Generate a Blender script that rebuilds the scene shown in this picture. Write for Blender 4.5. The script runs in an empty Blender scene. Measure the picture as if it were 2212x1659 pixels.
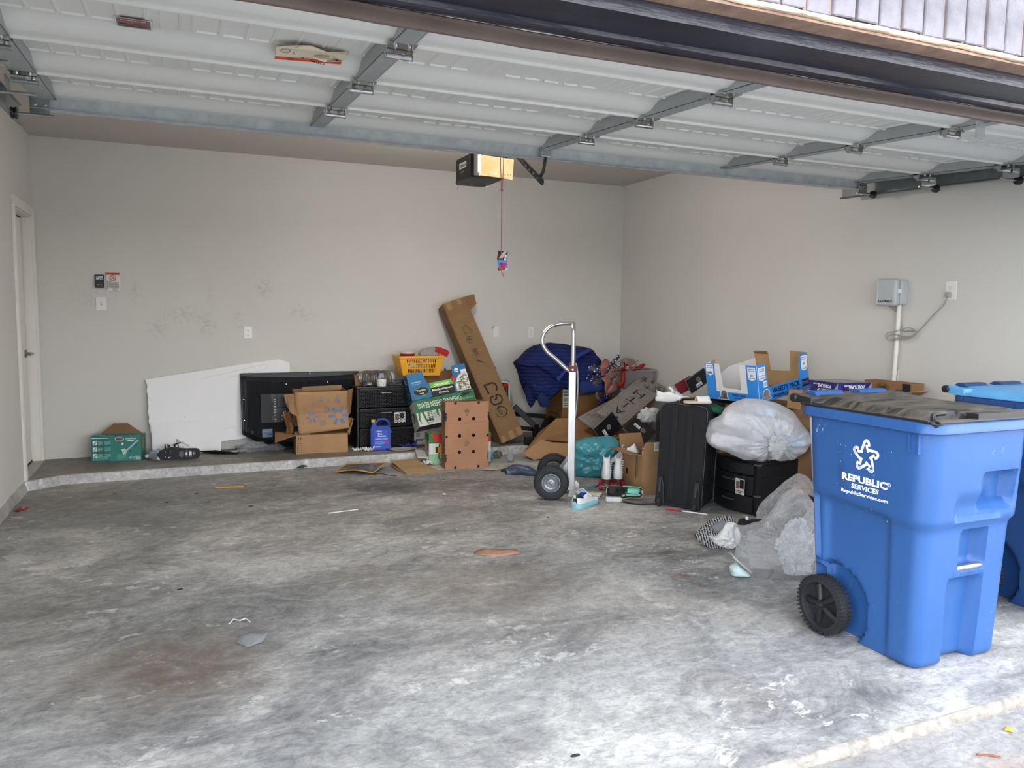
import bpy, math, random
from mathutils import Vector, Matrix, noise

R = random.Random(11)
PI = math.pi
SC = bpy.context.scene
COL = SC.collection

# ------------------------------------------------------------------ camera
def cam_matrix(yaw, pitch, roll, loc):
    cy, sy = math.cos(yaw), math.sin(yaw)
    fwd = Vector((sy * math.cos(pitch), cy * math.cos(pitch), -math.sin(pitch)))
    right = Vector((cy, -sy, 0)); down = fwd.cross(right)
    r = math.cos(roll) * right + math.sin(roll) * down
    d = -math.sin(roll) * right + math.cos(roll) * down
    m = Matrix((r, -d, -fwd)).transposed().to_4x4()
    m.translation = Vector(loc)
    return m
cam = bpy.data.cameras.new('camera')
cam.sensor_width = 36.0
cam.lens = 1667.27 / 2212 * 36.0
cam.clip_start = 0.05
camo = bpy.data.objects.new('camera', cam)
COL.objects.link(camo)
camo.matrix_world = cam_matrix(0.4082, 0.092, -0.0102, (1.0861, -7.5559, 1.3643))
SC.camera = camo

# ------------------------------------------------------------------ world: bright hazy overcast, brighter near the horizon
w = bpy.data.worlds.new('sky'); SC.world = w; w.use_nodes = True
nt = w.node_tree; nt.nodes.clear()
out = nt.nodes.new('ShaderNodeOutputWorld'); bg = nt.nodes.new('ShaderNodeBackground')
tc = nt.nodes.new('ShaderNodeTexCoord'); sx = nt.nodes.new('ShaderNodeSeparateXYZ')
rp = nt.nodes.new('ShaderNodeValToRGB')
rp.color_ramp.elements[0].position = 0.0; rp.color_ramp.elements[0].color = (1.0, 0.99, 0.97, 1)
rp.color_ramp.elements[1].position = 0.85; rp.color_ramp.elements[1].color = (0.38, 0.42, 0.49, 1)
e = rp.color_ramp.elements.new(0.25); e.color = (0.77, 0.80, 0.85, 1)
nt.links.new(tc.outputs['Generated'], sx.inputs[0]); nt.links.new(sx.outputs['Z'], rp.inputs[0])
nt.links.new(rp.outputs[0], bg.inputs[0]); nt.links.new(bg.outputs[0], out.inputs[0])
bg.inputs[1].default_value = 5.2
# ------------------------------------------------------------------ hazy sun, high and behind the house front
sl = bpy.data.lights.new('sun', 'SUN'); sl.energy = 0.9; sl.angle = math.radians(12); sl.color = (1.0, 0.95, 0.88)
so = bpy.data.objects.new('sun', sl); COL.objects.link(so)
so.rotation_euler = (math.radians(16), math.radians(-8), 0)

SC.view_settings.view_transform = 'Standard'; SC.view_settings.look = 'None'
SC.view_settings.gamma = 1.0; SC.view_settings.use_curve_mapping = False
SC.view_settings.exposure = 0.62

# ------------------------------------------------------------------ materials
def lin(h):
    h = h.lstrip('#'); c = [int(h[i:i + 2], 16) / 255 for i in (0, 2, 4)]
    return tuple(x / 12.92 if x <= .04045 else ((x + .055) / 1.055) ** 2.4 for x in c) + (1.0,)
MATS = {}
class NG:
    def __init__(s, name):
        s.m = bpy.data.materials.new(name); s.m.use_nodes = True
        s.t = s.m.node_tree; s.t.nodes.clear()
        s.o = s.n('OutputMaterial')
    def n(s, ty, **k):
        x = s.t.nodes.new('ShaderNode' + ty)
        for a, b in k.items(): setattr(x, a, b)
        return x
    def l(s, a, b): s.t.links.new(a, b)
    def coord(s, scale=(1, 1, 1), rot=(0, 0, 0)):
        c = s.n('TexCoord'); mp = s.n('Mapping'); mp.inputs['Scale'].default_value = scale; mp.inputs['Rotation'].default_value = rot
        s.l(c.outputs['Object'], mp.inputs[0]); return mp.outputs[0]
    def noise(s, vec, scale, detail=4, rough=.55, dist=0):
        x = s.n('TexNoise'); x.inputs['Scale'].default_value = scale; x.inputs['Detail'].default_value = detail
        x.inputs['Roughness'].default_value = rough; x.inputs['Distortion'].default_value = dist
        s.l(vec, x.inputs['Vector']); return x.outputs['Fac']
    def ramp(s, fac, stops):
        x = s.n('ValToRGB'); el = x.color_ramp.elements
        while len(el) < len(stops): el.new(.5)
        for q, (p, c) in zip(el, stops): q.position = p; q.color = c if len(c) == 4 else (*c, 1)
        s.l(fac, x.inputs[0]); return x.outputs[0]
    def mix(s, fac, a, b, mode='MIX'):
        x = s.n('Mix'); x.data_type = 'RGBA'; x.blend_type = mode
        for i, v in ((0, fac), (6, a), (7, b)):
            if hasattr(v, 'links'): s.l(v, x.inputs[i])
            elif i == 0: x.inputs[0].default_value = v
            else: x.inputs[i].default_value = v
        return x.outputs[2]
    def math(s, op, a, b=0.0, clamp=False):
        x = s.n('Math', operation=op, use_clamp=clamp)
        for i, v in ((0, a), (1, b)):
            if hasattr(v, 'links'): s.l(v, x.inputs[i])
            else: x.inputs[i].default_value = v
        return x.outputs[0]
    def bsdf(s, col, rough=.6, metal=0., bump=None, bstr=.2, bdist=.01, spec=.5, **k):
        b = s.n('BsdfPrincipled')
        for key, v in (('Base Color', col), ('Roughness', rough), ('Metallic', metal), ('Specular IOR Level', spec)):
            if hasattr(v, 'links'): s.l(v, b.inputs[key])
            else: b.inputs[key].default_value = v
        for key, v in k.items(): b.inputs[key.replace('_', ' ')].default_value = v
        if bump is not None:
            bm = s.n('Bump'); bm.inputs['Strength'].default_value = bstr; bm.inputs['Distance'].default_value = bdist
            s.l(bump, bm.inputs['Height']); s.l(bm.outputs[0], b.inputs['Normal'])
        s.l(b.outputs[0], s.o.inputs[0]); return b
def pm(name, hexc, rough=.6, metal=0., var=.08, vs=6., bump=0., bs=60., spec=.4, stretch=(1, 1, 1), **k):
    """plain surface with a little tonal unevenness and fine relief"""
    if name in MATS: return MATS[name]
    g = NG(name); v = g.coord(stretch); c = lin(hexc)
    f = g.noise(v, vs, 5)
    lo = tuple(x * (1 - var) for x in c[:3]) + (1,); hi = tuple(min(1, x * (1 + var)) for x in c[:3]) + (1,)
    col = g.ramp(f, [(.3, lo), (.7, hi)])
    g.bsdf(col, rough, metal, g.noise(v, bs, 3) if bump else None, bump, .004, spec, **k)
    MATS[name] = g.m; return g.m
def glowm(name, col, strength):
    g = NG(name); e = g.n('Emission'); e.inputs[0].default_value = (*col, 1); e.inputs[1].default_value = strength
    g.l(e.outputs[0], g.o.inputs[0]); MATS[name] = g.m; return g.m
def filmm(name, tint, clear=.6, rough=.12, white=.6, bump=.5, bs=14, gloss=.5):
    """thin crumpled plastic film: partly see-through, partly milky, glossy"""
    g = NG(name); v = g.coord()
    tr = g.n('BsdfTransparent'); tr.inputs[0].default_value = (.97, .98, 1, 1)
    df = g.n('BsdfDiffuse'); df.inputs[0].default_value = lin(tint)
    tl = g.n('BsdfTranslucent'); tl.inputs[0].default_value = lin(tint)
    gl = g.n('BsdfGlossy'); gl.inputs['Roughness'].default_value = rough
    bm = g.n('Bump'); bm.inputs['Strength'].default_value = bump; bm.inputs['Distance'].default_value = .02
    h = g.noise(v, bs, 3, .5, 1.2); g.l(h, bm.inputs['Height'])
    for x in (df, tl, gl): g.l(bm.outputs[0], x.inputs['Normal'])
    m1 = g.n('MixShader'); m1.inputs[0].default_value = .45; g.l(df.outputs[0], m1.inputs[1]); g.l(tl.outputs[0], m1.inputs[2])
    m2 = g.n('MixShader'); lw = g.n('LayerWeight'); lw.inputs[0].default_value = .25; g.l(bm.outputs[0], lw.inputs[1])
    fr = g.math('MULTIPLY', lw.outputs['Fresnel'], gloss, True); g.l(fr, m2.inputs[0])
    g.l(m1.outputs[0], m2.inputs[1]); g.l(gl.outputs[0], m2.inputs[2])
    m3 = g.n('MixShader')
    f = g.math('ADD', g.math('MULTIPLY', lw.outputs['Facing'], white), 1 - clear, True)
    g.l(f, m3.inputs[0]); g.l(tr.outputs[0], m3.inputs[1]); g.l(m2.outputs[0], m3.inputs[2])
    g.l(m3.outputs[0], g.o.inputs[0]); MATS[name] = g.m; return g.m

# ------------------------------------------------------------------ mesh building
def rotm(rx=0, ry=0, rz=0):
    return Matrix.Rotation(rz, 4, 'Z') @ Matrix.Rotation(rx, 4, 'X') @ Matrix.Rotation(ry, 4, 'Y')
def fr(o, rx=0, ry=0, rz=0): return Matrix.Translation(Vector(o)) @ rotm(rx, ry, rz)
def wl(o):
    v = Vector((0, 0, 0))
    while o is not None: v += o.location; o = o.parent
    return v
def rrect(x0, y0, x1, y1, r, n=5):
    p = []
    for cx, cy, a in ((x1 - r, y1 - r, 0), (x0 + r, y1 - r, 90), (x0 + r, y0 + r, 180), (x1 - r, y0 + r, 270)):
        for i in range(n + 1):
            t = math.radians(a + 90 * i / n); p.append((cx + r * math.cos(t), cy + r * math.sin(t)))
    return p
def circ(cx, cy, rx, ry=None, n=24):
    ry = rx if ry is None else ry
    return [(cx + rx * math.cos(2 * PI * i / n), cy + ry * math.sin(2 * PI * i / n)) for i in range(n)]
def sstep(a, b, x):
    t = max(0., min(1., (x - a) / (b - a))); return t * t * (3 - 2 * t)
class MB:
    def __init__(s): s.v = []; s.f = []; s.mi = []; s.cur = 0
    def add(s, vs, fs, M=None):
        b = len(s.v)
        s.v += [tuple(M @ Vector(p)) for p in vs] if M is not None else [tuple(p) for p in vs]
        for q in fs: s.f.append(tuple(b + i for i in q)); s.mi.append(s.cur)
        return s
    def box(s, a, b, M=None):
        (x0, y0, z0), (x1, y1, z1) = a, b
        vs = [(x, y, z) for x in (x0, x1) for y in (y0, y1) for z in (z0, z1)]
        return s.add(vs, [(0, 1, 3, 2), (4, 6, 7, 5), (0, 4, 5, 1), (2, 3, 7, 6), (0, 2, 6, 4), (1, 5, 7, 3)], M)
    def poly(s, pts, M=None): return s.add(pts, [tuple(range(len(pts)))], M)
    def prism(s, pts, z0, z1, M=None):
        n = len(pts)
        vs = [(x, y, z0) for x, y in pts] + [(x, y, z1) for x, y in pts]
        fs = [tuple(range(n - 1, -1, -1)), tuple(range(n, 2 * n))] + [(i, (i + 1) % n, n + (i + 1) % n, n + i) for i in range(n)]
        return s.add(vs, fs, M)
    def rings(s, rs, closed=True, caps=(True, True), M=None):
        n = len(rs[0]); vs = [p for r in rs for p in r]; fs = []
        for k in range(len(rs) - 1):
            for i in range(n if closed else n - 1):
                j = (i + 1) % n; fs.append((k * n + i, k * n + j, (k + 1) * n + j, (k + 1) * n + i))
        if caps[0]: fs.append(tuple(range(n - 1, -1, -1)))
        if caps[1]: fs.append(tuple((len(rs) - 1) * n + i for i in range(n)))
        return s.add(vs, fs, M)
    def tube(s, path, r, n=8, caps=True, M=None, close=False):
        P = [Vector(p) for p in path]; rs = []; m = len(P)
        up = Vector((0, 0, 1)); prev = None
        for i, p in enumerate(P):
            if close: t = P[(i + 1) % m] - P[i - 1]
            else: t = P[min(i + 1, m - 1)] - P[max(i - 1, 0)]
            t.normalize()
            if prev is None:
                a = t.cross(up)
                if a.length < .05: a = t.cross(Vector((1, 0, 0)))
            else: a = prev - t * prev.dot(t)
            a.normalize(); prev = a; b = t.cross(a)
            rr = r[i] if isinstance(r, (list, tuple)) else r
            rs.append([p + rr * (math.cos(2 * PI * k / n) * a + math.sin(2 * PI * k / n) * b) for k in range(n)])
        if close: rs.append(rs[0])
        return s.rings(rs, True, (caps and not close, caps and not close), M)
    def cyl(s, p0, p1, r0, r1=None, n=16, M=None):
        return s.tube([p0, p1], [r0, r0 if r1 is None else r1], n, True, M)
    def lathe(s, prof, M=None, n=20, caps=(True, True)):
        return s.rings([[(r * math.cos(2 * PI * i / n), r * math.sin(2 * PI * i / n), z) for i in range(n)] for r, z in prof], True, caps, M)
    def grid(s, fn, nu, nv, M=None):
        vs = [fn(i / nu, j / nv) for j in range(nv + 1) for i in range(nu + 1)]
        fs = [(j * (nu + 1) + i, j * (nu + 1) + i + 1, (j + 1) * (nu + 1) + i + 1, (j + 1) * (nu + 1) + i) for j in range(nv) for i in range(nu)]
        return s.add(vs, fs, M)
    def strip(s, a, b, width_axis, M=None): pass
    def build(s, name, mat, parent=None, smooth=False, bevel=0, solid=0, sub=0, seg=2, label=None, off=0, angle=35):
        me = bpy.data.meshes.new(name)
        L = wl(parent) if parent is not None else Vector((0, 0, 0))
        o = bpy.data.objects.new(name, me); COL.objects.link(o)
        if parent is not None: o.parent = parent
        elif s.v:
            n = len(s.v)
            mn = [min(p[i] for p in s.v) for i in range(3)]; mx = [max(p[i] for p in s.v) for i in range(3)]
            L = Vector(((mn[0] + mx[0]) / 2, (mn[1] + mx[1]) / 2, mn[2])); o.location = L
        me.from_pydata([(p[0] - L.x, p[1] - L.y, p[2] - L.z) for p in s.v], [], s.f)
        ms = mat if isinstance(mat, (list, tuple)) else [mat]
        for m in ms: me.materials.append(m)
        if len(ms) > 1: me.polygons.foreach_set('material_index', s.mi)
        me.validate()
        if smooth: me.polygons.foreach_set('use_smooth', [True] * len(me.polygons))
        if solid:
            md = o.modifiers.new('t', 'SOLIDIFY'); md.thickness = solid; md.offset = off
        if sub:
            md = o.modifiers.new('s', 'SUBSURF'); md.levels = sub; md.render_levels = sub
        if bevel:
            md = o.modifiers.new('b', 'BEVEL'); md.width = bevel; md.segments = seg; md.limit_method = 'ANGLE'; md.angle_limit = math.radians(angle)
            md.harden_normals = False
        me.update()
        if smooth and not sub:
            try: me.set_sharp_from_angle(angle=math.radians(42))
            except Exception: pass
        if label: o['label'] = label
        return o
def thing(name, label, cat, loc, group=None):
    o = bpy.data.objects.new(name, None); COL.objects.link(o); o.empty_display_size = .05
    o.location = loc; o['label'] = label; o['category'] = cat
    if group: o['group'] = group
    return o
def tag(o, label, cat, group=None):
    o['label'] = label; o['category'] = cat
    if group: o['group'] = group
    return o
def struct(o): o['kind'] = 'structure'; return o
def dup(root, delta, label=None):
    r = root.copy(); COL.objects.link(r); r.location = root.location + Vector(delta)
    if label: r['label'] = label
    for ch in list(root.children):
        c = ch.copy(); COL.objects.link(c); c.parent = r
        for g in list(ch.children):
            d = g.copy(); COL.objects.link(d); d.parent = c
    return r

# ------------------------------------------------------------------ flat print on faces
_T = {}
def textmesh(txt, bold=0.):
    k = (txt, bold)
    if k in _T: return _T[k]
    c = bpy.data.curves.new('t', 'FONT'); c.body = txt; c.size = 1; c.offset = bold; c.resolution_u = 2
    o = bpy.data.objects.new('t', c)
    me = bpy.data.meshes.new_from_object(o)
    vs = [(v.co.x, v.co.y) for v in me.vertices]; fs = [tuple(p.vertices) for p in me.polygons]
    bpy.data.objects.remove(o); bpy.data.curves.remove(c); bpy.data.meshes.remove(me)
    if vs:
        x0 = min(v[0] for v in vs); x1 = max(v[0] for v in vs); y0 = min(v[1] for v in vs); y1 = max(v[1] for v in vs)
    else: x0 = x1 = y0 = y1 = 0
    _T[k] = (vs, fs, x0, x1, y0, y1); return _T[k]
def ink(hexc, rough=.55): return pm('print_' + hexc.lstrip('#'), hexc, rough, 0, .03, 20)
class Print:
    """flat print on one face: M maps (x right, y up, z out of the face) to the world"""
    def __init__(s, M, fn=None): s.M = M; s.fn = fn; s.b = {}; s.order = []; s.z = 0
    def _mb(s, col):
        if col not in s.b: s.b[col] = MB(); s.order.append(col)
        return s.b[col]
    def put(s, vs, fs, col):
        s.z += 1; z = .0006 + .00012 * min(s.z, 14)
        q = [s.fn(x, y, z) for x, y in vs] if s.fn else [tuple(s.M @ Vector((x, y, z))) for x, y in vs]
        s._mb(col).add(q, fs); return s
    def poly(s, pts, col): return s.put(pts, [tuple(range(len(pts)))], col)
    def rect(s, x0, y0, x1, y1, col): return s.poly([(x0, y0), (x1, y0), (x1, y1), (x0, y1)], col)
    def ell(s, cx, cy, rx, ry, col, n=28): return s.poly(circ(cx, cy, rx, ry, n), col)
    def ring(s, cx, cy, rx, ry, t, col, n=32, a0=0, a1=360):
        vs = []; fs = []; m = n + 1
        for i in range(m):
            a = math.radians(a0 + (a1 - a0) * i / n)
            vs += [(cx + rx * math.cos(a), cy + ry * math.sin(a)), (cx + (rx - t) * math.cos(a), cy + (ry - t) * math.sin(a))]
        for i in range(n): fs.append((2 * i, 2 * i + 2, 2 * i + 3, 2 * i + 1))
        return s.put(vs, fs, col)
    def line(s, pts, t, col):
        vs = []; fs = []
        for (a, b), (c, d) in zip(pts, pts[1:]):
            L = math.hypot(c - a, d - b) or 1; nx, ny = -(d - b) / L * t / 2, (c - a) / L * t / 2
            k = len(vs); vs += [(a + nx, b + ny), (a - nx, b - ny), (c - nx, d - ny), (c + nx, d + ny)]; fs.append((k, k + 1, k + 2, k + 3))
        return s.put(vs, fs, col)
    def text(s, txt, x, y, h, col, w=None, rot=0, bold=.02, al='c', flip=False, shear=0):
        """centre (or left) at x, y; h letter height, w total width"""
        vs, fs, x0, x1, y0, y1 = textmesh(txt, bold)
        if not vs: return s
        ky = h / max(y1 - y0, 1e-6); kx = ky if w is None else w / max(x1 - x0, 1e-6)
        cx = (x0 + x1) / 2 if al == 'c' else x0; cy = (y0 + y1) / 2
        ca, sa = math.cos(rot), math.sin(rot); q = []
        for a, b in vs:
            u, v = (a - cx) * kx, (b - cy) * ky
            u += v * shear
            if flip: u, v = -u, -v
            q.append((x + u * ca - v * sa, y + u * sa + v * ca))
        return s.put(q, fs, col)
    def small(s, x0, y0, x1, y1, n, col, fill=.5, seed=1):
        """unreadably fine printed lines"""
        r = random.Random(seed); vs = []; fs = []; dy = (y1 - y0) / n
        for i in range(n):
            y = y1 - (i + .75) * dy; x = x0
            xe = x1 if i < n - 1 else x0 + (x1 - x0) * r.uniform(.4, .8)
            while x < xe:
                wd = min((x1 - x0) * r.uniform(.06, .2), xe - x); k = len(vs)
                vs += [(x, y), (x + wd, y), (x + wd, y + dy * fill), (x, y + dy * fill)]; fs.append((k, k + 1, k + 2, k + 3)); x += wd + (x1 - x0) * .02
        return s.put(vs, fs, col)
    def bars(s, x0, y0, x1, y1, col='111111', seed=2, bgc='f2f2f0'):
        r = random.Random(seed)
        if bgc: s.rect(x0, y0, x1, y1, bgc)
        vs = []; fs = []; W = x1 - x0; x = x0 + W * .08
        while x < x1 - W * .08:
            wd = W * r.choice((.012, .02, .035)); k = len(vs)
            vs += [(x, y0 + (y1 - y0) * .12), (x + wd, y0 + (y1 - y0) * .12), (x + wd, y1 - (y1 - y0) * .1), (x, y1 - (y1 - y0) * .1)]
            fs.append((k, k + 1, k + 2, k + 3)); x += wd + W * r.choice((.012, .02, .03))
        return s.put(vs, fs, col)
    def emit(s, parent, name='print', label=None, mats=None):
        mb = MB(); ms = []
        for i, c in enumerate(s.order):
            mb.cur = i; mb.add(s.b[c].v, s.b[c].f); ms.append((mats or {}).get(c) or ink(c))
        return mb.build(name, ms, parent, label=label)
def face(M, d, which):
    """print frame on a face of a box whose corner is M's origin, d = (wide, deep, high)"""
    W, D, H = d
    if which == 'front': F = Matrix(((1, 0, 0, 0), (0, 0, -1, 0), (0, 1, 0, 0), (0, 0, 0, 1)))
    elif which == 'left': F = Matrix(((0, 0, -1, 0), (-1, 0, 0, D), (0, 1, 0, 0), (0, 0, 0, 1)))
    elif which == 'right': F = Matrix(((0, 0, 1, W), (1, 0, 0, 0), (0, 1, 0, 0), (0, 0, 0, 1)))
    elif which == 'top': F = Matrix(((1, 0, 0, 0), (0, 1, 0, 0), (0, 0, 1, H), (0, 0, 0, 1)))
    elif which == 'back': F = Matrix(((-1, 0, 0, W), (0, 0, 1, D), (0, 1, 0, 0), (0, 0, 0, 1)))
    return M @ F
def fbm(p, s=1, o=4):
    return noise.fractal(Vector(p) * s, .6, 2.1, o)
# ================================================================== THE SETTING
W, H, LED = 5.683, 2.779, 0.074
def wallm(name, base):
    """matt painted drywall with faint roller texture, scuffs and tiny nicks"""
    g = NG(name); geo = g.n('NewGeometry'); p = geo.outputs['Position']
    c = lin(base)[:3]
    f = g.noise(p, .9, 3); col = g.ramp(f, [(.3, tuple(x * .97 for x in c)), (.7, tuple(min(1, x * 1.03) for x in c))])
    # specks
    vr = g.n('TexVoronoi'); vr.inputs['Scale'].default_value = 3.2; g.l(p, vr.inputs['Vector'])
    sp = g.math('LESS_THAN', vr.outputs['Distance'], .014)
    col = g.mix(g.math('MULTIPLY', sp, .7), col, (.08, .07, .06, 1))
    g.bsdf(col, .75, 0, g.noise(p, 160, 2), .08, .003, .25)
    return g, p, col
gw, pw, cw = wallm('wall_paint', '#c9c8c4')
MWALL = gw.m
# ---- back wall: same paint with grubby hand prints
gb, p, col = wallm('wall_paint_handprints', '#c9c8c4')
def blob_mask(g, p, cx, cy, cz, rx, rz, soft=.5):
    mp = g.n('Mapping'); mp.vector_type = 'TEXTURE'; mp.inputs['Location'].default_value = (cx, cy, cz); mp.inputs['Scale'].default_value = (rx, 1.0, rz)
    g.l(p, mp.inputs[0]); ln = g.n('VectorMath', operation='LENGTH'); g.l(mp.outputs[0], ln.inputs[0])
    return g.math('SUBTRACT', 1.0, ln.outputs['Value'], True)
acc = None
for cx, cz, rx, rz, k in ((1.83, 1.56, .10, .11, .9), (1.33, 1.22, .10, .13, .9), (1.13, 1.32, .26, .10, .7), (.92, 1.2, .12, .11, .7), (1.6, 1.27, .06, .13, .7), (2.15, 1.33, .2, .1, .5), (.74, 1.52, .07, .14, .6), (.42, 1.45, .28, .2, .35), (1.36, 1.5, .05, .2, .3)):
    m = g_ = gb.math('MULTIPLY', blob_mask(gb, p, cx, 0, cz, rx, rz), k)
    acc = m if acc is None else gb.math('ADD', acc, m, True)
n1 = gb.noise(p, 26, 3, .6); n2 = gb.noise(p, 70, 2, .6)
sm = gb.math('MULTIPLY', gb.math('MULTIPLY', acc, gb.math('SUBTRACT', n1, .44, True)), gb.math('MULTIPLY', n2, 5.0), True)
col2 = gb.mix(gb.math('MULTIPLY', sm, .9), col, (.16, .145, .125, 1))
gb.bsdf(col2, .75, 0, gb.noise(p, 160, 2), .08, .003, .25)
MBACK = gb.m

def concretem(name, lo, mid, hi, stains=(), warm=.3):
    """worn trowelled concrete: pale and bluish-dark streaks, brown spill stains"""
    g = NG(name); p = g.n('NewGeometry').outputs['Position']
    mp = g.n('Mapping'); mp.inputs['Rotation'].default_value = (0, 0, -.5); mp.inputs['Scale'].default_value = (1.0, 1.5, 1); g.l(p, mp.inputs[0]); q = mp.outputs[0]
    a = g.noise(q, .75, 6, .62, 1.4); b = g.noise(q, 3.4, 7, .7, 2.6); c = g.noise(q, 26, 4, .7, 1.0)
    col = g.ramp(b, [(.30, lo), (.47, mid), (.66, hi)])
    col = g.mix(.60, col, g.ramp(a, [(.34, lo), (.5, mid), (.66, hi)]), 'MIX')
    sp = g.ramp(c, [(.32, (.62, .63, .66)), (.55, (1, 1, 1)), (.75, (1.22, 1.21, 1.18))])
    col = g.mix(.9, col, sp, 'MULTIPLY')
    # hard edged wear patches where the pale surface has peeled
    d = g.noise(q, 1.9, 8, .75, .8); wear = g.ramp(d, [(.54, (0, 0, 0)), (.565, (1, 1, 1))])
    d2 = g.noise(q, 9, 5, .7, .6); wear2 = g.ramp(d2, [(.55, (0, 0, 0)), (.6, (1, 1, 1))])
    col = g.mix(g.math('MULTIPLY', g.math('MULTIPLY', wear, wear2), .38), col, (*[min(1, x * 1.5) for x in hi], 1))
    # fine dark scratches
    mp2 = g.n('Mapping'); mp2.inputs['Rotation'].default_value = (0, 0, .35); mp2.inputs['Scale'].default_value = (1.2, 9, 1); g.l(p, mp2.inputs[0])
    s = g.noise(mp2.outputs[0], 5, 5, .7, 1.8); sc_ = g.ramp(s, [(.60, (0, 0, 0)), (.70, (1, 1, 1))])
    col = g.mix(g.math('MULTIPLY', sc_, .42), col, (*[x * .5 for x in lo], 1))
    br = g.noise(p, .55, 3, .5, .5); brm = g.ramp(br, [(.52, (0, 0, 0)), (.72, (1, 1, 1))])
    col = g.mix(g.math('MULTIPLY', brm, warm), col, (.26, .2, .145, 1))
    nz = g.noise(p, 5, 6, .7, 1.2)
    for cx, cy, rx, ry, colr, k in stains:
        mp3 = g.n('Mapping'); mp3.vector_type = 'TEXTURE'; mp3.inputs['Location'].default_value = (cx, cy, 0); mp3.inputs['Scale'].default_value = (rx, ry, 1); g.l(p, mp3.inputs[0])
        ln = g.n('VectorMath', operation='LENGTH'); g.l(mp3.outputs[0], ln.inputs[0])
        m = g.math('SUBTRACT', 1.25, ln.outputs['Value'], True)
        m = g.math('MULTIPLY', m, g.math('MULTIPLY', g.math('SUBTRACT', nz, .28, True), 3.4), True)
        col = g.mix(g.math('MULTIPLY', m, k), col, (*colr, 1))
    rr = g.ramp(a, [(.3, (.42, .42, .42)), (.7, (.7, .7, .7))])
    bb = g.math('ADD', g.math('MULTIPLY', b, .6), g.math('MULTIPLY', c, .4))
    g.bsdf(col, rr, 0, bb, .25, .004, .45)
    return g.m
BRN = (.14, .10, .07)
STAINS_AND_DIMMING = ((1.02, -4.45, .42, .42, BRN, .75), (2.45, -4.05, .45, .35, BRN, .6), (1.95, -3.75, .18, .2, BRN, .5), (3.49, -4.3, .055, .05, (.2, .12, .06), .95),
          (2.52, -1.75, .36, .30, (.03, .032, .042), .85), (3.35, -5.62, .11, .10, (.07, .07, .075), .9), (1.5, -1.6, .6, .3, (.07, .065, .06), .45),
          (.3, -1.35, .5, .45, (.10, .085, .07), .5), (2.9, -2.9, .5, .3, (.1, .08, .06), .4), (1.5, -1.75, 1.7, .85, (.085, .082, .08), .5), (3.1, -2.2, 1.3, .8, (.09, .087, .084), .45), (.7, -5.3, .5, .3, BRN, .35), (3.2, -1.9, .5, .5, (.07, .065, .06), .4))  # two broadest grey patches: soiling, also painted to keep the rear floor dim
MFLOOR = concretem('garage_floor_concrete', (.100, .103, .110), (.300, .297, .290), (.60, .588, .555), STAINS_AND_DIMMING, .28)
MLEDGE = concretem('ledge_concrete', (.09, .085, .078), (.20, .19, .175), (.36, .35, .33), ((.5, -.35, .5, .3, BRN, .5), (2.2, -.6, .5, .15, BRN, .5)), .5)
MCURB = concretem('curb_face_concrete', (.22, .22, .22), (.44, .44, .44), (.62, .62, .62), (), .1)
MDRIVE = concretem('driveway_concrete', (.20, .195, .19), (.29, .28, .27), (.38, .37, .355), ((3.6, -6.15, 2.5, .12, (.36, .22, .16), .6),), .1)

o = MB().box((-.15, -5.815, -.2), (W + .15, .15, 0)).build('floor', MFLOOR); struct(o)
# chipped pale edge of the slab at the door opening
def lip(u, v):
    x = -.15 + u * (W + .3); ang = v * PI / 2
    n = .010 * fbm((x * 5, v, 3.3), 1) + .006 * fbm((x * 19, v * 2, 1.7), 1)
    return (x, -5.815 - (.026 + n) * math.sin(ang), -.038 + (.038 + n * .2) * math.cos(ang) if v > 0 else 0.0)
o = MB().grid(lip, 260, 8).build('trim_1', pm('slab_edge_concrete', '#8c8780', .8, 0, .30, 30, .8, 60), smooth=True); struct(o)
o = MB().box((-6, -30, -.3), (14, -5.83, -.032)).build('driveway', MDRIVE); struct(o)
o = MB().box((-60, -90, -.4), (70, -30, -.06)).build('ground', pm('street_asphalt', '#8f8d88', .9, 0, .1, 2)); struct(o)

# raised concrete ledge along the back wall with a lumpy painted curb face
def curb(u, v):
    x = u * W; n = .012 * fbm((x * 2.2, 0, 8.1), 1) + .004 * fbm((x * 14, v * 3, 2.1), 1)
    yy = -.755 + (.06 if x < .0 else 0) - (.16 * sstep(.28, 0, x)) + n
    if v < .5: return (x, yy - .012 * (1 - v * 2), LED * 1.0 * v * 2 * .93)
    t = (v - .5) * 2
    return (x, yy + .016 * t, LED * (.93 + .07 * math.sin(t * PI / 2)))
mb = MB().grid(curb, 200, 8)
led = mb.build('trim_2', MCURB, smooth=True); struct(led)
def ledtop(u, v):
    x = u * W; n = .012 * fbm((x * 2.2, 0, 8.1), 1) + .004 * fbm((x * 14, 3, 2.1), 1)
    y0 = -.755 - .16 * sstep(.28, 0, x) + n + .016
    return (x, y0 + (0 - y0) * v, LED)
o = MB().grid(ledtop, 200, 3).build('floor.001', MLEDGE, smooth=True); struct(o)

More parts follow.
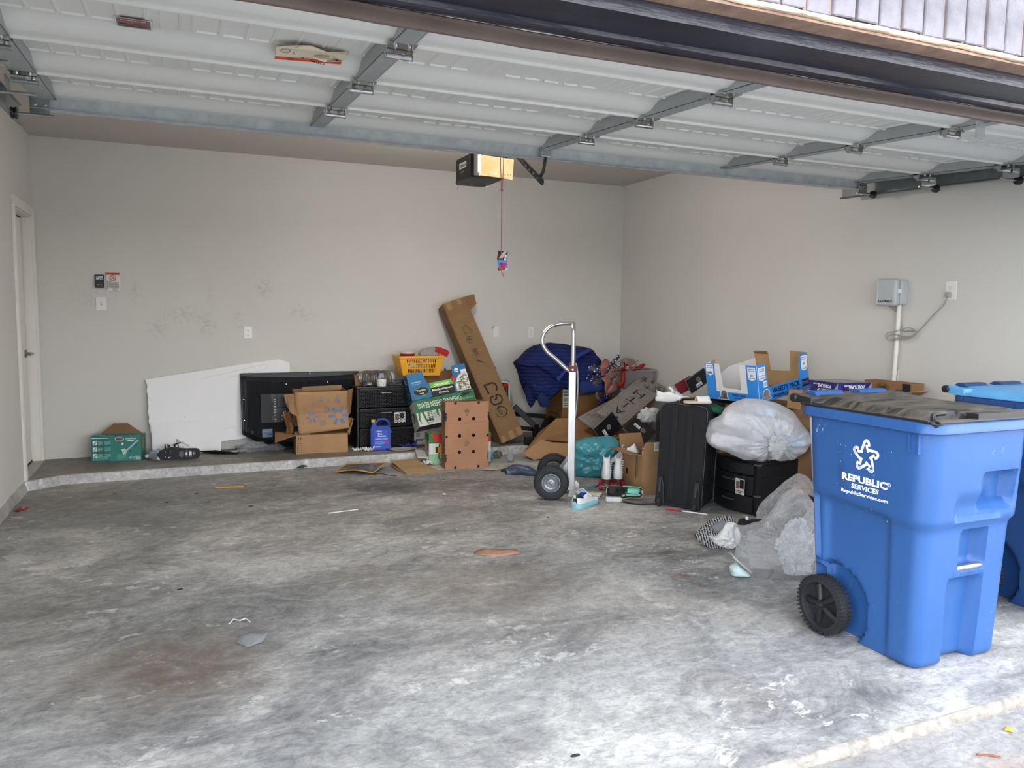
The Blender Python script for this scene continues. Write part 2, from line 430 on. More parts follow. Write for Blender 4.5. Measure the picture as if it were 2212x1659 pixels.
# walls
o = MB().box((-.15, 0, -.1), (W + .15, .14, H + .1)).build('wall_back', MBACK); struct(o)
mb = MB(); y0, y1, dh = -.84, -.08, LED + 2.04
mb.box((-.13, -5.82, .072), (0, y0, H)); mb.box((-.13, y0, dh), (0, y1, H)); mb.box((-.13, y1, .072), (0, 0, H))
o = mb.build('wall_left', MWALL); struct(o)
def stem(u, v):
    y = -.93 - u * 4.9; n = .005 * fbm((y * 6, v * 2, 4.4), 1)
    return (.004 + .018 * (1 - v) + n, y, .078 * v)
o = MB().grid(stem, 120, 4).build('baseboard_left', MCURB, smooth=True); struct(o)
MWALLR = MWALL
o = MB().box((W, -5.82, -.1), (W + .14, 0, H)).build('wall_right', MWALLR); struct(o)
o = MB().box((-.15, -5.95, H), (W + .15, .15, H + .12)).build('ceiling', pm('ceiling_paint', '#c4bfb8', .85, 0, .02, 3, .15, 120)); struct(o)
# front wall with the door opening; jambs and head trim
mb = MB()
mb.box((-.15, -5.90, -.05), (.53, -5.72, H)); mb.box((5.45, -5.90, -.05), (W + .15, -5.72, H)); mb.box((.53, -5.90, 2.13), (5.45, -5.72, H))
o = mb.build('wall_front', MWALL); struct(o)
# head of the opening: dark painted trim, seen from below (profile in y, z)
prof = [(-5.95, 2.150), (-5.95, 2.119), (-5.913, 2.119), (-5.913, 2.076), (-5.845, 2.0755), (-5.84, 2.0785), (-5.786, 2.076), (-5.784, 2.064), (-5.776, 2.062), (-5.735, 2.066), (-5.72, 2.13), (-5.72, 2.15)]
MDARK = pm('dark_trim_paint', '#232430', .32, 0, .22, 9, .25, 30, .5, stretch=(.4, 3, 3))
mb = MB(); N = 120
def wob(x, k): return .0022 * fbm((x * 1.7, k, 0), 1)
mb.rings([[(.40 + 5.2 * i / N, y + wob(i * .05, k), z + wob(i * .05, k + 9)) for k, (y, z) in enumerate(prof)] for i in range(N + 1)], True)
o = mb.build('trim_3', MDARK, smooth=False); struct(o)
# rubber weather strip hanging along the inner edge of the head
def strip_(u, v):
    x = .4 + 5.2 * u
    return (x, -5.737 + .03 * v + .008 * math.sin(v * PI) + .002 * fbm((x * 2, v, 1), 1), 2.064 - .030 * v - .003 * fbm((x * 1.3, 7, 2), 1))
o = MB().grid(strip_, 120, 5).build('trim_4', pm('weather_strip_vinyl', '#453a36', .5, 0, .2, 8, .1, 40), smooth=True, solid=.004); struct(o)
# steel lintel with a mortar smear over it
o = MB().box((.2, -5.975, 2.112), (5.6, -5.90, 2.121)).build('trim_5', pm('rusty_lintel_steel', '#8d7565', .8, 0, .3, 14, .4, 50)); struct(o)
def mort(u, v):
    x = .2 + 5.4 * u; n = .005 * fbm((x * 9, v * 2, 5), 1)
    return (x, -5.976 - .006 * math.sin(v * PI) + n * .5, 2.121 + .013 * v + n)
o = MB().grid(mort, 220, 3).build('trim_6', pm('mortar_bed', '#c9b39c', .95, 0, .2, 25, .6, 70), smooth=True, solid=.006); struct(o)
# jamb trims
mb = MB(); mb.box((.40, -5.95, -.03), (.53, -5.72, 2.12)); mb.box((5.45, -5.95, -.03), (5.58, -5.72, 2.12))
o = mb.build('trim_7', MDARK); struct(o)
# brick veneer: a soldier course stands on the lintel, plain brickwork above and beside it
MBRICK = pm('pale_brick', '#77757c', .9, 0, .25, 16, .7, 60)
mb = MB()
mb.box((-.4, -5.970, 2.14), (6.1, -5.90, 3.4)); mb.box((-.4, -5.955, -.05), (.40, -5.90, 2.14)); mb.box((5.58, -5.955, -.05), (6.1, -5.90, 2.14))
facade = mb.build('wall_outside', pm('brick_mortar', '#a08d80', .95, 0, .15, 20, .6, 60)); struct(facade)
bm_ = None; x = .24; rr = random.Random(5); i = 0
protos = []
for k in range(4):
    mb = MB(); wj = .0725 + rr.uniform(-.003, .002)
    pts = [(0, 0), (wj, rr.uniform(-.003, .003)), (wj + rr.uniform(-.003, .002), .2), (rr.uniform(-.002, .003), .2)]
    mb.prism(pts, 0, .03, Matrix(((1, 0, 0, 0), (0, 0, -1, 0), (0, 1, 0, 0), (0, 0, 0, 1))))
    protos.append(mb)
meshes = []
while x < 5.5:
    k = rr.randrange(4)
    if len(meshes) < 4:
        k = len(meshes); b = protos[k].build('brick', MBRICK, facade, bevel=.003, seg=1); meshes.append(b)
        b.location = Vector((x, -5.95 + rr.uniform(-.003, .003), 2.137)); b.location -= facade.location
        # mesh was built relative to the facade, undo that shift
        for v in b.data.vertices: v.co += facade.location
    else:
        b = meshes[k].copy(); COL.objects.link(b); b.parent = facade
        b.location = Vector((x, -5.95 + rr.uniform(-.004, .004), 2.137 + rr.uniform(-.003, .003))) - facade.location
    x += .0835

# ---- house door in the left wall
MWHITE = pm('white_trim_paint', '#d9d7d0', .45, 0, .03, 4)
cs = MB()
def casing(a, b, M=None):
    pass
prof2 = [(0, 0), (.012, 0), (.019, .018), (.019, .045), (.013, .058), (.013, .07), (0, .07)]   # (out of wall, across)
cs = MB()
for yy, s in ((y0, -1), (y1, 1)):
    cs.rings([[(d, yy + s * a, z) for d, a in prof2] for z in (LED, dh + (.0))], True)
cs.rings([[(d, y, dh + a) for d, a in prof2] for y in (y0 - .07, y1 + .07)], True)
fro = cs.build('trim_8', MWHITE, bevel=.002, label=None); struct(fro)
jb = MB(); jb.box((-.135, y0, LED), (.001, y0 + .012, dh)); jb.box((-.135, y1 - .012, LED), (.001, y1, dh)); jb.box((-.135, y0 + .012, dh - .012), (.001, y1 - .012, dh))
jb.box((-.066, y0 + .012, LED), (-.05, y0 + .022, dh - .012))
o = jb.build('trim_9', MWHITE, bevel=.002); struct(o)
sl_ = MB(); sl_.box((-.108, y0 + .014, LED + .02), (-.070, y1 - .026, dh - .024))
door = sl_.build('door_1', MWHITE, bevel=.002); struct(door)
wsb = MB(); wsb.box((-.100, y1 - .026, LED + .02), (-.072, y1 - .0125, dh - .012)); wsb.box((-.100, y0 + .013, dh - .024), (-.072, y1 - .013, dh - .0125)); wsb.box((-.108, y0 + .014, LED + .004), (-.066, y1 - .013, LED + .022))
wsb.build('weather_strip', pm('black_seal', '#15141c', .6), door)
pn = MB()
for za, zb in ((.25, .98), (1.13, 1.9)):
    for ya, yb in ((y0 + .13, -.50), (-.43, y1 - .15)):
        pn.rings([[(-.070 + d, y_, z_) for y_, z_ in ((ya + i, LED + za + i), (yb - i, LED + za + i), (yb - i, LED + zb - i), (ya + i, LED + zb - i))] for d, i in ((-.001, 0), (.004, .012), (.004, .02), (.001, .03))], True, (False, True))
pn.build('raised_panel', MWHITE, door, bevel=.0)
MST = pm('brushed_nickel', '#8f8b84', .3, 1.0, .05, 10)
hb = MB(); hz = LED + .915; hy = y1 - .09
hb.cyl((-.07, hy, hz), (-.058, hy, hz), .032, n=24); hb.cyl((-.058, hy, hz), (-.02, hy, hz), .011, n=12)
hb.tube([(-.02, hy + .01, hz), (-.018, hy - .02, hz + .002), (-.018, hy - .11, hz - .004)], [.011, .010, .008], 10)
hb.build('door_handle', MST, door, smooth=True)
sb = MB(); sb.box((-.14, y0 - .02, LED - .005), (.02, y1 + .02, LED + .008)); o = sb.build('trim_10', pm('aluminium_sill', '#a7a49c', .5, .3, .1, 10), bevel=.003); struct(o)
# ================================================================== OVERHEAD SECTIONAL DOOR, OPEN
MSKIN = pm('door_steel_white', '#dcddd9', .5, 0, .03, 5, .12, 90)
MGALV = pm('galvanised_steel', '#b4b9bb', .42, .3, .16, 18, .06, 60)
MGALD = pm('grey_painted_stile', '#a3a8a9', .5, .25, .05, 8)
MZINC = pm('bright_zinc', '#b4b6b6', .26, .95, .12, 30)
def dz(y): return 2.245 + .055 * (y + 5.10)
DX0, DX1 = .51, 5.475
YS = [-3.50, -4.03, -4.56, -5.10, -5.63]
gd = thing('garage_door', 'white sectional steel garage door, rolled open flat overhead under the ceiling', 'garage door', (2.99, -4.56, dz(-4.56)))
XST = [.575, 1.75, 3.01, 4.27, 5.41]
# profile under each section: distance from its deep seam -> drop below the skin
PR = [(.000, .034), (.002, .051), (.017, .052), (.0185, .042), (.024, .042), (.040, .0425), (.055, .0395), (.060, .0405), (.080, .036), (.105, .028), (.128, .015), (.150, .004), (.175, 0), (.468, 0), (.480, .003), (.497, .020), (.502, .026), (.518, .027), (.521, .032), (.528, .034), (.5295, .028)]
hinge_mesh = {}
def hinge_parts(kind):
    plate = MB(); plate.box((-.045, -.058, -.004), (.045, -.008, 0)); plate.box((-.045, .008, -.004), (.045, .062, 0))
    for s in (-1, 1):
        plate.prism([(-.012, 0), (.020, 0), (.012, -.030), (.003, -.036), (-.008, -.030)], -.0015, .0015, Matrix.Translation((s * .042, 0, 0)) @ Matrix(((0, 0, 1, 0), (1, 0, 0, 0), (0, 1, 0, 0), (0, 0, 0, 1))))
    plate.cyl((-.046, .002, -.026), (.046, .002, -.026), .0085, n=12)
    for x in (-.022, .022):
        for y in (-.036, .04): plate.cyl((x, y, -.004), (x, y, -.011), .007, .006, 6); plate.cyl((x, y, -.011), (x, y, -.016), .0035, n=6)
    return plate
for i in range(4):
    ya, yb = YS[i], YS[i + 1]
    mb = MB(); L = ya - yb
    pts = [(ya - t * L / .53, dz(ya - t * L / .53) - d) for t, d in PR]
    top = [(yb + .002, dz(yb) + .045), (ya, dz(ya) + .045)]
    loop = pts + top
    mb.rings([[(x, y, z) for y, z in loop] for x in (DX0, DX1)], True)
    sec = mb.build('door_section', MSKIN, gd, smooth=True)
    # pressed relief: groups of five tall cells
    rel = MB()
    n = 9; per = (5.367 - .613 + .134) / n
    def ridge(x0, y0_, x1, y1_, w, h=.0045):
        dx, dy = x1 - x0, y1_ - y0_; l = math.hypot(dx, dy); nx, ny = -dy / l * w / 2, dx / l * w / 2
        a = [(x0 + nx, y0_ + ny), (x0 - nx, y0_ - ny), (x1 - nx, y1_ - ny), (x1 + nx, y1_ + ny)]
        c = [(x0 + nx * .3, y0_ + ny * .3), (x0 - nx * .3, y0_ - ny * .3), (x1 - nx * .3, y1_ - ny * .3), (x1 + nx * .3, y1_ + ny * .3)]
        rel.rings([[(x, y, dz(y) + .001) for x, y in a], [(x, y, dz(y) - h) for x, y in c]], True, (False, True))
    for k in range(n):
        xa = .613 + k * per; xb = xa + per - .134; cw_ = (xb - xa) / 5
        yA, yB = ya - .20 * L / .53, ya - .445 * L / .53
        for q in range(6): 
            ridge(xa + q * cw_, yA, xa + q * cw_, yB, .016 if 0 < q < 5 else .022)
        for q in range(5):
            ridge(xa + q * cw_ + .010, yA, xa + (q + 1) * cw_ - .010, yA, .014, .006); ridge(xa + q * cw_ + .010, yB, xa + (q + 1) * cw_ - .010, yB, .014, .006)
        if k < n - 1:
            for xx in (xb + .04, xb + .094): ridge(xx, ya - .18 * L / .53, xx, yB - .012, .010, .004)
    rel.build('embossed_relief', MSKIN, sec)
    # stiles: folded steel channel, its side shows between the rails
    for j, xs in enumerate(XST):
        st = MB(); wdt = .034 if 0 < j < 4 else .045
        a, b = ya - .012, yb + .035
        st.box((xs - wdt, b, 0), (xs + wdt, a, .002))
        q = [(a, 0), (a, .012), (ya - .11, .03), (ya - .16, .052), (yb + .055, .052), (b, .03), (b, 0)]
        for s in (-1, 1):
            st.rings([[(xs + s * wdt - s * t * .0022, y, z) for y, z in q] for t in (0, 1)], True)
        M = Matrix(((1, 0, 0, 0), (0, 1, 0, 0), (0, .055, 1, 2.245 + .055 * 5.10 - .0535), (0, 0, 0, 1)))
        st2 = MB().add(st.v, st.f, M)
        # bolt heads along the face
        for t in (.18, .27, .36, .44):
            y = ya - t * L / .53
            for s in (-.018, .018): st2.cyl((xs + s, y, dz(y) - .053), (xs + s, y, dz(y) - .0555), .004, .003, 6)
        st2.build('stile', MGALD, sec)
    # hinges over the near seam of this section
    if i < 3:
        for j, xs in enumerate(XST):
            key = 'h'
            y = yb + .004; z = dz(yb) - .0535
            if key not in hinge_mesh:
                h = hinge_parts(0).build('hinge', MZINC, sec, smooth=False); hinge_mesh[key] = h
                for v in h.data.vertices: v.co += wl(sec)
            else:
                h = hinge_mesh[key].copy(); COL.objects.link(h); h.parent = sec
            h.location = Vector((xs, y, z)) - wl(sec)
# strut across the deep edge
mb = MB(); zt = 2.306
pr = [(-3.530, zt), (-3.530, zt - .066), (-3.536, zt - .072), (-3.549, zt - .071), (-3.5495, zt - .0735), (-3.534, zt - .0755), (-3.527, zt - .068), (-3.496, zt - .066), (-3.49, zt - .072), (-3.474, zt - .072), (-3.474, zt - .069), (-3.492, zt - .064), (-3.494, zt), (-3.50, zt + .004), (-3.527, zt + .004)]
mb.rings([[(x, y, z) for y, z in pr] for x in (DX0 + .01, DX1 - .01)], True)
gdst = mb.build('strut', MGALV, gd)
# roller brackets on the end stiles, rollers in the tracks
for xs, s in ((.52, -1), (5.465, 1)):
    for k, y in enumerate((-3.545, -4.03, -4.56, -5.10)):
        z = dz(y) - .075
        br = MB()
        if k == 0:
            br.box((min(xs, xs - s * .075), y - .004, z - .055), (max(xs, xs - s * .075), y, z + .03)); br.box((xs - .001, y - .004, z - .055), (xs + .002, y + .05, z + .03))
            for a in (.018, .056):
                br.cyl((xs - s * a, y - .004, z - .005), (xs - s * a, y - .012, z - .005), .010, .008, 8)
        else:
            br.box((xs - .003, y - .05, z - .045), (xs, y + .05, z + .004)); br.box((min(xs, xs - s * .06), y - .05, z), (max(xs, xs - s * .06), y + .05, z + .004))
        b = br.build('roller_bracket', MZINC, gd, bevel=.0015, seg=1)
        ro = MB(); ro.cyl((xs - s * .09, y - .004, z - .052), (xs + s * .055, y - .004, z - .052), .0065, n=10); ro.build('roller_shaft', MZINC, b, smooth=True)
        ro = MB(); ro.lathe([(.012, -.012), (.024, -.012), (.025, -.006), (.021, 0), (.025, .006), (.024, .012), (.012, .012)], Matrix.Translation((xs + s * .06, y - .004, z - .052)) @ Matrix.Rotation(PI / 2, 4, 'Y'))
        ro.build('roller', pm('black_nylon', '#17181c', .4), b, smooth=True)
# stickers on the skin of the third section
def door_frame(cx, cy, ang):
    M = Matrix.Translation((cx, cy, dz(cy) - .0015)) @ Matrix.Rotation(.055, 4, 'X')
    return M @ Matrix(((1, 0, 0, 0), (0, -1, 0, 0), (0, 0, -1, 0), (0, 0, 0, 1))) @ Matrix.Rotation(ang, 4, 'Z')
P = Print(door_frame(.984, -4.775, .0) @ Matrix.Translation((0, 0, .006)))
wq, hq = .052, .052
P.rect(-wq, -hq, wq, hq, 'd8d8d4'); P.rect(-wq + .004, -hq + .004, wq - .004, hq - .004, '6f6d70')
P.rect(-wq + .012, hq - .034, wq - .012, hq - .010, 'b3202f'); P.text('DO NOT REMOVE  SPRING HAZARD', 0, hq - .022, .009, 'f0e8e4', w=.07)
for k in range(4): P.ell(-.030 + k * .02, -.010 - (k % 2) * .012, .014, .009, ('3a2a30', '8c2a35', '4c4046', '9a3a40')[k], 14)
P.rect(-.04, -.036, .04, -.032, '2c2428')
st = P.emit(gd, 'warning_sticker', label='red and grey warning sticker')
def lab_(x, y, z):
    yy = -4.77 - y * .9; return (1.535 + x * .72, yy, dz(yy) - .008 - z - .012 * abs(math.sin(x * 17 + .5)) - .045 * max(0, -x - .08) - .22 * max(0, .01 - y))
P = Print(None, lab_)
pts = [(-.16, -.05), (-.06, -.055), (.0, -.04), (.06, -.05), (.16, -.048), (.155, .03), (.06, .045), (-.02, .06), (-.10, .075), (-.17, .02)]
P.poly(pts, 'd9cdb6'); P.rect(-.165, -.075, .15, -.052, 'd2502e')
P.small(-.09, -.03, .0, .045, 8, '8f8878'); P.small(.01, -.03, .08, .03, 7, '8f8878'); P.small(.09, .0, .15, .03, 3, '8f8878')
P.line([(.075, -.04), (.15, -.042)], .006, '26242a'); P.line([(.10, -.02), (.13, -.035)], .006, '26242a'); P.ring(-.125, .0, .022, .016, .003, '3a3634'); P.text('WARNING', -.02, -.063, .012, '4a1c10', w=.18)
P.emit(gd, 'peeling_label', label='curled cream label with an orange band')
# clear plastic cable tie tag on the fourth stile
mb = MB().box((4.20, -5.27, dz(-5.2) - .12), (4.245, -5.255, dz(-5.2) - .05)); mb.build('clear_tag', filmm('clear_tag_plastic', '#d8d8d8', .5, .1, .5), gd, bevel=.004)

# ---- tracks
MTRK = pm('track_steel', '#7b8084', .4, .6, .12, 20)
for xs, s, lab in ((.455, -1, 'grey steel horizontal door track hanging along the left wall'), (5.53, 1, 'grey steel horizontal door track hanging along the right wall with black rollers')):
    pr = [(0, .032), (.010, .032), (.012, .030), (.003, .028), (.002, -.026), (.014, -.028), (.018, -.034), (.014, -.037), (0, -.036), (-.002, 0)]
    t = thing('door_track', lab, 'track', (xs, -4.4, 2.2))
    mb = MB()
    def tz(y): return 2.262 + .034 * (y + 3.25)
    mb.rings([[(xs + s * .025 - s * a * 1.4, y, tz(y) + b * 1.35) for a, b in pr] for y in (-3.25, -5.55)], True)
    mb.build('rail', MTRK, t)
    mb = MB()
    for y in (-3.32, -4.9):
        mb = MB(); mb.box((xs + s * .027, y - .016, tz(y) - .02), (xs + s * .031, y + .016, H)); 
    mb.box((min(xs + s * .027, xs + s * .06), -3.34, tz(-3.3) + .03), (max(xs + s * .027, xs + s * .06), -3.30, tz(-3.3) + .034))
    
    mb = MB(); mb.box((min(xs + s * .026, xs + s * .030), -5.5, tz(-4.4) + .03), (max(xs + s * .026, xs + s * .030), -3.26, tz(-4.4) + .055)); mb.build('stiffener_angle', MGALV, t)

# ---- opener
op = thing('door_opener', 'black garage door opener with a warm lit lens, hanging from the ceiling', 'garage door opener', (3.03, -2.55, 2.24))
MBLK = pm('black_plastic', '#1d1e21', .45, 0, .06, 8)
MDG = pm('charcoal_plastic', '#3a3b3e', .5, 0, .06, 8)
hs = MB(); hs.prism(rrect(2.905, -2.66, 3.165, -2.30, .03), 2.275, 2.42); hs.build('housing', MDG, op, smooth=True, bevel=.012)
bp = MB()
# black end cover on the left, with a flared rim
bp.prism(rrect(-2.70, 2.252, -2.40, 2.41, .02), 2.878, 2.906, Matrix(((0, 0, 1, 0), (1, 0, 0, 0), (0, 1, 0, 0), (0, 0, 0, 1))))
bp.build('end_cover', MBLK, op, smooth=True, bevel=.006)
bt = MB(); bt.prism(rrect(2.895, -2.70, 3.12, -2.32, .03), 2.252, 2.280); bt.build('base', MDG, op, smooth=True, bevel=.008)
P = Print(Matrix(((0, 0, -1, 2.878), (-1, 0, 0, -2.40), (0, 1, 0, 2.235), (0, 0, 0, 1))))
P.rect(.07, .095, .21, .135, 'e8e8e6'); P.text('LiftMaster', .14, .115, .022, '1b1b1d', w=.12); P.text('CONTRACTOR', .13, .073, .010, 'c8c8c6', w=.07)
P.emit(op, 'logo_plate')
# lens: warm glowing translucent cover over a bulb
glow = NG('lit_lens'); em = glow.n('Emission'); c1 = glow.coord(); 
gr = glow.noise(c1, 9, 3, .5, .6)
em.inputs[1].default_value = .78
glow.l(glow.ramp(gr, [(.3, (.95, .58, .24)), (.7, (1.0, .76, .42))]), em.inputs[0])
glow.l(em.outputs[0], glow.o.inputs[0])
ln = MB()
def lens(u, v):
    x = 2.925 + .25 * u + .02 * (v - .5) * (u - .5); z = 2.262 + .135 * v
    return (x, -2.705 - .045 * math.sin(PI * u) ** .5 * math.sin(PI * min(1, v * .9 + .1)) ** .5, z - .012 * u)
ln.grid(lens, 16, 10); ln.build('lens', glow.m, op, smooth=True, solid=.003)
fr_ = MB(); fr_.prism(rrect(-2.755, 2.262, -2.66, 2.40, .02), 2.897, 2.928, Matrix(((0, 0, 1, 0), (1, 0, 0, 0), (0, 1, 0, 0), (0, 0, 0, 1)))); fr_.build('lens_cap', pm('frosted_grey', '#b9b4ae', .5), op, smooth=True, bevel=.008)
vt = MB()
for k in range(9): vt.prism([(0, 0), (.005, 0), (.014, .010), (.009, .010)], 0, .002, Matrix.Translation((2.965 + k * .021, -2.748, 2.268)) @ Matrix(((1, 0, 0, 0), (0, 0, -1, 0), (0, 1, 0, 0), (0, 0, 0, 1))))
vt.build('vent_slots', MBLK, op)
for a, b in ((2.93, -2.6), (3.13, -2.36)):
    MB().box((a - .012, b - .012, 2.40), (a + .012, b + .012, H)).build('hanger_strap', MGALV, op)
MB().box((2.985, -5.70, 2.44), (3.025, -2.5, 2.475)).build('rail', MGALV, op)
MB().box((2.98, -3.06, 2.40), (3.03, -2.90, 2.445)).build('trolley', MBLK, op, bevel=.004)
arm = MB(); MA = Matrix(((0, 0, 1, 0), (1, 0, 0, 0), (0, 1, 0, 0), (0, 0, 0, 1)))
a0, a1 = Vector((-2.99, 2.42)), Vector((-3.535, 2.10)); d = (a1 - a0).normalized(); nn = Vector((-d.y, d.x)) * .018
arm.prism([tuple(a0 + nn), tuple(a0 - nn), tuple(a1 - nn + d * .0), tuple(a1 - nn * .5 + d * .012), tuple(a1 + nn * .5 + d * .012), tuple(a1 + nn)], 2.998, 3.003, MA)
arm.build('straight_arm', MBLK, op)
arm = MB(); crv = [(-3.560, 2.275), (-3.553, 2.225), (-3.530, 2.165), (-3.49, 2.138), (-3.455, 2.135)]
arm.rings([[(x, y - .010, z + .012), (x, y + .012, z + .010), (x, y + .014, z - .012), (x, y - .012, z - .010)] if False else None for x in (0,)] if False else [[(3.004, y - .014, z - .006), (3.004, y + .014, z + .006), (3.010, y + .014, z + .006), (3.010, y - .014, z - .006)] for y, z in crv], True)
arm.build('curved_arm', MBLK, op)
bo = MB()
for t in (.52, .60, .70, .80, .9):
    bo = MB(); c = a0 + (a1 - a0) * t; bo.cyl((2.998, c.x, c.y), (2.990, c.x, c.y), .007, .006, 6); bo.build('bolt', MZINC, op)
MB().box((2.975, -3.575, 2.235), (3.035, -3.545, 2.29)).build('door_bracket', MZINC, op, bevel=.004)
# release cord: doubled at the top, knotted, with a folded tag and red handle
MCORD = pm('red_white_cord', '#b06a62', .8, 0, .45, 160)
cd = MB(); xc, yc = 3.0, -2.935
cd.tube([(xc - .012, yc, 2.43), (xc - .010, yc, 2.3), (xc - .003, yc, 2.145)], .0025, 6); cd.tube([(xc + .012, yc, 2.43), (xc + .010, yc, 2.3), (xc + .003, yc, 2.145)], .0025, 6)
cd.tube([(xc, yc, 2.15), (xc + .001, yc, 1.95), (xc, yc, 1.80), (xc, yc, 1.64), (xc + .012, yc, 1.61), (xc + .018, yc, 1.595)], .003, 6)
cd.tube([(xc, yc, 2.138), (xc - .02, yc - .01, 2.146), (xc - .038, yc - .01, 2.138)], .0028, 6); cd.tube([(xc - .006, yc, 2.15), (xc + .006, yc - .004, 2.14), (xc - .004, yc, 2.13)], .005, 6)
cd.build('release_cord', MCORD, op, smooth=True)
hd = MB(); hd.prism(rrect(-.022, -.010, .026, .014, .006), -.012, .012, Matrix.Translation((xc + .002, yc, 1.645)) @ Matrix.Rotation(PI / 2, 4, 'X') @ Matrix.Rotation(.2, 4, 'Z')); hd.build('red_handle', pm('red_plastic', '#8f1f24', .4), op, bevel=.003)
tgm = Matrix.Translation((xc, yc - .014, 1.70)) @ Matrix.Rotation(.22, 4, 'Z')
def tagf(top):
    def f(x, y, z):
        yy = y
        if y > 0: return tuple(tgm @ Vector((x + y * .45 - .0, -z - .002 + y * .45 , y * .95)))
        return tuple(tgm @ Vector((x - y * .30, -z - .002 - y * .2 , y * .95)))
    return f
P = Print(None, tagf(1))
P.rect(-.042, 0, .035, .062, '2b2622'); P.poly([(-.03, .012), (.0, .012), (.03, .06), (.005, .06)], 'b9b2a4'); P.poly([(.012, .0), (.030, .0), (.030, .04), (.016, .036)], 'e4e6ea'); P.rect(.016, .008, .026, .022, '3a63a8')
P.rect(-.042, -.056, .035, 0, '4d8fc8'); P.rect(-.026, -.04, .03, -.016, 'b8327a'); P.small(-.024, -.038, .0, -.018, 3, '3a1030'); P.rect(-.02, -.062, .035, -.054, 'e8e8e8')
P.emit(op, 'hang_tag')
wr = MB().tube([(2.90, -2.60, 2.238), (2.86, -2.60, 2.236), (2.83, -2.60, 2.215), (2.818, -2.60, 2.18)], .0015, 5); wr.build('bell_wire', pm('brown_wire', '#7b5a3c', .6), op)
# front bulb, plus an unseen rear lens and lamp added to brighten the back
ln = MB(); ln.grid(lambda u, v: (2.92 + .23 * u, -2.295 + .04 * math.sin(PI * u) ** .5 * math.sin(PI * min(1, v * .9 + .1)) ** .5, 2.262 + .135 * v), 16, 10); ln.build('lens', glow.m, op, smooth=True, solid=.003)
for nm_, yy, pw_ in (('opener_bulb', -2.79, 10), ('opener_fill_rear', -2.215, 38)):
    pl = bpy.data.lights.new(nm_, 'POINT'); pl.energy = pw_; pl.color = (1.0, .93, .84); pl.shadow_soft_size = .03
    po = bpy.data.objects.new(nm_, pl); COL.objects.link(po); po.location = (3.04, yy, 2.33)
# ================================================================== WALL FITTINGS
XZ = Matrix(((1, 0, 0, 0), (0, 0, -1, 0), (0, 1, 0, 0), (0, 0, 0, 1)))           # x right, y up, z towards -y
def backf(x, z, y=0.0): return Matrix.Translation((x, y, z)) @ XZ
MPLATE = pm('white_plate_plastic', '#dcdcda', .3, 0, .02, 6)
def bprism(t, pts, M, z0, z1, name, mat, bev=.002, smooth=False, label=None):
    return MB().prism(pts, z0, z1, M).build(name, mat, t, smooth=smooth, bevel=bev, label=label)
def plate(x, z, w_, h_, kind, label, M=None):
    M = M or backf(x, z)
    nm = {'outlet': 'wall_outlet', 'toggle': 'light_switch', 'rocker': 'light_switch'}[kind]
    t = thing(nm, label, 'outlet' if kind == 'outlet' else 'switch', tuple(M @ Vector((0, 0, 0))))
    bprism(t, rrect(-w_ / 2, -h_ / 2, w_ / 2, h_ / 2, .004), M, 0, .006, 'cover_plate', MPLATE, .0025)
    if kind == 'outlet':
        for s in (-1, 1):
            cy = s * h_ * .17
            f = bprism(t, rrect(-.017, cy - .014, .017, cy + .014, .010), M, .006, .0085, 'receptacle', MPLATE, .001)
            P = Print(M @ Matrix.Translation((0, 0, .0085)))
            P.rect(-.008, cy - .001, -.0055, cy + .008, '2a2a2a'); P.rect(.0055, cy - .001, .008, cy + .008, '2a2a2a'); P.ell(0, cy - .008, .003, .003, '2a2a2a', 10)
            P.emit(f, 'slot')
    elif kind == 'toggle':
        bprism(t, rrect(-.006, -.013, .006, .013, .002), M, .006, .0075, 'switch_slot', pm('grey_slot', '#9a9a98', .5), 0)
        bprism(t, [(-.004, -.002), (.004, -.002), (.004, .010), (-.004, .010)], M, .006, .016, 'toggle', MPLATE, .001)
    else:
        for k, (a, b) in enumerate(((.008, .033), (-.033, .005))):
            bprism(t, rrect(-.016, a, .016, b, .003), M, .006, .0095 - .001 * k, 'rocker', MPLATE, .001)
        P = Print(M @ Matrix.Translation((0, 0, .0)))
        P.rect(-w_ / 2 - .006, h_ * .3, -w_ / 2 + .001, h_ * .5, '8a4a2a'); P.rect(-w_ / 2 - .004, h_ * .45, w_ * -.2, h_ * .5 + .003, '6a5040'); P.emit(t, 'rust_stain')
    return t
plate(.483, 1.407, .083, .112, 'toggle', 'white toggle light switch plate below the black door control on the back wall')
plate(1.681, 1.157, .072, .114, 'outlet', 'white outlet on the back wall above the white foam board')
plate(4.165, 1.162, .066, .108, 'rocker', 'white double rocker switch right of the tall leaning box, rust stained corner')
plate(4.567, 1.159, .068, .112, 'outlet', 'white outlet on the back wall above the blue moving blanket')
# black control console
M = backf(.478, 1.598)
t = thing('door_control', 'black wall control for the garage door, beside the warning sign', 'wall control', (.478, 0, 1.598))
bprism(t, rrect(-.036, -.057, .036, .057, .006), M, 0, .022, 'console', pm('navy_black_plastic', '#23252c', .4), .004)
bprism(t, rrect(-.028, -.004, .024, .016, .003), M, .022, .027, 'push_bar', MBLK, .002)
P = Print(M @ Matrix.Translation((0, 0, .0222)))
P.rect(-.026, .014, .026, .044, 'cfd3d6'); P.rect(-.024, .03, -.010, .042, '4a86c0'); P.ell(.0, .022, .004, .004, '1a1a1a', 12); P.rect(.008, .018, .024, .034, '8a8a88'); P.small(-.008, .034, .024, .042, 2, '6a6e72')
P.text('LiftMaster', -.0, -.031, .008, 'd8dada', w=.042); P.rect(-.024, -.012, .024, -.0105, '3c3f48')
P.emit(t, 'print')
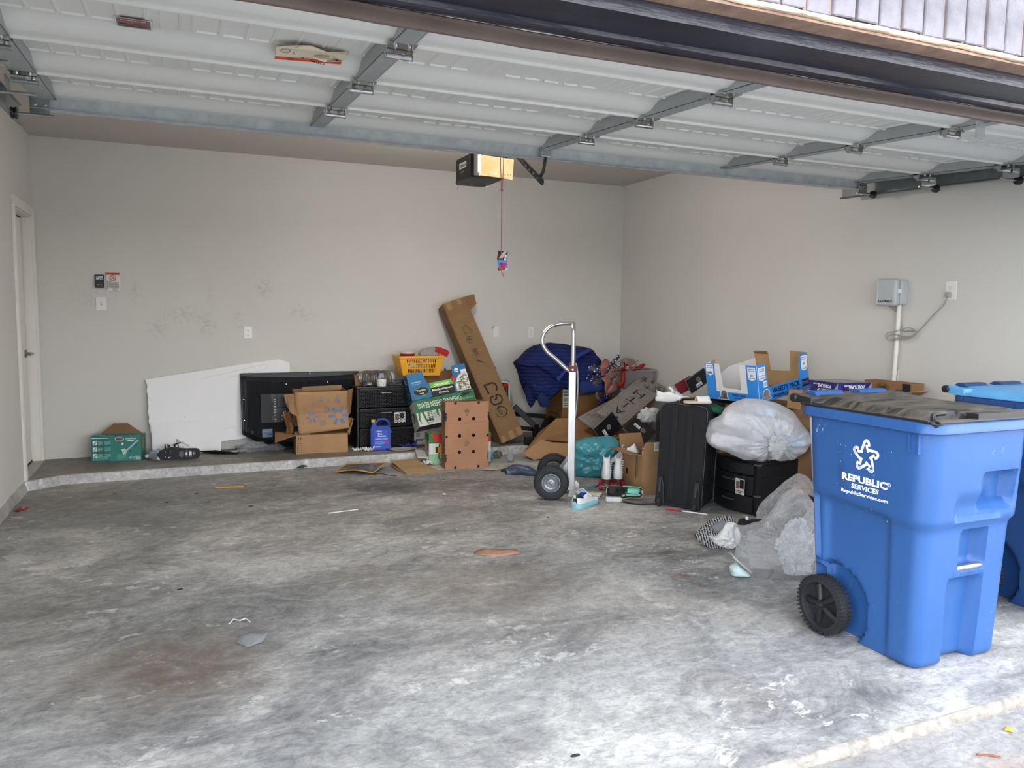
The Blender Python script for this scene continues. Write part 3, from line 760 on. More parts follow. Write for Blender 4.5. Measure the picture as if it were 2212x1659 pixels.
# warning sign
M = backf(.579, 1.595)
sg = MB()
sg.grid(lambda u, v: tuple(M @ Vector((-.0575 + .115 * u, -.082 + .164 * v, .001 + .006 * (1 - v) * abs(math.sin(u * 5)) * (1 if v < .2 else .1)))), 12, 12)
sgo = sg.build('warning_sign', pm('sign_paper', '#d9d8d2', .6, 0, .02, 5), smooth=True, solid=.0008); tag(sgo, 'white paper warning sign with a red header and no-symbol on the back wall', 'sign')
P = Print(M @ Matrix.Translation((0, 0, .0034)))
P.rect(-.056, .062, .056, .080, 'c8452c'); P.text('WARNING', .006, .071, .012, '2a1512', w=.062); P.poly([(-.042, .065), (-.028, .065), (-.035, .077)], '1c1210')
P.ring(0, .036, .0255, .0255, .004, 'b02a32'); P.line([(-.019, .052), (.019, .021)], .004, 'b02a32'); P.rect(-.012, .040, .012, .046, '8f8f8c'); P.ell(-.014, .030, .004, .005, '7a7a78', 10); P.ell(.004, .028, .004, .005, '8a8a88', 10)
P.line([(-.052, .008), (.054, .008)], .0012, '5a5a58'); P.small(-.05, .0, .04, .006, 1, '3a3a38', .7); P.small(-.048, -.062, .046, -.002, 11, '6a6a68', .5, 4)
P.small(-.03, -.078, .03, -.066, 2, '6a6a68', .5, 5); P.line([(-.054, -.064), (.054, -.064)], .001, '8a8a88')
P.emit(sgo, 'print')

# ---- right wall: sprinkler timer, conduit, outlet with cord
RW = Matrix(((0, 0, -1, W), (-1, 0, 0, 0), (0, 1, 0, 0), (0, 0, 0, 1)))              # x right (= -y), y up, z into the room (-x)
def rightf(y, z): return Matrix(((0, 0, -1, W), (-1, 0, 0, y), (0, 1, 0, z), (0, 0, 0, 1)))
M = rightf(-3.65, 1.53)
t = thing('sprinkler_timer', 'light grey sprinkler timer box on the right wall above the white conduit', 'sprinkler timer', (W, -3.65, 1.44))
MTIM = pm('grey_timer_plastic', '#aeb4b8', .42, 0, .03, 6)
bprism(t, rrect(-.088, -.085, .094, .088, .018), M, 0, .065, 'back_box', MTIM, .006, True)
bprism(t, rrect(-.084, -.092, .082, .095, .024), M, .060, .104, 'cover', MTIM, .012, True)
bprism(t, [(-.078, -.07), (-.070, -.075), (-.058, 0), (-.070, .08), (-.078, .075), (-.072, 0)], M, .104, .1055, 'grip_groove', pm('pale_grey', '#bcc2c5', .5), 0)
bprism(t, [(.078, -.07), (.070, -.075), (.058, 0), (.070, .08), (.078, .075), (.072, 0)], M, .104, .1055, 'grip_groove', pm('pale_grey', '#bcc2c5', .5), 0)
lt = MB().box((.083, -.005, .07), (.100, .022, .09), M).build('latch', pm('latch_white', '#dadcdc', .4), t, bevel=.003)
P = Print(M @ Matrix.Translation((0, 0, .1042)))
P.text('RAIN', -.034, -.060, .017, '23282a', w=.046, bold=.03, shear=.15); P.text('BIRD', .034, -.060, .017, '23282a', w=.046, bold=.03, shear=.15); P.poly([(.0, -.068), (.008, -.062), (.006, -.046), (-.001, -.052)], '23282a'); P.poly([(-.006, -.060), (-.001, -.064), (-.001, -.048)], '23282a')
P.emit(t, 'lettering')
t2 = thing('conduit_pipe', 'white plastic conduit pipe running down the right wall from the timer box', 'pipe', (W - .025, -3.69, 0))
MB().tube([(W - .024, -3.700, 1.45), (W - .024, -3.696, 1.2), (W - .024, -3.688, .92), (W - .024, -3.68, .0)], .016, 12).build('pipe', pm('white_pvc', '#d8d6d0', .4, 0, .02), t2, smooth=True)
MB().tube([(W - .006, -3.708, 1.0), (W - .005, -3.702, 0.9)], .006, 6).build('caulk_bead', pm('white_caulk', '#c9c7c0', .8), t2)
# big outlet
pt = plate(0, 0, .079, .118, 'outlet', 'white outlet on the right wall with the grey timer plug in it', rightf(-4.066, 1.535))
t3 = thing('appliance_cable', 'coiled grey power cable tied up between the timer and the right wall outlet', 'cable', (W - .02, -3.85, 1.22))
MCRD = pm('grey_cord', '#9b9894', .5, 0, .05, 20)
def RP(y, z, d): return tuple((W - d, y, z))
pg = MB(); pg.prism([(-.014, -.020), (.014, -.020), (.016, .004), (.010, .016), (-.010, .016), (-.016, .004)], .008, .036, rightf(-4.062, 1.512)); pg.build('plug', MCRD, t3, bevel=.004)
def smoothpath(ps, k=4):
    P_ = [Vector(p) for p in ps]; o_ = []
    for i in range(len(P_) - 1):
        a, b, c, d = P_[max(i - 1, 0)], P_[i], P_[i + 1], P_[min(i + 2, len(P_) - 1)]
        for q in range(k):
            s = q / k; o_.append(.5 * ((2 * b) + (c - a) * s + (2 * a - 5 * b + 4 * c - d) * s * s + (3 * b - a - 3 * c + d) * s ** 3))
    o_.append(P_[-1]); return o_
cp = [RP(-4.06, 1.495, .025), RP(-4.03, 1.44, .02), RP(-3.97, 1.39, .012), RP(-3.90, 1.315, .012), RP(-3.845, 1.26, .016), RP(-3.80, 1.232, .03), RP(-3.74, 1.235, .045), RP(-3.69, 1.240, .05), RP(-3.64, 1.225, .05), RP(-3.655, 1.205, .05), RP(-3.72, 1.220, .045), RP(-3.79, 1.225, .04), RP(-3.835, 1.245, .035), RP(-3.84, 1.275, .03), RP(-3.78, 1.290, .03), RP(-3.70, 1.262, .048), RP(-3.64, 1.252, .05), RP(-3.625, 1.222, .05), RP(-3.66, 1.20, .05), RP(-3.73, 1.21, .045), RP(-3.81, 1.222, .03), RP(-3.845, 1.25, .02), RP(-3.80, 1.27, .012), RP(-3.73, 1.265, .008), RP(-3.71, 1.31, .006), RP(-3.69, 1.38, .006), RP(-3.64, 1.425, .03), RP(-3.635, 1.45, .06)]
MB().tube(smoothpath(cp), .0042, 8).build('cable', MCRD, t3, smooth=True)
MB().tube([RP(-3.722, 1.195, .055), RP(-3.724, 1.235, .062), RP(-3.722, 1.28, .05), RP(-3.722, 1.235, .03)], .002, 5, close=True).build('cable_tie', MPLATE, t3)

# ================================================================== CARDBOARD ETC
def cardm(name, hexc, k=.10):
    if name in MATS: return MATS[name]
    g = NG(name); v = g.coord(); c = lin(hexc)[:3]
    f = g.noise(v, 5, 4); f2 = g.noise(g.coord((1, 1, 40)), 6, 3)
    col = g.ramp(f, [(.3, tuple(x * (1 - k) for x in c)), (.7, tuple(x * (1 + k) for x in c))])
    col = g.mix(.25, col, g.ramp(f2, [(.35, (.75, .75, .75)), (.65, (1.1, 1.1, 1.1))]), 'MULTIPLY')
    g.bsdf(col, .78, 0, g.noise(v, 18, 4), .12, .006, .25); MATS[name] = g.m; return g.m
MC1 = cardm('cardboard', '#9a7857'); MC2 = cardm('cardboard_light', '#a6835f'); MC3 = cardm('cardboard_dark', '#8d6b49'); MC4 = cardm('cardboard_tan', '#a58864')
MPAPER = pm('white_paper', '#d8d8d6', .7, 0, .03, 6)
MCHALK = pm('foam_board_white', '#e4e5e8', .7, 0, .02, 4, .12, 50)
def local(mb, M): return MB().add(mb.v, mb.f, M)
def cbox(M, d, name, mat, t, bev=.003, label=None): return MB().box((0, 0, 0), d, M).build(name, mat, t, bevel=bev, seg=1, label=label)
def sheet(pts, name, mat, t, th=.004, label=None, **k): return MB().poly(pts).build(name, mat, t, solid=th, label=label, **k)
def lp(M, *pts): return [tuple(M @ Vector(p)) for p in pts]
def panel_cut(M, pts, th, name, mat, t):
    """flat panel outline in the front frame (x right, y up), thickness away from the viewer"""
    return MB().prism(pts, -th, 0, M).build(name, mat, t)

# ---- teal toilet wand carton
M = fr((.386, -.247, LED), rz=-.20); d = (.391, .150, .219)
M = fr((.386, -.247, LED), rz=-.20)
t = thing('teal_carton', 'teal cleaning wand carton with its brown inner flap standing up, by the house door', 'box', tuple(M @ Vector((.2, .07, 0))))
cbox(M, d, 'carton', pm('teal_print', '#377f75', .4, 0, .06, 3), t)
sheet(lp(M, (.045, .115, .222), (.375, .115, .222), (.255, .14, .305), (.145, .14, .305)), 'flap', cardm('flap_brown', '#7d6147'), t, .004, label='brown cardboard flap')
P = Print(face(M, d, 'front')); P.rect(.0, .0, .14, .219, '2b6f6a'); P.poly([(.14, .0), (.391, .0), (.391, .03), (.2, .07), (.14, .16)], '35857a')
P.rect(.006, .196, .14, .204, 'b8dcd4')
for k in range(3):
    P.rect(.012, .140 - k * .054, .046, .176 - k * .054, 'd8e6e0'); P.line([(.02, .145 - k * .054), (.04, .170 - k * .054)], .006, '3a6a60'); P.small(.052, .140 - k * .054, .088, .174 - k * .054, 5, 'a8d4ca', .4, k)
    P.small(.105, .140 - k * .054, .150, .174 - k * .054, 5, 'a8d4ca', .4, k + 7)
P.ell(.222, .190, .036, .019, 'e4e4e4'); P.ell(.222, .190, .033, .0165, '8c2230'); P.ell(.222, .190, .027, .011, '28307c'); P.text('CLOROX', .222, .190, .010, 'f4f4f4', w=.046)
P.text('ToiletWand', .308, .194, .015, 'd8eee6', w=.085); P.rect(.285, .172, .335, .181, 'd8eee6')
P.line([(.27, .085), (.37, .178)], .012, 'c9d2d4'); P.line([(.275, .088), (.365, .172)], .004, '93a4a8'); P.poly([(.235, .10), (.262, .108), (.280, .082), (.268, .06), (.248, .058)], 'd4dcdc'); P.line([(.248, .09), (.264, .068)], .004, '7a9c98'); P.line([(.256, .097), (.272, .075)], .004, '7a9c98')
P.ell(.245, .148, .009, .010, 'e0ece8', 12); P.ell(.35, .135, .012, .012, '1f6a80', 14); P.ell(.305, .085, .011, .011, '1f6a80', 14); P.ell(.212, .09, .009, .009, '2a7f86', 14)
P.small(.01, .01, .13, .045, 5, '79bcae', .45, 3); P.small(.2, .015, .27, .06, 6, '79bcae', .45, 4); P.ring(.305, .028, .009, .009, .003, 'd8eee6', 16); P.ring(.328, .028, .009, .009, .003, 'd8eee6', 16); P.bars(.345, .012, .383, .042, '2a3a7a', 3, 'c8d4dc')
P.emit(t, 'print')
P = Print(face(M, d, 'right')); P.rect(.0, .0, .15, .219, '1d5a55'); P.rect(.02, .09, .08, .205, 'b09a50'); P.small(.02, .09, .08, .205, 6, '1d3a35', .6, 2); P.emit(t, 'side_print')

# ---- two clear water bottles
MBOT = filmm('clear_bottle_plastic', '#cfd8dc', .72, .06, .5, .2, 30)
def bottle(px, py, yaw, label, r=.032, L_=.20):
    M = Matrix.Translation((px, py, LED + r)) @ Matrix.Rotation(yaw, 4, 'Z') @ Matrix.Rotation(PI / 2, 4, 'X')
    t = thing('water_bottle', label, 'bottle', (px, py, LED))
    prof = [(.006, 0), (r * .8, 0), (r, .010)]
    for k in range(9): prof += [(r * (.96 if k % 2 else 1), .02 + k * .0145)]
    prof += [(r * .98, .150), (r * .6, .172), (.013, .185), (.013, .190)]
    MB().lathe(prof, M, 20).build('body', MBOT, t, smooth=True)
    MB().lathe([(.0145, .188), (.0145, .203), (.002, .203)], M, 14).build('cap', pm('bottle_cap_white', '#d4d8da', .4), t, smooth=True)
    MB().lathe([(r * 1.01, .055), (r * 1.01, .095)], M, 20, (False, False)).build('label_band', pm('pale_blue_label', '#9cc0d4', .4, 0, .2, 40), t, smooth=True)
bottle(.838, -.245, .35, 'empty clear water bottle lying next to the teal carton')
bottle(.905, -.13, -.5, 'empty clear water bottle lying behind the black trainer sole')

# ---- generic shoe, heel at x=0, toe at x=L, sole on z=0
def shoe(name, label, M, L_, mats, wid=.1, hgt=.085, cat='shoe', group=None, collar=.105, stripe=None, toecap=None, chunky=.030, loc=None, bands=None, chain=False):
    upm, som, lim, lam = mats
    t = thing(name, label, cat, loc or tuple(M @ Vector((L_ / 2, 0, 0))), group)
    def hw(s):   # half width along the length
        return wid / 2 * (.70 + .12 * math.sin(PI * min(1, s * 2)) + .30 * math.sin(PI * sstep(.25, 1.05, s)) ** 1.0) * (1 - max(0, (s - .86) / .14) ** 2.2 * .75) * (1 - max(0, (.06 - s) / .06) ** 2 * .55)
    def asym(s): return .012 * math.sin(PI * sstep(.3, 1, s))
    n = 26; rs = []
    outl = [(s, 1) for s in [i / n for i in range(n + 1)]] + [(s, -1) for s in [i / n for i in range(n, -1, -1)]]
    lo = [(s * L_, k * hw(s) * .96 + asym(s), (.012 if s > .9 else 0) * sstep(.85, 1, s)) for s, k in outl]
    mid = [(s * L_ * 1.02 - .003, k * (hw(s) + .004) + asym(s), chunky * .6 + (.006) * sstep(.8, 1, s)) for s, k in outl]
    hi = [(s * L_, k * hw(s) + asym(s), chunky * (1.15 - .25 * s)) for s, k in outl]
    so = MB().rings([lo, mid, hi], True, (True, True), M).build('sole', som, t, smooth=True)
    # tread
    tr = MB()
    for i in range(9):
        s = .08 + i * .1
        if .42 < s < .55: continue
        tr.box((s * L_ - .006, -hw(s) * .75 + asym(s), -.003 + .012 * sstep(.85, 1, s)), (s * L_ + .006, hw(s) * .75 + asym(s), .002), M)
    tro = tr.build('tread', pm('tread_black', '#1a1b1e', .6), t); tro['kind'] = 'stuff'
    def top(s):
        if s < .42: return hgt * (1.0 - .12 * math.sin(PI * sstep(0, .42, s)))
        return hgt * (1.0 - .48 * sstep(.40, .82, s)) * (1 - max(0, (s - .88) / .12) ** 2 * .62)
    nv = 22; mbU = MB(); nu = 34
    vs = []; pit = []
    for i in range(nu + 1):
        s = i / nu
        for j in range(nv + 1):
            a = PI * j / nv; ca = math.cos(a); sa = math.sin(a) ** .55
            h = top(s); x = s * L_ * 1.0; yv = hw(s) * .97 * (abs(ca) ** .9 * (1 if ca > 0 else -1)); zv = chunky * .8 + (h - chunky * .8) * sa
            o_ = .52 * sstep(.03, .1, s) * (1 - sstep(.36, .52, s) * .75)
            inpit = s > .04 and s < .50 and abs(ca) < o_
            if inpit: zv = chunky * 1.2 + .01 + (.03 * sstep(.36, .50, s))
            vs.append((x - .006 * (1 - sa) * 0, yv + asym(s), zv)); pit.append(inpit)
    for i in range(nu):
        for j in range(nv):
            q = (i * (nv + 1) + j, (i + 1) * (nv + 1) + j, (i + 1) * (nv + 1) + j + 1, i * (nv + 1) + j + 1)
            k = sum(pit[z] for z in q); s = (i + .5) / nu; sidez = abs(math.cos(PI * (j + .5) / nv))
            mbU.f.append(q); m_ = 0
            if k >= 1: m_ = 1
            elif bands:
                for (sa_, sb_, za_, zb_, mi_) in bands:
                    if sa_ < s < sb_ and za_ < sidez < zb_: m_ = mi_
            mbU.mi.append(m_)
    mbU.v = [tuple(M @ Vector(p)) for p in vs]
    allm = [upm, lim] + ([b for b in stripe] if stripe else [])
    mbU.build('upper', allm, t, smooth=True)
    la = MB()
    for i in range(5):
        s = .46 + i * .055; z = top(s) + .004; w_ = hw(s) * .42
        la.tube(lp(M, (s * L_, -w_, z - .012), (s * L_ + .004, -w_ * .4, z), (s * L_ + .006, w_ * .4, z), (s * L_ + .010, w_, z - .012)), .0035, 6)
    la.tube(lp(M, (.45 * L_, .01, top(.45)), (.42 * L_, .035, top(.45) + .02), (.40 * L_, .05, top(.42)), (.44 * L_, .055, top(.45) - .02)), .0028, 6)
    la.build('laces', lam, t, smooth=True)
    tg = MB().grid(lambda u, v: tuple(M @ Vector((L_ * (.50 - .14 * v), (u - .5) * wid * .42 + .004, top(.5) - .004 + .030 * v + .012 * math.sin(PI * u)))), 6, 5)
    tg.build('tongue', upm, t, smooth=True, solid=.004)
    return t, M, hw, top
MSBLK = pm('shoe_black', '#1b1c20', .6, 0, .1, 20); MSWHT = pm('shoe_white', '#d7d8da', .5, 0, .05, 20); MSGRY = pm('shoe_grey', '#8d8f93', .6, 0, .1, 20)
# trainer lying on its side, sole towards the camera
M = Matrix.Translation((1.235, -.40, LED + .052)) @ Matrix.Rotation(PI, 4, 'Z') @ Matrix.Rotation(.06, 4, 'Y') @ Matrix.Rotation(-PI / 2 + .0, 4, 'X')
M = Matrix(((-1, 0, 0, 1.23), (0, 0, 1, -.46), (0, 1, 0, LED + .056), (0, 0, 0, 1)))
M = M @ Matrix.Rotation(.0, 4, 'Y')
t, M_, hw_, tp_ = shoe('trainer', 'black and white trainer on its side on the ledge, dark tread facing out', M, .33, (MSWHT, MSBLK, MSBLK, MSWHT), .105, .10, loc=(1.06, -.43, LED), stripe=[MSBLK], bands=[(.1, .5, .3, .8, 2)])
P = Print(M @ Matrix(((1, 0, 0, 0), (0, 1, 0, 0), (0, 0, -1, 0), (0, 0, 0, 1))))
P.poly(circ(.085, .004, .052, .030, 20), '58585c'); P.poly(circ(.082, .004, .034, .017, 20), 'dcdcdc'); P.poly([(.14, -.03), (.165, -.012), (.165, .02), (.14, .036), (.125, .01)], '55565a')
for k in range(3):
    for s in (-1, 1): P.rect(.19 + k * .04, s * .022 - .007 + .008, .194 + k * .04, s * .022 + .007 + .008, '9a9a9a')
P.ell(.245, -.022, .005, .005, 'e8e8e8', 8)
P.emit(t, 'tread_inset')
M = fr((.955, -.20, LED), rz=.35)
shoe('trainer', 'white trainer with black striped collar standing behind the upturned black sole', M, .29, (MSWHT, MSWHT, MSBLK, MSWHT), .105, .115, stripe=[MSBLK], bands=[(.02, .12, .2, 1, 2), (.2, .26, .35, .95, 2), (.32, .36, .35, .95, 2)])
# ---- torn foam boards leaning on the back wall
def by(z): return -.085 + .078 * (z - LED) / .84
t1 = [(.907, .120), (.897, .16), (.872, .21), (.850, .25), (.832, .30), (.838, .33), (.824, .37), (.830, .41), (.819, .46), (.829, .505), (.823, .55), (.826, .60), (.815, .64), (.824, .69), (.812, .72), (.806, .744), (1.35, .825), (1.60, .862), (1.85, .895), (1.954, .907), (1.985, .893), (2.02, .885), (2.046, .868), (2.05, .60), (2.03, .25), (1.72, .21), (1.588, .178), (1.30, .155), (1.10, .137)]
mb = MB(); n = len(t1)
mb.rings([[(x, by(z) - o_, z) for x, z in t1] for o_ in (0, .012)], True)
fb_ = mb.build('foam_board', MCHALK); tag(fb_, 'large white foam board with a torn left edge leaning on the back wall', 'board')
P = Print(None, lambda x, y, z: (x, by(y) - .012 - z, y))
P.line([(1.25, .735), (1.83, .865), (1.84, .82), (1.50, .745)], .0018, 'b4b4b6'); P.line([(1.15, .215), (1.545, .295), (1.552, .24)], .0018, 'b9b9bb'); P.line([(1.72, .85), (1.74, .2)], .0014, 'cfcfd1'); P.ell(1.12, .40, .003, .003, '4a4a4a', 8)
P.emit(fb_, 'crease_lines')
t2_ = [(.848, LED), (.846, .34), (.858, .36), (1.42, .36), (1.42, .12), (1.415, LED + .004), (1.2, LED)]
mb = MB().rings([[(x, -.10 + .08 * (z - LED) - o_, z) for x, z in t2_] for o_ in (0, .010)], True)
tag(mb.build('foam_board', MCHALK), 'smaller white board standing behind the torn one, only its lower edge showing', 'board')

# ---- television, back to the room
M = fr((1.60, -.170, LED + .004), rx=-.155); TW, TH = 1.10, .715
tv = thing('television', 'large black flat television leaning on the back wall, ribbed rear side out', 'television', (2.15, -.13, LED))
MTV = pm('tv_black_plastic', '#10131c', .42, 0, .08, 12)
def zb(x): return .015 + (.145 * (1 - min(1, x / .42)) ** 2.2 if x < .42 else 0)
scr = MB().prism([(.42 * k / 12, zb(.42 * k / 12) - .006) for k in range(13)] + [(TW, .009), (TW, TH), (0, TH)], -.030, 0, M @ XZ).build('bezel', MTV, tv, bevel=.004)
def zb(x): return .015 + (.145 * (1 - min(1, x / .42)) ** 2.2 if x < .42 else 0)
mb = MB(); nr = 86; rs = []
vs = []; nzr = 14
for i in range(nr * 2 + 1):
    x = .006 + (TW - .012) * i / (nr * 2); rib = .0035 if i % 2 else 0
    e_ = min(1, min(x, TW - x) / .05); dep = .018 + .028 * sstep(0, 1, e_) - rib
    ztop = TH - .028 - .020 * math.sin(PI * x / TW)
    for j in range(nzr + 1):
        v = j / nzr; z = zb(x) + (ztop - zb(x)) * v
        ed = min(1, min(v, 1 - v) / .06)
        vs.append((x, -.0 - dep * sstep(0, 1, ed) , z))
mb.v = [tuple(M @ Vector(p)) for p in vs]
for i in range(nr * 2):
    for j in range(nzr): mb.f.append((i * (nzr + 1) + j, (i + 1) * (nzr + 1) + j, (i + 1) * (nzr + 1) + j + 1, i * (nzr + 1) + j + 1)); mb.mi.append(0)
mb.build('ribbed_back', MTV, tv)
mb = MB().box((.165, -.052, .245), (.58, -.040, .515), M); mb.build('port_panel', MTV, tv, bevel=.004)
mb = MB().box((.31, -.056, .385), (.57, -.050, .51), M); mb.build('port_cover', pm('tv_panel', '#1c202b', .4), tv, bevel=.003)
P = Print(M @ XZ @ Matrix.Translation((0, 0, .0525)))
P.rect(.172, .25, .275, .51, '11141c'); P.rect(.262, .44, .274, .51, '4a4e55'); P.rect(.262, .27, .272, .31, '3c4048')
for k, y in enumerate((.455, .435, .415, .39, .36, .335, .31, .272)): P.rect(.285, y, .300, y + .009, ('b8bcc0', 'c9a94a')[k == 6])
for a, b in ((.345, .30), (.345, .27), (.36, .33), (.375, .34), (.385, .32), (.38, .29)): P.rect(a, b, a + .013, b + .013, 'b4b4ae')
P.emit(tv, 'ports')
P = Print(M @ XZ @ Matrix.Translation((0, 0, .0475))); P.rect(.172, .115, .263, .19, '5f7690'); P.small(.18, .12, .255, .165, 4, '2c3a4c', .5); P.text('SAMSUNG', .195, .18, .006, '1c2430'); P.rect(.075, .155, .098, .18, '0c0d12'); P.ell(.27, .06, .007, .007, '08090c', 12)
P.emit(tv, 'rating_label', label='grey blue rating label')
mb = MB()
for a, b in ((.40, .60), (.78, .61), (.02, .47), (.02, .28), (.62, .70)): mb.cyl(tuple(M @ Vector((a, -.046, b))), tuple(M @ Vector((a, -.050, b))), .004, n=8)
o = mb.build('screws', MZINC, tv); o['kind'] = 'stuff'
# ---- scraps on the ledge left of the television
def scrap(name, pts, mat, label, cat, th=.002, crump=.0, z0=LED, group=None):
    """flat piece lying on a surface: outline in x, y"""
    n = len(pts); cx = sum(p[0] for p in pts) / n; cy = sum(p[1] for p in pts) / n
    vs = [(cx, cy, z0 + .003 + crump)]; fs = []
    for k, (x, y) in enumerate(pts):
        vs.append(((x + cx) / 2, (y + cy) / 2, z0 + .002 + crump * (.5 + .5 * math.sin(k * 2.4))))
    for k, (x, y) in enumerate(pts): vs.append((x, y, z0 + .0015 + crump * .6 * abs(math.sin(k * 1.7 + .3))))
    for k in range(n):
        q = (k + 1) % n; fs += [(0, 1 + k, 1 + q), (1 + k, 1 + n + k, 1 + n + q, 1 + q)]
    o = MB().add(vs, fs).build(name, mat, None, solid=th, smooth=crump > 0); tag(o, label, cat, group); return o
MBLKP = pm('black_tissue', '#17171a', .7, 0, .3, 40)
mb = MB()
for k in range(7):
    a = 1.25 + k * .022; mb.add(*(lambda x, y, l, s: ([(x, y, LED + .002), (x + l, y - .07 + s, LED + .004), (x + l * .9, y - .10 + s, LED + .015), (x - .03, y - .03, LED + .02 + .004 * k)], [(0, 1, 2, 3)]))(a, -.10 - k * .022, .17 + .02 * (k % 3), .01 * (k % 4)))
tag(mb.build('torn_black_plastic', MBLKP, solid=.002), 'shredded black plastic sheeting lying on the ledge right of the trainers', 'plastic sheet')
scrap('torn_wrapper', [(1.46, -.20), (1.53, -.16), (1.62, -.11), (1.68, -.10), (1.62, -.17), (1.55, -.23), (1.49, -.235)], pm('cream_wrapper', '#c9c3ad', .6, 0, .1, 20), 'cream paper scrap with a peach corner on the ledge', 'scrap', .001, .014)
mb = MB(); mb.lathe([(.022, 0), (.024, .006), (.022, .016), (.010, .018)], Matrix.Translation((1.565, -.055, LED)), 12); tag(mb.build('bottle_cap', pm('green_cap', '#1f4a33', .5), smooth=True), 'dark green cap on the ledge at the foot of the white board', 'cap')
def crumple(u, v, seed, amp=1): return amp * (fbm((u * 3.1, v * 3.1, seed), 1.3, 4) + .5 * abs(fbm((u * 7, v * 7, seed + 4), 1.1, 3)))
def bagblob(c, r, seed, amp=.18, nu=44, nv=26, flat=.25, M=None, freq=1.7):
    """crumpled bag: a sphere pulled in and out in creases, flat underneath"""
    mb = MB(); c = Vector(c)
    def f(u, v):
        a = 2 * PI * u; b = PI * v
        d = Vector((math.cos(a) * math.sin(b), math.sin(a) * math.sin(b), -math.cos(b)))
        q = 1 + amp * (fbm(d * freq + Vector((seed, 0, 0)), 1, 3) * 1.2 + .55 * (1 - 2 * abs(fbm(d * freq * 2.3 + Vector((0, seed, 3)), 1, 3))) + .22 * (1 - 2 * abs(fbm(d * freq * 6 + Vector((0, seed, 9)), 1, 2))))
        p = Vector((d.x * r[0], d.y * r[1], d.z * r[2])) * q
        p.z = max(p.z, -r[2] * (1 - flat) if flat else p.z)
        return tuple(c + (M @ p if M is not None else p))
    mb.grid(f, nu, nv); return mb
MCLR = filmm('clear_wrap', '#cfd4d6', .8, .08, .45, .6, 30)
o = bagblob((1.68, -.20, LED + .035), (.13, .06, .042), 3.3, .3).build('plastic_bag', MCLR, smooth=True); tag(o, 'small clear plastic bag at the left foot of the television', 'plastic bag')
o = bagblob((2.02 - .14, -.22, LED + .025), (.07, .05, .03), 5.1, .3, 24, 14).build('plastic_bag', MCLR, smooth=True); tag(o, 'wisp of clear plastic film under the television between the bag and the brown box', 'plastic bag')

# ---- lower carton and upper crushed carton
M = fr((2.030, -.495, LED), rz=-.065); d = (.462, .29, .172)
lb = thing('cardboard_box', 'brown shipping box on the ledge with a white label on top, under the flower-printed box', 'box', tuple(M @ Vector((.23, .17, 0))))
cbox(M, d, 'carton', MC2, lb)
sheet(lp(M, (.0, .0, .165), (-.185, -.02, .195), (-.155, -.07, .112), (.0, -.02, .158)) if False else lp(M, (0, .02, .17), (0, .26, .17), (-.17, .20, .185), (-.18, -.02, .12)), 'flap', MC3, lb, .004)
sheet(lp(M, (.462, .05, .172), (.462, .26, .172), (.53, .24, .30), (.52, .10, .27)), 'flap', MC3, lb, .004)
P = Print(face(M, d, 'front')); P.line([(.025, .152), (.025, .13)], .004, '3a2a1c'); P.line([(.043, .152), (.043, .13)], .004, '3a2a1c'); P.poly([(.017, .146), (.033, .146), (.025, .158)], '3a2a1c'); P.poly([(.035, .146), (.051, .146), (.043, .158)], '3a2a1c'); P.rect(.012, .122, .054, .124, '3a2a1c')
P.line([(.012, .018), (.054, .018), (.054, .098), (.012, .098), (.012, .018)], .002, '3a2a1c')
for k in range(4): P.line([(.012, .034 + k * .016), (.054, .034 + k * .016)], .0016, '3a2a1c')
P.emit(lb, 'print')
P = Print(face(M, d, 'top')); P.rect(-.0, .02, .125, .21, 'e2e2e0'); P.small(.008, .19, .118, .205, 2, '3a3a3a'); P.small(.02, .09, .11, .15, 4, '2a2a2a', .6); P.rect(.03, .105, .1, .13, 'e2e2e0'); P.small(.03, .105, .095, .128, 1, '1a1a1a', .8); P.small(.03, .04, .09, .06, 1, '4a4a4a'); P.emit(lb, 'shipping_label', label='white shipping label')
P = Print(face(M, d, 'left')); P.ring(.2, .08, .06, .05, .014, '4c3a2a', 24, 190, 350); P.emit(lb, 'side_print')
M = fr((2.043, -.475, .262), rx=-.03, rz=-.01); Hh = .372
ub = thing('cardboard_box', 'crushed brown box printed with blue flowers, lying on the labelled shipping box', 'box', tuple(M @ Vector((.23, .15, 0))))
def crp(x, y):  # crushed front panel
    k = .022 * (1 - sstep(.0, .10, abs(y - .18))) + .006 * fbm((x * 9, y * 9, 2), 1) - .012 * sstep(.1, 0, y)
    return k
def uf(u, v):
    x0 = .0 + .020 * (1 - v) ** 2 - .012 * v ; x1 = .470 - .016 * v
    y = .068 * (1 - v) * (1 - u) * -.15 + v * (Hh - .0) * (1) + (.045 * u - .0) * (1 - v) * .6
    return tuple(M @ Vector((x0 + (x1 - x0) * u, -crp(u * .46, v * Hh) * -1, y)))
mb = MB().grid(uf, 14, 14); mb.build('front_panel', MC2, ub, smooth=True, solid=.005, off=-1)
sheet(lp(M, (-.01, .01, .37), (.012, .02, .07), (.02, .24, .07), (.0, .24, .40)), 'side_panel', MC1, ub, .005)
sheet(lp(M, (.455, .01, .37), (.468, .01, .03), (.46, .26, .03), (.45, .26, .39)), 'side_panel', MC1, ub, .005)
sheet(lp(M, (.0, .25, .04), (.45, .25, .04), (.45, .25, .385), (.0, .25, .385)), 'back_panel', MC3, ub, .005)
sheet(lp(M, (.085, .235, .36), (.445, .235, .37), (.445, .22, .412), (.085, .22, .405)), 'flap', MC4, ub, .005)
sheet(lp(M, (-.01, .20, .355), (.08, .22, .36), (.085, .21, .392), (-.012, .20, .385)), 'flap', MC3, ub, .005)
sheet(lp(M, (-.012, .01, .355), (-.098, .06, .350), (-.085, .05, .27), (-.045, .03, .18), (.004, .01, .16)), 'flap', MC2, ub, .006)
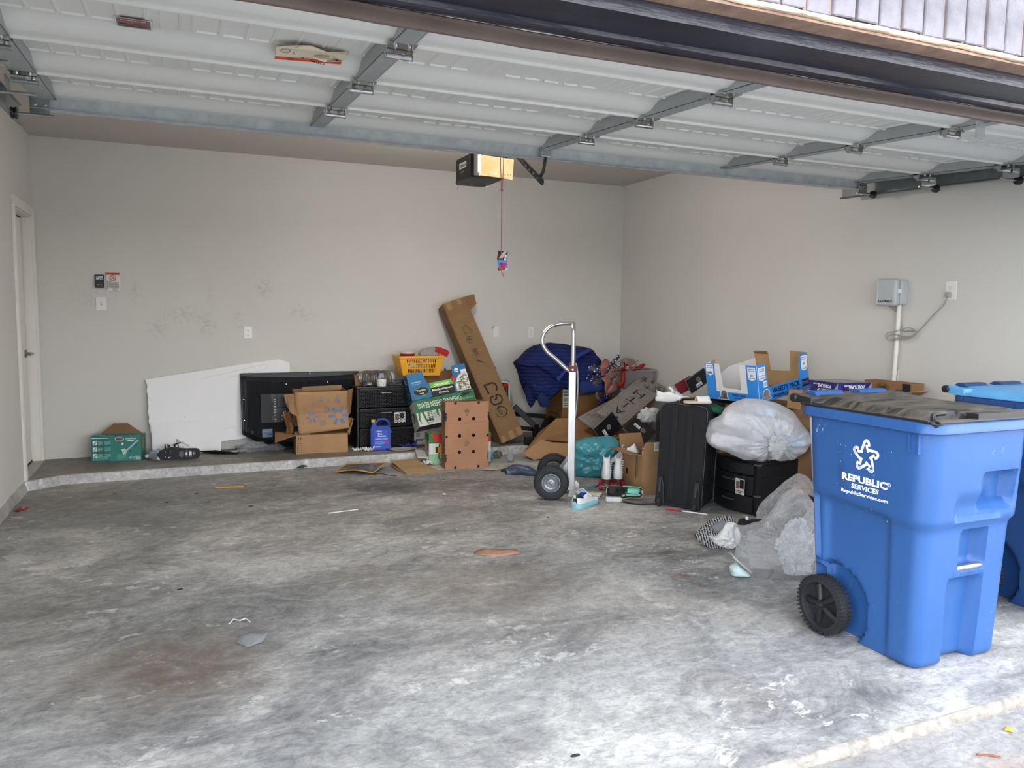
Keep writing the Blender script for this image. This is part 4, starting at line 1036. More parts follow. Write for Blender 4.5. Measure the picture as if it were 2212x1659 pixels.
sheet(lp(M, (-.03, .0, .325), (-.075, .02, .33), (-.06, .0, .2), (-.01, -.012, .16)), 'flap', MC1, ub, .005)
sheet(lp(M, (.462, .06, .37), (.53, .12, .385), (.50, .08, .16), (.468, .03, .14)), 'flap', MC3, ub, .005)
sheet(lp(M, (.47, .08, .12), (.535, .12, .10), (.485, .08, -.05), (.468, .06, -.03)), 'flap', MC3, ub, .005)
def pf(x, y, z):
    u, v = x / .46, y / Hh; p = Vector(uf(u, v)); n_ = (M.to_3x3() @ Vector((0, -1, 0))); return tuple(p + n_ * (.0035 + z))
P = Print(None, pf); BL_ = '4d74ab'
def spark(cx, cy, r, n, w_, a0=30, gap=.42):
    for k in range(n):
        a = math.radians(a0 + 360 / n * k); P.line([(cx + r * gap * math.cos(a), cy + r * gap * math.sin(a)), (cx + r * math.cos(a), cy + r * math.sin(a))], w_, BL_); P.ell(cx + r * math.cos(a), cy + r * math.sin(a), w_ / 2, w_ / 2, BL_, 10)
spark(.135, .140, .050, 6, .013, 0); spark(.372, .135, .080, 6, .026, 0); spark(.372, .29, .026, 8, .006); spark(.27, .2, .028, 8, .006); spark(.225, .08, .028, 8, .006); spark(.075, .21, .014, 8, .0025); spark(.155, .265, .014, 8, .0025); spark(.05, .095, .012, 8, .0025); spark(.29, .285, .014, 8, .0025); spark(.225, .30, .022, 6, .006, 60)
P.emit(ub, 'print', label='blue flower print')
P = Print(None, pf); P.line([(.005, .178), (.15, .178), (.455, .19)], .0025, '7a5a3c'); P.line([(.29, .36), (.292, .19)], .0015, '8a6a48'); P.line([(.11, .36), (.118, .18)], .0015, '93714e'); P.line([(.04, .16), (.12, .06)], .0015, '8a6a48'); P.line([(.2, .17), (.38, .03)], .0015, '8a6a48'); P.emit(ub, 'crease_lines')
o = MB().grid(lambda u, v: (1.945 + .075 * u + .02 * math.sin(v * 5), -.42 + .05 * u + .03 * math.sin(u * 6 + v * 4), LED + .17 + .20 * v + .01 * math.sin(u * 9)), 10, 12).build('kraft_paper', pm('kraft_paper', '#7d5a39', .75, 0, .15, 20), smooth=True, solid=.001)
tag(o, 'crumpled brown packing paper stuffed beside the two boxes by the television', 'paper')

# ---- three drawer woven cart
def weave(M, x0, z0, x1, z1, y, name, mat, t, nx=30, nz=12, bow=0.0):
    mb = MB(); sx, sz = (x1 - x0) / nx, (z1 - z0) / nz
    for i in range(nx):
        for j in range(nz):
            a, b = x0 + i * sx, z0 + j * sz; hgt = .009 if (i + j) % 2 else .003
            yy = y - bow * math.sin(PI * (a + sx / 2 - x0) / (x1 - x0))
            i0 = .12 if (i + j) % 2 else .28
            mb.rings([lp(M, (a, yy, b), (a + sx, yy, b), (a + sx, yy, b + sz), (a, yy, b + sz)), lp(M, (a + sx * i0, yy - hgt, b + sz * .2), (a + sx * (1 - i0), yy - hgt, b + sz * .2), (a + sx * (1 - i0), yy - hgt, b + sz * .8), (a + sx * i0, yy - hgt, b + sz * .8))], True, (False, True))
    o = mb.build(name, mat, t); o['kind'] = 'stuff'; return o
MCART = pm('black_cart_plastic', '#191a1d', .38, 0, .08, 14)
M = fr((2.598, -.425, LED), rz=.03); d = (.556, .235, .585)
ct = thing('drawer_cart', 'black three drawer cart with woven fronts standing on the ledge by the television', 'drawer unit', tuple(M @ Vector((.28, .17, 0))))
mb = MB(); mb.box((0, .0, 0), (.018, .235, .57), M); mb.box((.538, 0, 0), (.556, .235, .57), M); mb.box((.018, .215, 0), (.538, .235, .57), M); mb.build('frame', MCART, ct, bevel=.003)
MB().box((-.008, -.012, .565), (.564, .243, .588), M).build('top', MCART, ct, bevel=.008)
for k in range(3):
    z0 = .012 + k * .188
    dr = MB().box((.022, -.004, z0), (.534, .21, z0 + .176), M).build('drawer', MCART, ct, bevel=.006)
    weave(M, .030, z0 + .006, .526, z0 + .160, -.004, 'woven_front', MCART, dr)
    MB().box((.02, -.014, z0 + .164), (.536, .0, z0 + .180), M).build('drawer_lip', MCART, dr, bevel=.004)
    hb = MB(); hb.tube(lp(M, (.225, -.010, z0 + .140), (.232, -.024, z0 + .139), (.325, -.024, z0 + .139), (.332, -.010, z0 + .140)), .0045, 8); hb.build('handle', pm('handle_pewter', '#a5a29c', .3, .7), dr, smooth=True)
P = Print(face(M, d, 'front') @ Matrix.Translation((0, 0, .0115))); P.poly(rrect(.355, .236, .463, .336, .006), 'd6d8da'); P.rect(.362, .275, .40, .318, '5a7050'); P.rect(.405, .275, .45, .33, '1c1c1e'); P.rect(.362, .262, .40, .276, 'b04040'); P.small(.36, .242, .455, .258, 2, '4a4a4a', .5); P.emit(ct, 'product_label', label='white product label')
# on top of the cart
t = thing('flexible_duct', 'coil of grey flexible foil duct on the black woven cart', 'duct', (2.815, -.27, .66))
mb = MB(); rs = []; nseg = 150
for i in range(nseg):
    a = 2 * PI * i / nseg; rr_ = .066 * (1 + .10 * (1 if i % 4 < 2 else -1) + .09 * fbm((math.cos(a) * 5, math.sin(a) * 5, i * .35), 1)); c = Vector((2.815 + .125 * math.cos(a), -.27 + .085 * math.sin(a), .725))
    er = Vector((math.cos(a), math.sin(a) * .9, 0)).normalized(); tilt = .25 * fbm((a * 3, 1, 2), 1)
    rs.append([tuple(c + er * rr_ * math.cos(b) * .95 + Vector((-er.y, er.x, 0)) * rr_ * math.cos(b) * tilt + Vector((0, 0, 1)) * rr_ * math.sin(b)) for b in [2 * PI * k / 16 for k in range(16)]])
rs.append(rs[0]); mb.rings(rs, True, (False, False)); mb.build('hose', pm('grey_foil', '#77736f', .36, .55, .3, 25), t)
MB().poly([(2.80, -.425, .735), (2.86, -.418, .745), (2.855, -.416, .788), (2.81, -.42, .785)]).build('tape_piece', filmm('clear_tape', '#c9cad4', .4, .1, .4), t, solid=.001)
t = thing('jar', 'small white lidded jar on the black woven cart in front of the duct', 'jar', (2.835, -.43, .664))
MB().lathe([(.042, 0), (.044, .004), (.044, .045), (.040, .050)], Matrix.Translation((2.835, -.415, .664)), 22).build('body', MPAPER, t, smooth=True)
MB().lathe([(.045, .048), (.045, .066), (.040, .069)], Matrix.Translation((2.835, -.415, .664)), 22).build('lid', MPLATE, t, smooth=True)
P = Print(None, lambda x, y, z: (2.835 + (.0445 + z) * math.sin(x), -.415 - (.0445 + z) * math.cos(x), .664 + y)); P.rect(-.9, .012, .2, .024, '5a5a5e'); P.rect(.1, .010, .9, .026, '9a4a40'); P.line([(-1.1, .046), (-.3, .038), (.4, .030), (1.0, .018)], .004, '1c1c1e'); P.emit(t, 'print')
o = MB().grid(lambda u, v: (2.60 + .20 * u, -.34 + .05 * v, .664 + .04 * v + .05 * abs(math.sin(u * 3.3 + .4)) * v + .10 * max(0, .25 - u) * v * 2), 14, 6).build('kraft_paper', pm('kraft_paper', '#7d5a39', .75), smooth=True, solid=.001); tag(o, 'torn brown paper bag lying on the left of the black woven cart', 'paper')
t = thing('light_fixture', 'small black and chrome fitting lying on the black woven cart beside the jar', 'fitting', (2.72, -.40, .664))
MB().cyl((2.70, -.40, .684), (2.74, -.41, .684), .020, .024, 14).build('chrome_cup', MZINC, t, smooth=True); MB().box((2.655, -.42, .664), (2.70, -.37, .698)).build('black_base', MBLK, t, bevel=.005)
o = bagblob((3.00, -.33, .685), (.06, .05, .03), 8.8, .3, 28, 16).build('plastic_bag', MCLR, smooth=True); tag(o, 'small clear plastic packet on the right end of the black woven cart', 'plastic bag')
t = thing('cable', 'bundle of black cable at the right end of the black woven cart', 'cable', (3.02, -.40, .664))
MB().tube([(3.02 + .04 * math.cos(a * .9) , -.38 + .03 * math.sin(a * .9), .672 + .0035 * a) for a in range(0, 14)], .006, 6).build('coil', MBLK, t, smooth=True)

# ---- blue antifreeze jug
M = fr((2.695, -.548, LED), rz=-.12)
jg = thing('coolant_jug', 'blue plastic coolant jug with a yellow cap in front of the black woven cart', 'jug', tuple(M @ Vector((.095, .06, 0))))
MJ = pm('jug_blue', '#213f97', .32, 0, .05, 6, .0)
ol = rrect(.0, .0, .192, .222, .03, 5)
body = MB(); pr = [(0, .006), (.006, .0), (.10, -.004), (.114, .0), (.12, .006)]
body.prism([(.006, 0), (.140, 0), (.148, .016), (.160, .018), (.168, 0), (.186, 0), (.192, .012), (.192, .19), (.180, .222), (.160, .232), (.06, .232), (.046, .262), (.018, .262), (.014, .238), (.0, .21), (0, .012)], -.115, 0, M @ XZ)
body.build('body', MJ, jg, smooth=True, bevel=.012, seg=3)
hd = MB(); hd.tube(smoothpath(lp(M, (.055, .058, .245), (.075, .058, .278), (.110, .058, .286), (.150, .058, .280), (.176, .058, .25), (.178, .058, .20)), 4), .014, 10); hd.build('handle', MJ, jg, smooth=True)
MB().lathe([(.020, 0), (.021, .020), (.018, .023)], M @ Matrix.Translation((.032, .058, .262)), 18).build('cap', pm('yellow_cap', '#d9a93a', .4), jg, smooth=True)
P = Print(M @ XZ @ Matrix.Translation((0, 0, .0005)))
P.poly([(.035, .195), (.155, .195), (.178, .02), (.028, .02)], '2a55c4'); P.text('PEAK', .082, .182, .012, 'd8e0f4', w=.05, shear=.3); P.text('Blue', .088, .158, .015, 'f0f2fa', w=.04, bold=.04); P.text('Mountain', .105, .138, .015, 'f0f2fa', w=.075, bold=.04)
P.rect(.04, .10, .165, .118, '3c62c8'); P.text('ANTIFREEZE + COOLANT', .10, .110, .008, 'e4e8f4', w=.115); P.small(.04, .05, .13, .092, 4, '9cb4e8', .35); P.rect(.13, .068, .17, .085, 'c03a3a'); P.small(.04, .03, .165, .045, 1, 'd8e0f4', .5)
P.emit(jg, 'label')
def tissue(cx, cy, z0, r, seed, name, mat, label, cat, h=.03):
    o = MB().grid(lambda u, v: (cx + r * (u - .5) * (1 + .3 * fbm((u * 3, v * 3, seed), 1)), cy + r * .7 * (v - .5) * (1 + .3 * fbm((u * 3, v * 3, seed + 2), 1)), z0 + .003 + h * abs(fbm((u * 2.6, v * 2.6, seed + 5), 1, 3))), 14, 12).build(name, mat, smooth=True, solid=.001); tag(o, label, cat); return o
tissue(2.60, -.47, LED, .10, 1.2, 'paper_scrap', MPAPER, 'crumpled white paper at the left corner of the woven cart', 'paper')
tissue(2.68, -.535, LED, .09, 4.2, 'paper_scrap', MPAPER, 'crumpled white paper left of the blue jug', 'paper', .05)
tissue(3.09, -.40, LED, .17, 7.2, 'rubber_glove', pm('glove_blue', '#3645a8', .55, 0, .1, 20), 'crumpled blue rubber glove on the ledge under the green beans box', 'glove', .055)
# ================================================================== MIDDLE HEAP
# ---- white fixture carton under the basket
M = fr((3.165, -.36, LED), rz=-.03); d = (.37, .27, .676)
t = thing('white_carton', 'tall white plumbing carton on the ledge carrying the yellow basket', 'box', tuple(M @ Vector((.18, .13, 0))))
cbox(M, d, 'carton', pm('white_carton_board', '#c9c9c6', .6, 0, .04, 6), t)
P = Print(face(M, d, 'front')); P.text('KOHLER', .02, .635, .024, '17171a', w=.155, bold=.035); P.small(.02, .03, .12, .06, 2, '4a4a4c'); P.rect(.02, .075, .06, .12, '8a8a8c'); P.emit(t, 'lettering')
sheet(lp(M, (.36, .0, .676), (.37, .27, .676), (.37, .20, .735), (.34, .05, .72)), 'flap', pm('grey_board', '#8d8c88', .7), t, .004)

# ---- yellow basket
MY = pm('yellow_plastic', '#e2a322', .38, 0, .04, 6)
bk = thing('basket', 'yellow slotted plastic basket of snack bags on top of the white plumbing carton', 'basket', (3.215, -.33, .752))
bz0, bz1 = .754, .938
bx0, bx1, by0, by1 = 3.040, 3.402, -.43, -.20       # bottom
fl = .042
def bpt(side, u, v):
    e_ = fl * v; x0, x1, ya, yb = bx0 - e_, bx1 + e_ * .8, by0 - e_ * .6, by1 + e_ * .6
    z = bz0 + (bz1 - bz0) * v
    if side == 0: return (x0 + (x1 - x0) * u, ya, z)
    if side == 1: return (x1, ya + (yb - ya) * u, z)
    if side == 2: return (x1 + (x0 - x1) * u, yb, z)
    return (x0, yb + (ya - yb) * u, z)
mb = MB()
for side, ns in ((0, 17), (1, 10), (2, 17), (3, 10)):
    us = [0, .15] if side in (0, 2) else [0, .18]; u0 = us[1]; u1 = 1 - u0
    for k in range(ns): us += [u0 + (u1 - u0) * (k + .62) / ns, u0 + (u1 - u0) * (k + 1) / ns]
    us = us[:-1] + [u1, 1]; vs_ = [0, .16, .36, .42, .62, .68, .87, 1]
    vv = [bpt(side, u, v) for v in vs_ for u in us]; nu_ = len(us); ff = []
    for j in range(len(vs_) - 1):
        for i in range(nu_ - 1):
            slot = j in (1, 3, 5) and 1 <= i < nu_ - 2 and i % 2 == 1
            if not slot: ff.append((j * nu_ + i, j * nu_ + i + 1, (j + 1) * nu_ + i + 1, (j + 1) * nu_ + i))
    mb.add(vv, ff)
mb.poly([(bx0, by0, bz0), (bx1, by0, bz0), (bx1, by1, bz0), (bx0, by1, bz0)])
mb.build('body', MY, bk, solid=.004)
rim = MB(); e_ = fl * 1.0
ro = rrect(bx0 - e_ - .008, by0 - e_ * .6 - .008, bx1 + e_ * .8 + .008, by1 + e_ * .6 + .008, .03); ri = rrect(bx0 - e_ + .012, by0 - e_ * .6 + .012, bx1 + e_ * .8 - .012, by1 + e_ * .6 - .012, .02)
rim.rings([[(x, y, bz1 - .012) for x, y in ro], [(x, y, bz1 + .006) for x, y in ro], [(x, y, bz1 + .006) for x, y in ri], [(x, y, bz1 - .012) for x, y in ri]], True, (False, False)); rim.build('rim', MY, bk, smooth=True)
# contents
def snack(c, r, seed, cols, label, cat='snack bag', rz=0):
    g = NG('snack_print_' + str(seed)); v = g.coord(); vr = g.n('TexVoronoi'); vr.inputs['Scale'].default_value = 26; g.l(v, vr.inputs['Vector'])
    s = g.n('SeparateColor'); g.l(vr.outputs['Color'], s.inputs[0])
    col = g.ramp(s.outputs[0], [(i / len(cols), lin(c_)) for i, c_ in enumerate(cols)]); g.t.nodes[-1].color_ramp.interpolation = 'CONSTANT'
    g.bsdf(col, .35)
    o = bagblob(c, r, seed, .25, 26, 16, .1, Matrix.Rotation(rz, 4, 'Z')).build('snack_bag', g.m, smooth=True); return tag(o, label, cat)
snack((3.13, -.33, .83), (.085, .075, .065), 2.2, ['#d8d8d4', '#a83428', '#20201f', '#c9b089', '#7a2a20'], 'red and white snack bag at the left inside the yellow basket')
snack((3.24, -.34, .82), (.07, .07, .06), 4.1, ['#c8c0a8', '#38342c', '#b84a30', '#5a6a38', '#ddd'  + 'ddd'], 'beige and red snack bag in the middle of the yellow basket')
snack((3.34, -.33, .83), (.075, .075, .07), 6.7, ['#b02c24', '#2a2622', '#d4ccbc', '#8a3020', '#51603a'], 'dark red snack bag at the right inside the yellow basket')
t = thing('snack_tub', 'round clear tub of red candy with a clear lid in the yellow basket', 'tub', (3.115, -.315, .88))
MB().lathe([(.062, 0), (.072, .082)], Matrix.Translation((3.115, -.315, .885)), 24).build('tub', pm('red_candy', '#8d2226', .3, 0, .3, 60), t, smooth=True)
MB().lathe([(.074, .080), (.074, .096), (.066, .099), (.062, .096)], Matrix.Translation((3.115, -.315, .885)), 24).build('lid', pm('frosted_lid', '#c4c0bc', .35, 0, .03), t, smooth=True)
t = thing('zip_bag', 'clear zip bag with a red and white zigzag edge sticking up from the yellow basket', 'bag', (3.36, -.31, .90))
bagblob((3.33, -.31, .955), (.105, .05, .06), 9.4, .25, 30, 18, 0, Matrix.Rotation(-.25, 4, 'Y')).build('clear_bag', filmm('zip_bag_film', '#c8c6c2', .6, .1, .5, .5, 24), t, smooth=True)
mb = MB(); zg = [(3.385, 1.022), (3.40, 1.028), (3.41, 1.020), (3.422, 1.026), (3.432, 1.016), (3.445, 1.022), (3.455, 1.010), (3.47, 1.012), (3.478, 1.000), (3.495, 1.002), (3.505, .99), (3.518, .992)]
mb.rings([[(x, -.33 - .02 * k, z - k * .012 - (k == 3) * .03) for x, z in zg] for k in range(3)] + [[(3.37 + .012 * i, -.36, .985 - .0055 * i) for i in range(12)]], False, (False, False))
mb.build('striped_edge', pm('red_stripe', '#b3262a', .4, 0, .3, 90, stretch=(1, 1, 8)), t, solid=.002)
P = Print(None, lambda x, y, z: (x, -.34 - z * 3, y))
for k in range(4): P.line([(3.38 + k * .012, 1.012 - k * .012), (3.49 + k * .004, .99 - k * .010)], .0028, 'd8d4d0')
P.emit(t, 'white_stripes')

# ---- salad tray tipped over the green bean tray
MBLU = pm('salad_blue', '#1d6b9e', .5, 0, .05, 5); MINN = cardm('cardboard_inside', '#6f5439')
def tray(name, label, M, d, front, lef, rgt, col, t_th=.004, topopen=True, colside=None, cat='box', inner=MINN, back=None):
    W_, D_, H_ = d; t = thing(name, label, cat, tuple(M @ Vector((W_ / 2, D_ / 2, 0))))
    F = face(M, d, 'front'); MB().prism(front, -t_th, -.0005, F).build('front_panel', [col], t)
    MB().prism([(x, y) for x, y in lef], -t_th, -.0005, face(M, d, 'left')).build('side_panel', colside or col, t)
    MB().prism(rgt, -t_th, -.0005, face(M, d, 'right')).build('side_panel', colside or col, t)
    MB().prism(back or [(0, 0), (W_, 0), (W_, H_), (0, H_)], -t_th, -.0005, face(M, d, 'back')).build('back_panel', inner, t)
    MB().box((t_th, t_th, .0), (W_ - t_th, D_ - t_th, t_th), M).build('bottom_panel', inner, t)
    MB().prism(front, -t_th - .002, -t_th, F).build('front_lining', inner, t)
    MB().prism(lef, -t_th - .002, -t_th, face(M, d, 'left')).build('side_lining', inner, t); MB().prism(rgt, -t_th - .002, -t_th, face(M, d, 'right')).build('side_lining', inner, t)
    return t
M = fr((3.074, -.625, .535), rx=-.30, ry=-.185, rz=-.09); d = (.583, .20, .255)
front = [(0, 0), (.583, 0), (.583, .255), (.445, .255), (.438, .15), (.43, .135), (.19, .135), (.175, .145), (.155, .255), (0, .255)]
t = tray('produce_tray', 'blue open salad kit tray tipped forward on top of the green beans tray', M, d, front, [(0, 0), (.20, 0), (.20, .255), (.15, .255), (.14, .15), (.07, .15), (.06, .255), (0, .255)], [(0, 0), (.20, 0), (.20, .255), (0, .255)], MBLU)
P = Print(face(M, d, 'front')); P.text('CHOPPED KIT', .075, .165, .012, 'b8dcf0', w=.095, bold=.03); P.small(.035, .140, .12, .152, 2, '9cc8e4', .4)
P.ell(.105, .072, .078, .042, '79a05a'); P.ell(.105, .072, .075, .039, '17181a'); P.text('Taylor', .105, .081, .025, 'f0f0ec', w=.10); P.text('FARMS', .105, .052, .010, 'e4e4e0', w=.045); P.poly([(.10, .036), (.15, .040), (.13, .022), (.11, .026)], '5a9a3a')
P.rect(.195, .075, .428, .133, '72b441'); P.text('ORGANIC', .312, .103, .026, 'f2f4ee', w=.165); P.rect(.195, -.0, .428, .083, '1c1b1d'); P.text('Mediterranean', .312, .060, .021, 'f0eee8', w=.205); P.text('Crunch', .312, .026, .019, 'f0eee8', w=.095)
r_ = random.Random(4); P.poly([(.445, .0), (.583, 0), (.583, .17), (.56, .175), (.50, .16), (.455, .115), (.44, .06)], 'a8aaac'); P.poly([(.452, .0), (.583, 0), (.583, .16), (.55, .165), (.50, .15), (.465, .11), (.45, .06)], 'e6e6e2')
for k in range(150):
    a, b = r_.uniform(.462, .578), r_.uniform(.005, .14)
    if b < .14 - ((a - .545) / .09) ** 2 * .06: P.ell(a, b, r_.uniform(.004, .011), r_.uniform(.003, .007), r_.choice(('7f9a42', '5f7a32', 'b9b070', 'd4cc98', '5a2438', '3a4a1c', '98a850')), 7)
P.rect(.415, .105, .46, .152, 'b3222a'); P.text('2', .437, .131, .022, 'f4f0ec'); P.rect(.425, .112, .45, .116, 'f0e8e4'); P.rect(.525, .135, .578, .20, 'e4e6e8'); P.small(.53, .145, .57, .185, 4, 'a8a8aa', .4); P.ell(.485, .205, .021, .021, 'e8eaea'); P.rect(.472, .196, .498, .206, '20486a')
P.emit(t, 'print')
P = Print(face(M, d, 'left')); P.rect(.06, .02, .20, .12, '15303f'); P.small(.07, .03, .19, .11, 4, '4a9ac0', .4); P.rect(.1, .06, .16, .075, '7ab050'); P.emit(t, 'side_print')
M = fr((3.119, -.705, .300), rx=-.34, ry=-.185, rz=-.11); d = (.596, .27, .25)
MBN = pm('bean_tray_white', '#d5d8d3', .55, 0, .04, 5)
front = [(.0, .0), (.235, .0), (.25, .012), (.25, .11), (.40, .11), (.42, .0), (.596, 0), (.596, .25), (0, .25)]
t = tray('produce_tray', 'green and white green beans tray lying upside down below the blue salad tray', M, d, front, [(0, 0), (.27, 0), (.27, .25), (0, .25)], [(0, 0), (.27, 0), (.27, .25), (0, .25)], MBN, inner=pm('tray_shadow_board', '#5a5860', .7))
P = Print(face(M, d, 'front')); P.rect(0, .13, .596, .25, '2c6a47'); P.text('ORGANIC GREEN BEANS', .245, .19, .054, 'e4ece2', w=.43, flip=True, bold=.0)
P.text('ALPINE FRESH', .505, .178, .022, '7fb07f', w=.14, flip=True); P.poly([(.43, .205), (.5, .24), (.585, .225), (.50, .205)], '16201c'); P.small(.46, .212, .55, .222, 1, '5a7a6a')
for k, (x, h_, l_) in enumerate(((.018, .12, -.01), (.05, .135, .02), (.19, .08, .0), (.225, .12, .01), (.245, .09, -.015))):
    P.poly([(x, .135), (x + .022, .135), (x + .018 + l_, .135 - h_ * .6), (x + .026 + l_, .13 - h_), (x + .002 + l_, .135 - h_ * .6)], '2f7a45')
for s in (-1, 1):
    for k in range(6): P.ell(.128 + s * .014, .118 - k * .016, .011, .0045, '1f5a38', 8)
for k in range(9): P.ell(.17 + (k % 3) * .012, .115 - k * .008, .005, .003, '1f4a30', 7)
P.ring(.118, .046, .030, .030, .003, '2c3230'); P.rect(.096, .040, .14, .050, '2c3230'); P.poly([(.10, .052), (.118, .068), (.136, .052)], '2c3230'); P.rect(.255, .125, .30, .130, 'd5d8d3')
P.emit(t, 'print')
P = Print(face(M, d, 'left')); P.ell(.15, .12, .03, .045, '1f4a36'); P.rect(.08, .06, .11, .10, '262a28'); P.small(.04, .10, .12, .22, 3, '5a6a60', .5, 3); P.small(.18, .03, .26, .12, 6, '4a5a50', .4, 6); P.emit(t, 'side_print')

# ---- school bus carton behind the brown produce box
M = fr((3.128, -.972, 0), rz=-.12); d = (.575, .20, .27)
t = thing('bus_carton', 'white and green carton printed with a yellow school bus, behind the brown produce box', 'box', tuple(M @ Vector((.28, .1, 0))))
cbox(M, d, 'carton', pm('bus_carton_white', '#d6d9d4', .5, 0, .03, 5), t)
sheet(lp(M, (.02, -.005, .268), (.13, -.006, .268), (.115, -.010, .195), (.05, -.010, .20)), 'red_flap', pm('red_flap_card', '#b8221e', .5), t, .003)
P = Print(face(M, d, 'front')); P.rect(0, .185, .575, .27, '2f7d3c'); P.poly([(0, 0), (.575, 0), (.575, .07), (0, .09)], '8fbf97'); P.rect(.52, .03, .575, .10, '9cc4dc'); P.poly([(.54, .19), (.575, .19), (.575, .235), (.54, .25)], 'b8221e')
P.poly([(.085, .05), (.25, .05), (.25, .20), (.10, .20), (.085, .16)], '1a1a1c'); P.poly([(.092, .058), (.25, .058), (.25, .192), (.105, .192), (.092, .155)], 'e2a92a'); P.rect(.115, .115, .20, .165, '23252a'); P.poly([(.122, .12), (.195, .12), (.195, .16), (.122, .16)], 'c8d0d4'); P.rect(.15, .122, .153, .158, '23252a'); P.small(.124, .122, .193, .158, 4, '6a7074', .3)
P.rect(.058, .10, .078, .155, '1c1c1f'); P.poly([(.078, .11), (.092, .105), (.092, .15), (.078, .155)], 'c88a3a'); P.ell(.11, .085, .013, .013, '1a1a1c', 14); P.ell(.11, .085, .010, .010, 'e8d8c0', 14); P.rect(.09, .040, .25, .06, '1b1b1e'); P.poly([(.115, .07), (.16, .10), (.22, .10), (.2, .07)], '17171a'); P.ell(.122, .032, .017, .026, '18181a', 14); P.ell(.105, .055, .011, .011, 'd8d4cc', 12); P.text('A BUS', .155, .18, .011, '2a2414', w=.05)
P.emit(t, 'bus_print')
P = Print(face(M, d, 'left')); P.rect(.0, .2, .2, .27, '3c7044'); P.small(.02, .02, .16, .19, 9, '5a5a56', .45, 3); P.rect(.11, .11, .17, .2, 'a83a34'); P.ell(.06, .2, .03, .04, '7a8a3a', 14); P.emit(t, 'side_print')
P = Print(face(M, d, 'top')); P.rect(0, 0, .575, .2, '2f7d3c'); P.rect(.03, .04, .12, .18, '7a3a30'); P.small(.04, .05, .11, .17, 4, 'b0a080', .5); P.emit(t, 'top_print')

# ---- brown produce carton with round vent holes
M = fr((3.188, -1.252, 0), rx=.004, rz=-.057); d = (.395, .132, .588)
t = thing('vented_carton', 'upright brown produce carton with six round holes in front of the bus carton', 'box', tuple(M @ Vector((.2, .066, 0))))
def holed(xs, ys, hol, F, z0, n=20):
    """panel split in cells, each either plain or pierced by a round hole"""
    mb = MB()
    for i in range(len(xs) - 1):
        for j in range(len(ys) - 1):
            x0, x1, y0_, y1_ = xs[i], xs[i + 1], ys[j], ys[j + 1]; h_ = hol.get((i, j))
            if not h_: mb.add([(x0, y0_, z0), (x1, y0_, z0), (x1, y1_, z0), (x0, y1_, z0)], [(0, 1, 2, 3)], F); continue
            cx, cy, r = h_; vs = []
            for k in range(n):
                a = 2 * PI * (k + .5) / n; dx, dy = math.cos(a), math.sin(a)
                tx = ((x1 - cx) if dx > 0 else (cx - x0)) / max(abs(dx), 1e-6); ty = ((y1_ - cy) if dy > 0 else (cy - y0_)) / max(abs(dy), 1e-6); q = min(tx, ty)
                vs += [(cx + dx * q, cy + dy * q, z0), (cx + dx * r, cy + dy * r, z0), (cx + dx * r, cy + dy * r, z0 - .005)]
            fs = []
            for k in range(n):
                b = 3 * k; c = 3 * ((k + 1) % n); fs += [(b, c, c + 1, b + 1), (b + 1, c + 1, c + 2, b + 2)]
            mb.add(vs, fs, F)
            for (px, py) in ((x0, y0_), (x1, y0_), (x1, y1_), (x0, y1_)):   # corners the fan leaves open
                ks = min(range(n), key=lambda k: abs(math.atan2(py - cy, px - cx) - math.atan2(vs[3 * k][1] - cy, vs[3 * k][0] - cx)))
                cand = sorted(range(n), key=lambda k: (vs[3 * k][0] - px) ** 2 + (vs[3 * k][1] - py) ** 2)[:2]
                mb.add([(px, py, z0), vs[3 * cand[0]], vs[3 * cand[1]]], [(0, 1, 2)], F)
    return mb
F = face(M, d, 'front'); hr = .0155
hol = {(1, 1): (.128, .145, hr), (3, 1): (.255, .145, hr), (1, 3): (.128, .290, hr), (3, 3): (.255, .290, hr), (1, 5): (.128, .437, hr), (3, 5): (.255, .437, hr)}
MCF = cardm('cardboard_pinkish', '#a67c60')
holed([0, .10, .156, .227, .283, .395], [0, .117, .173, .262, .318, .409, .465, .588], hol, F, 0).build('front_panel', MCF, t)
mb = MB(); mb.box((0, .0006, 0), (.004, .132, .588), M); mb.box((.391, .0006, 0), (.395, .132, .588), M); mb.box((.004, .128, 0), (.391, .132, .588), M); mb.box((.004, .0006, 0), (.391, .128, .004), M); mb.box((.004, .0006, .584), (.391, .128, .588), M)
mb.build('walls', MC3, t)
MB().box((.008, .03, .008), (.387, .034, .58), M).build('hole_shade_sheet', pm('dark_inside', '#1a1614', .9), t)  # near-black sheet behind the holes stands in for the shade inside
P = Print(F); K_ = '1b1715'
for x in (.09, .30): P.poly([(x - .012, .588), (x + .012, .588), (x + .012, .572), (x, .564), (x - .012, .572)], K_)
for x in (.09, .30): P.poly([(x - .010, .0), (x + .012, .0), (x + .012, .018), (x, .026), (x - .010, .018)], K_)
for s, x in ((1, 0), (-1, .395)):
    for y in (.455, .095): P.poly([(x, y - .035), (x + s * .010, y - .028), (x + s * .007, y - .01), (x + s * .016, y), (x + s * .007, y + .012), (x + s * .012, y + .035), (x, y + .04)], K_)
    P.ell(x + s * .010, .286, .012, .013, K_, 14)
P.ring(.193, .506, .021, .021, .002, '3a2c24'); P.ring(.193, .506, .016, .016, .0015, '3a2c24'); P.small(.182, .497, .204, .514, 3, '3a2c24', .6); P.small(.182, .466, .204, .478, 2, '3a2c24', .5)
for k in range(3):
    a = math.radians(90 + k * 120); P.ring(.193 + .012 * math.cos(a), .222 + .012 * math.sin(a), .011, .011, .0022, '3a2c24', 16)
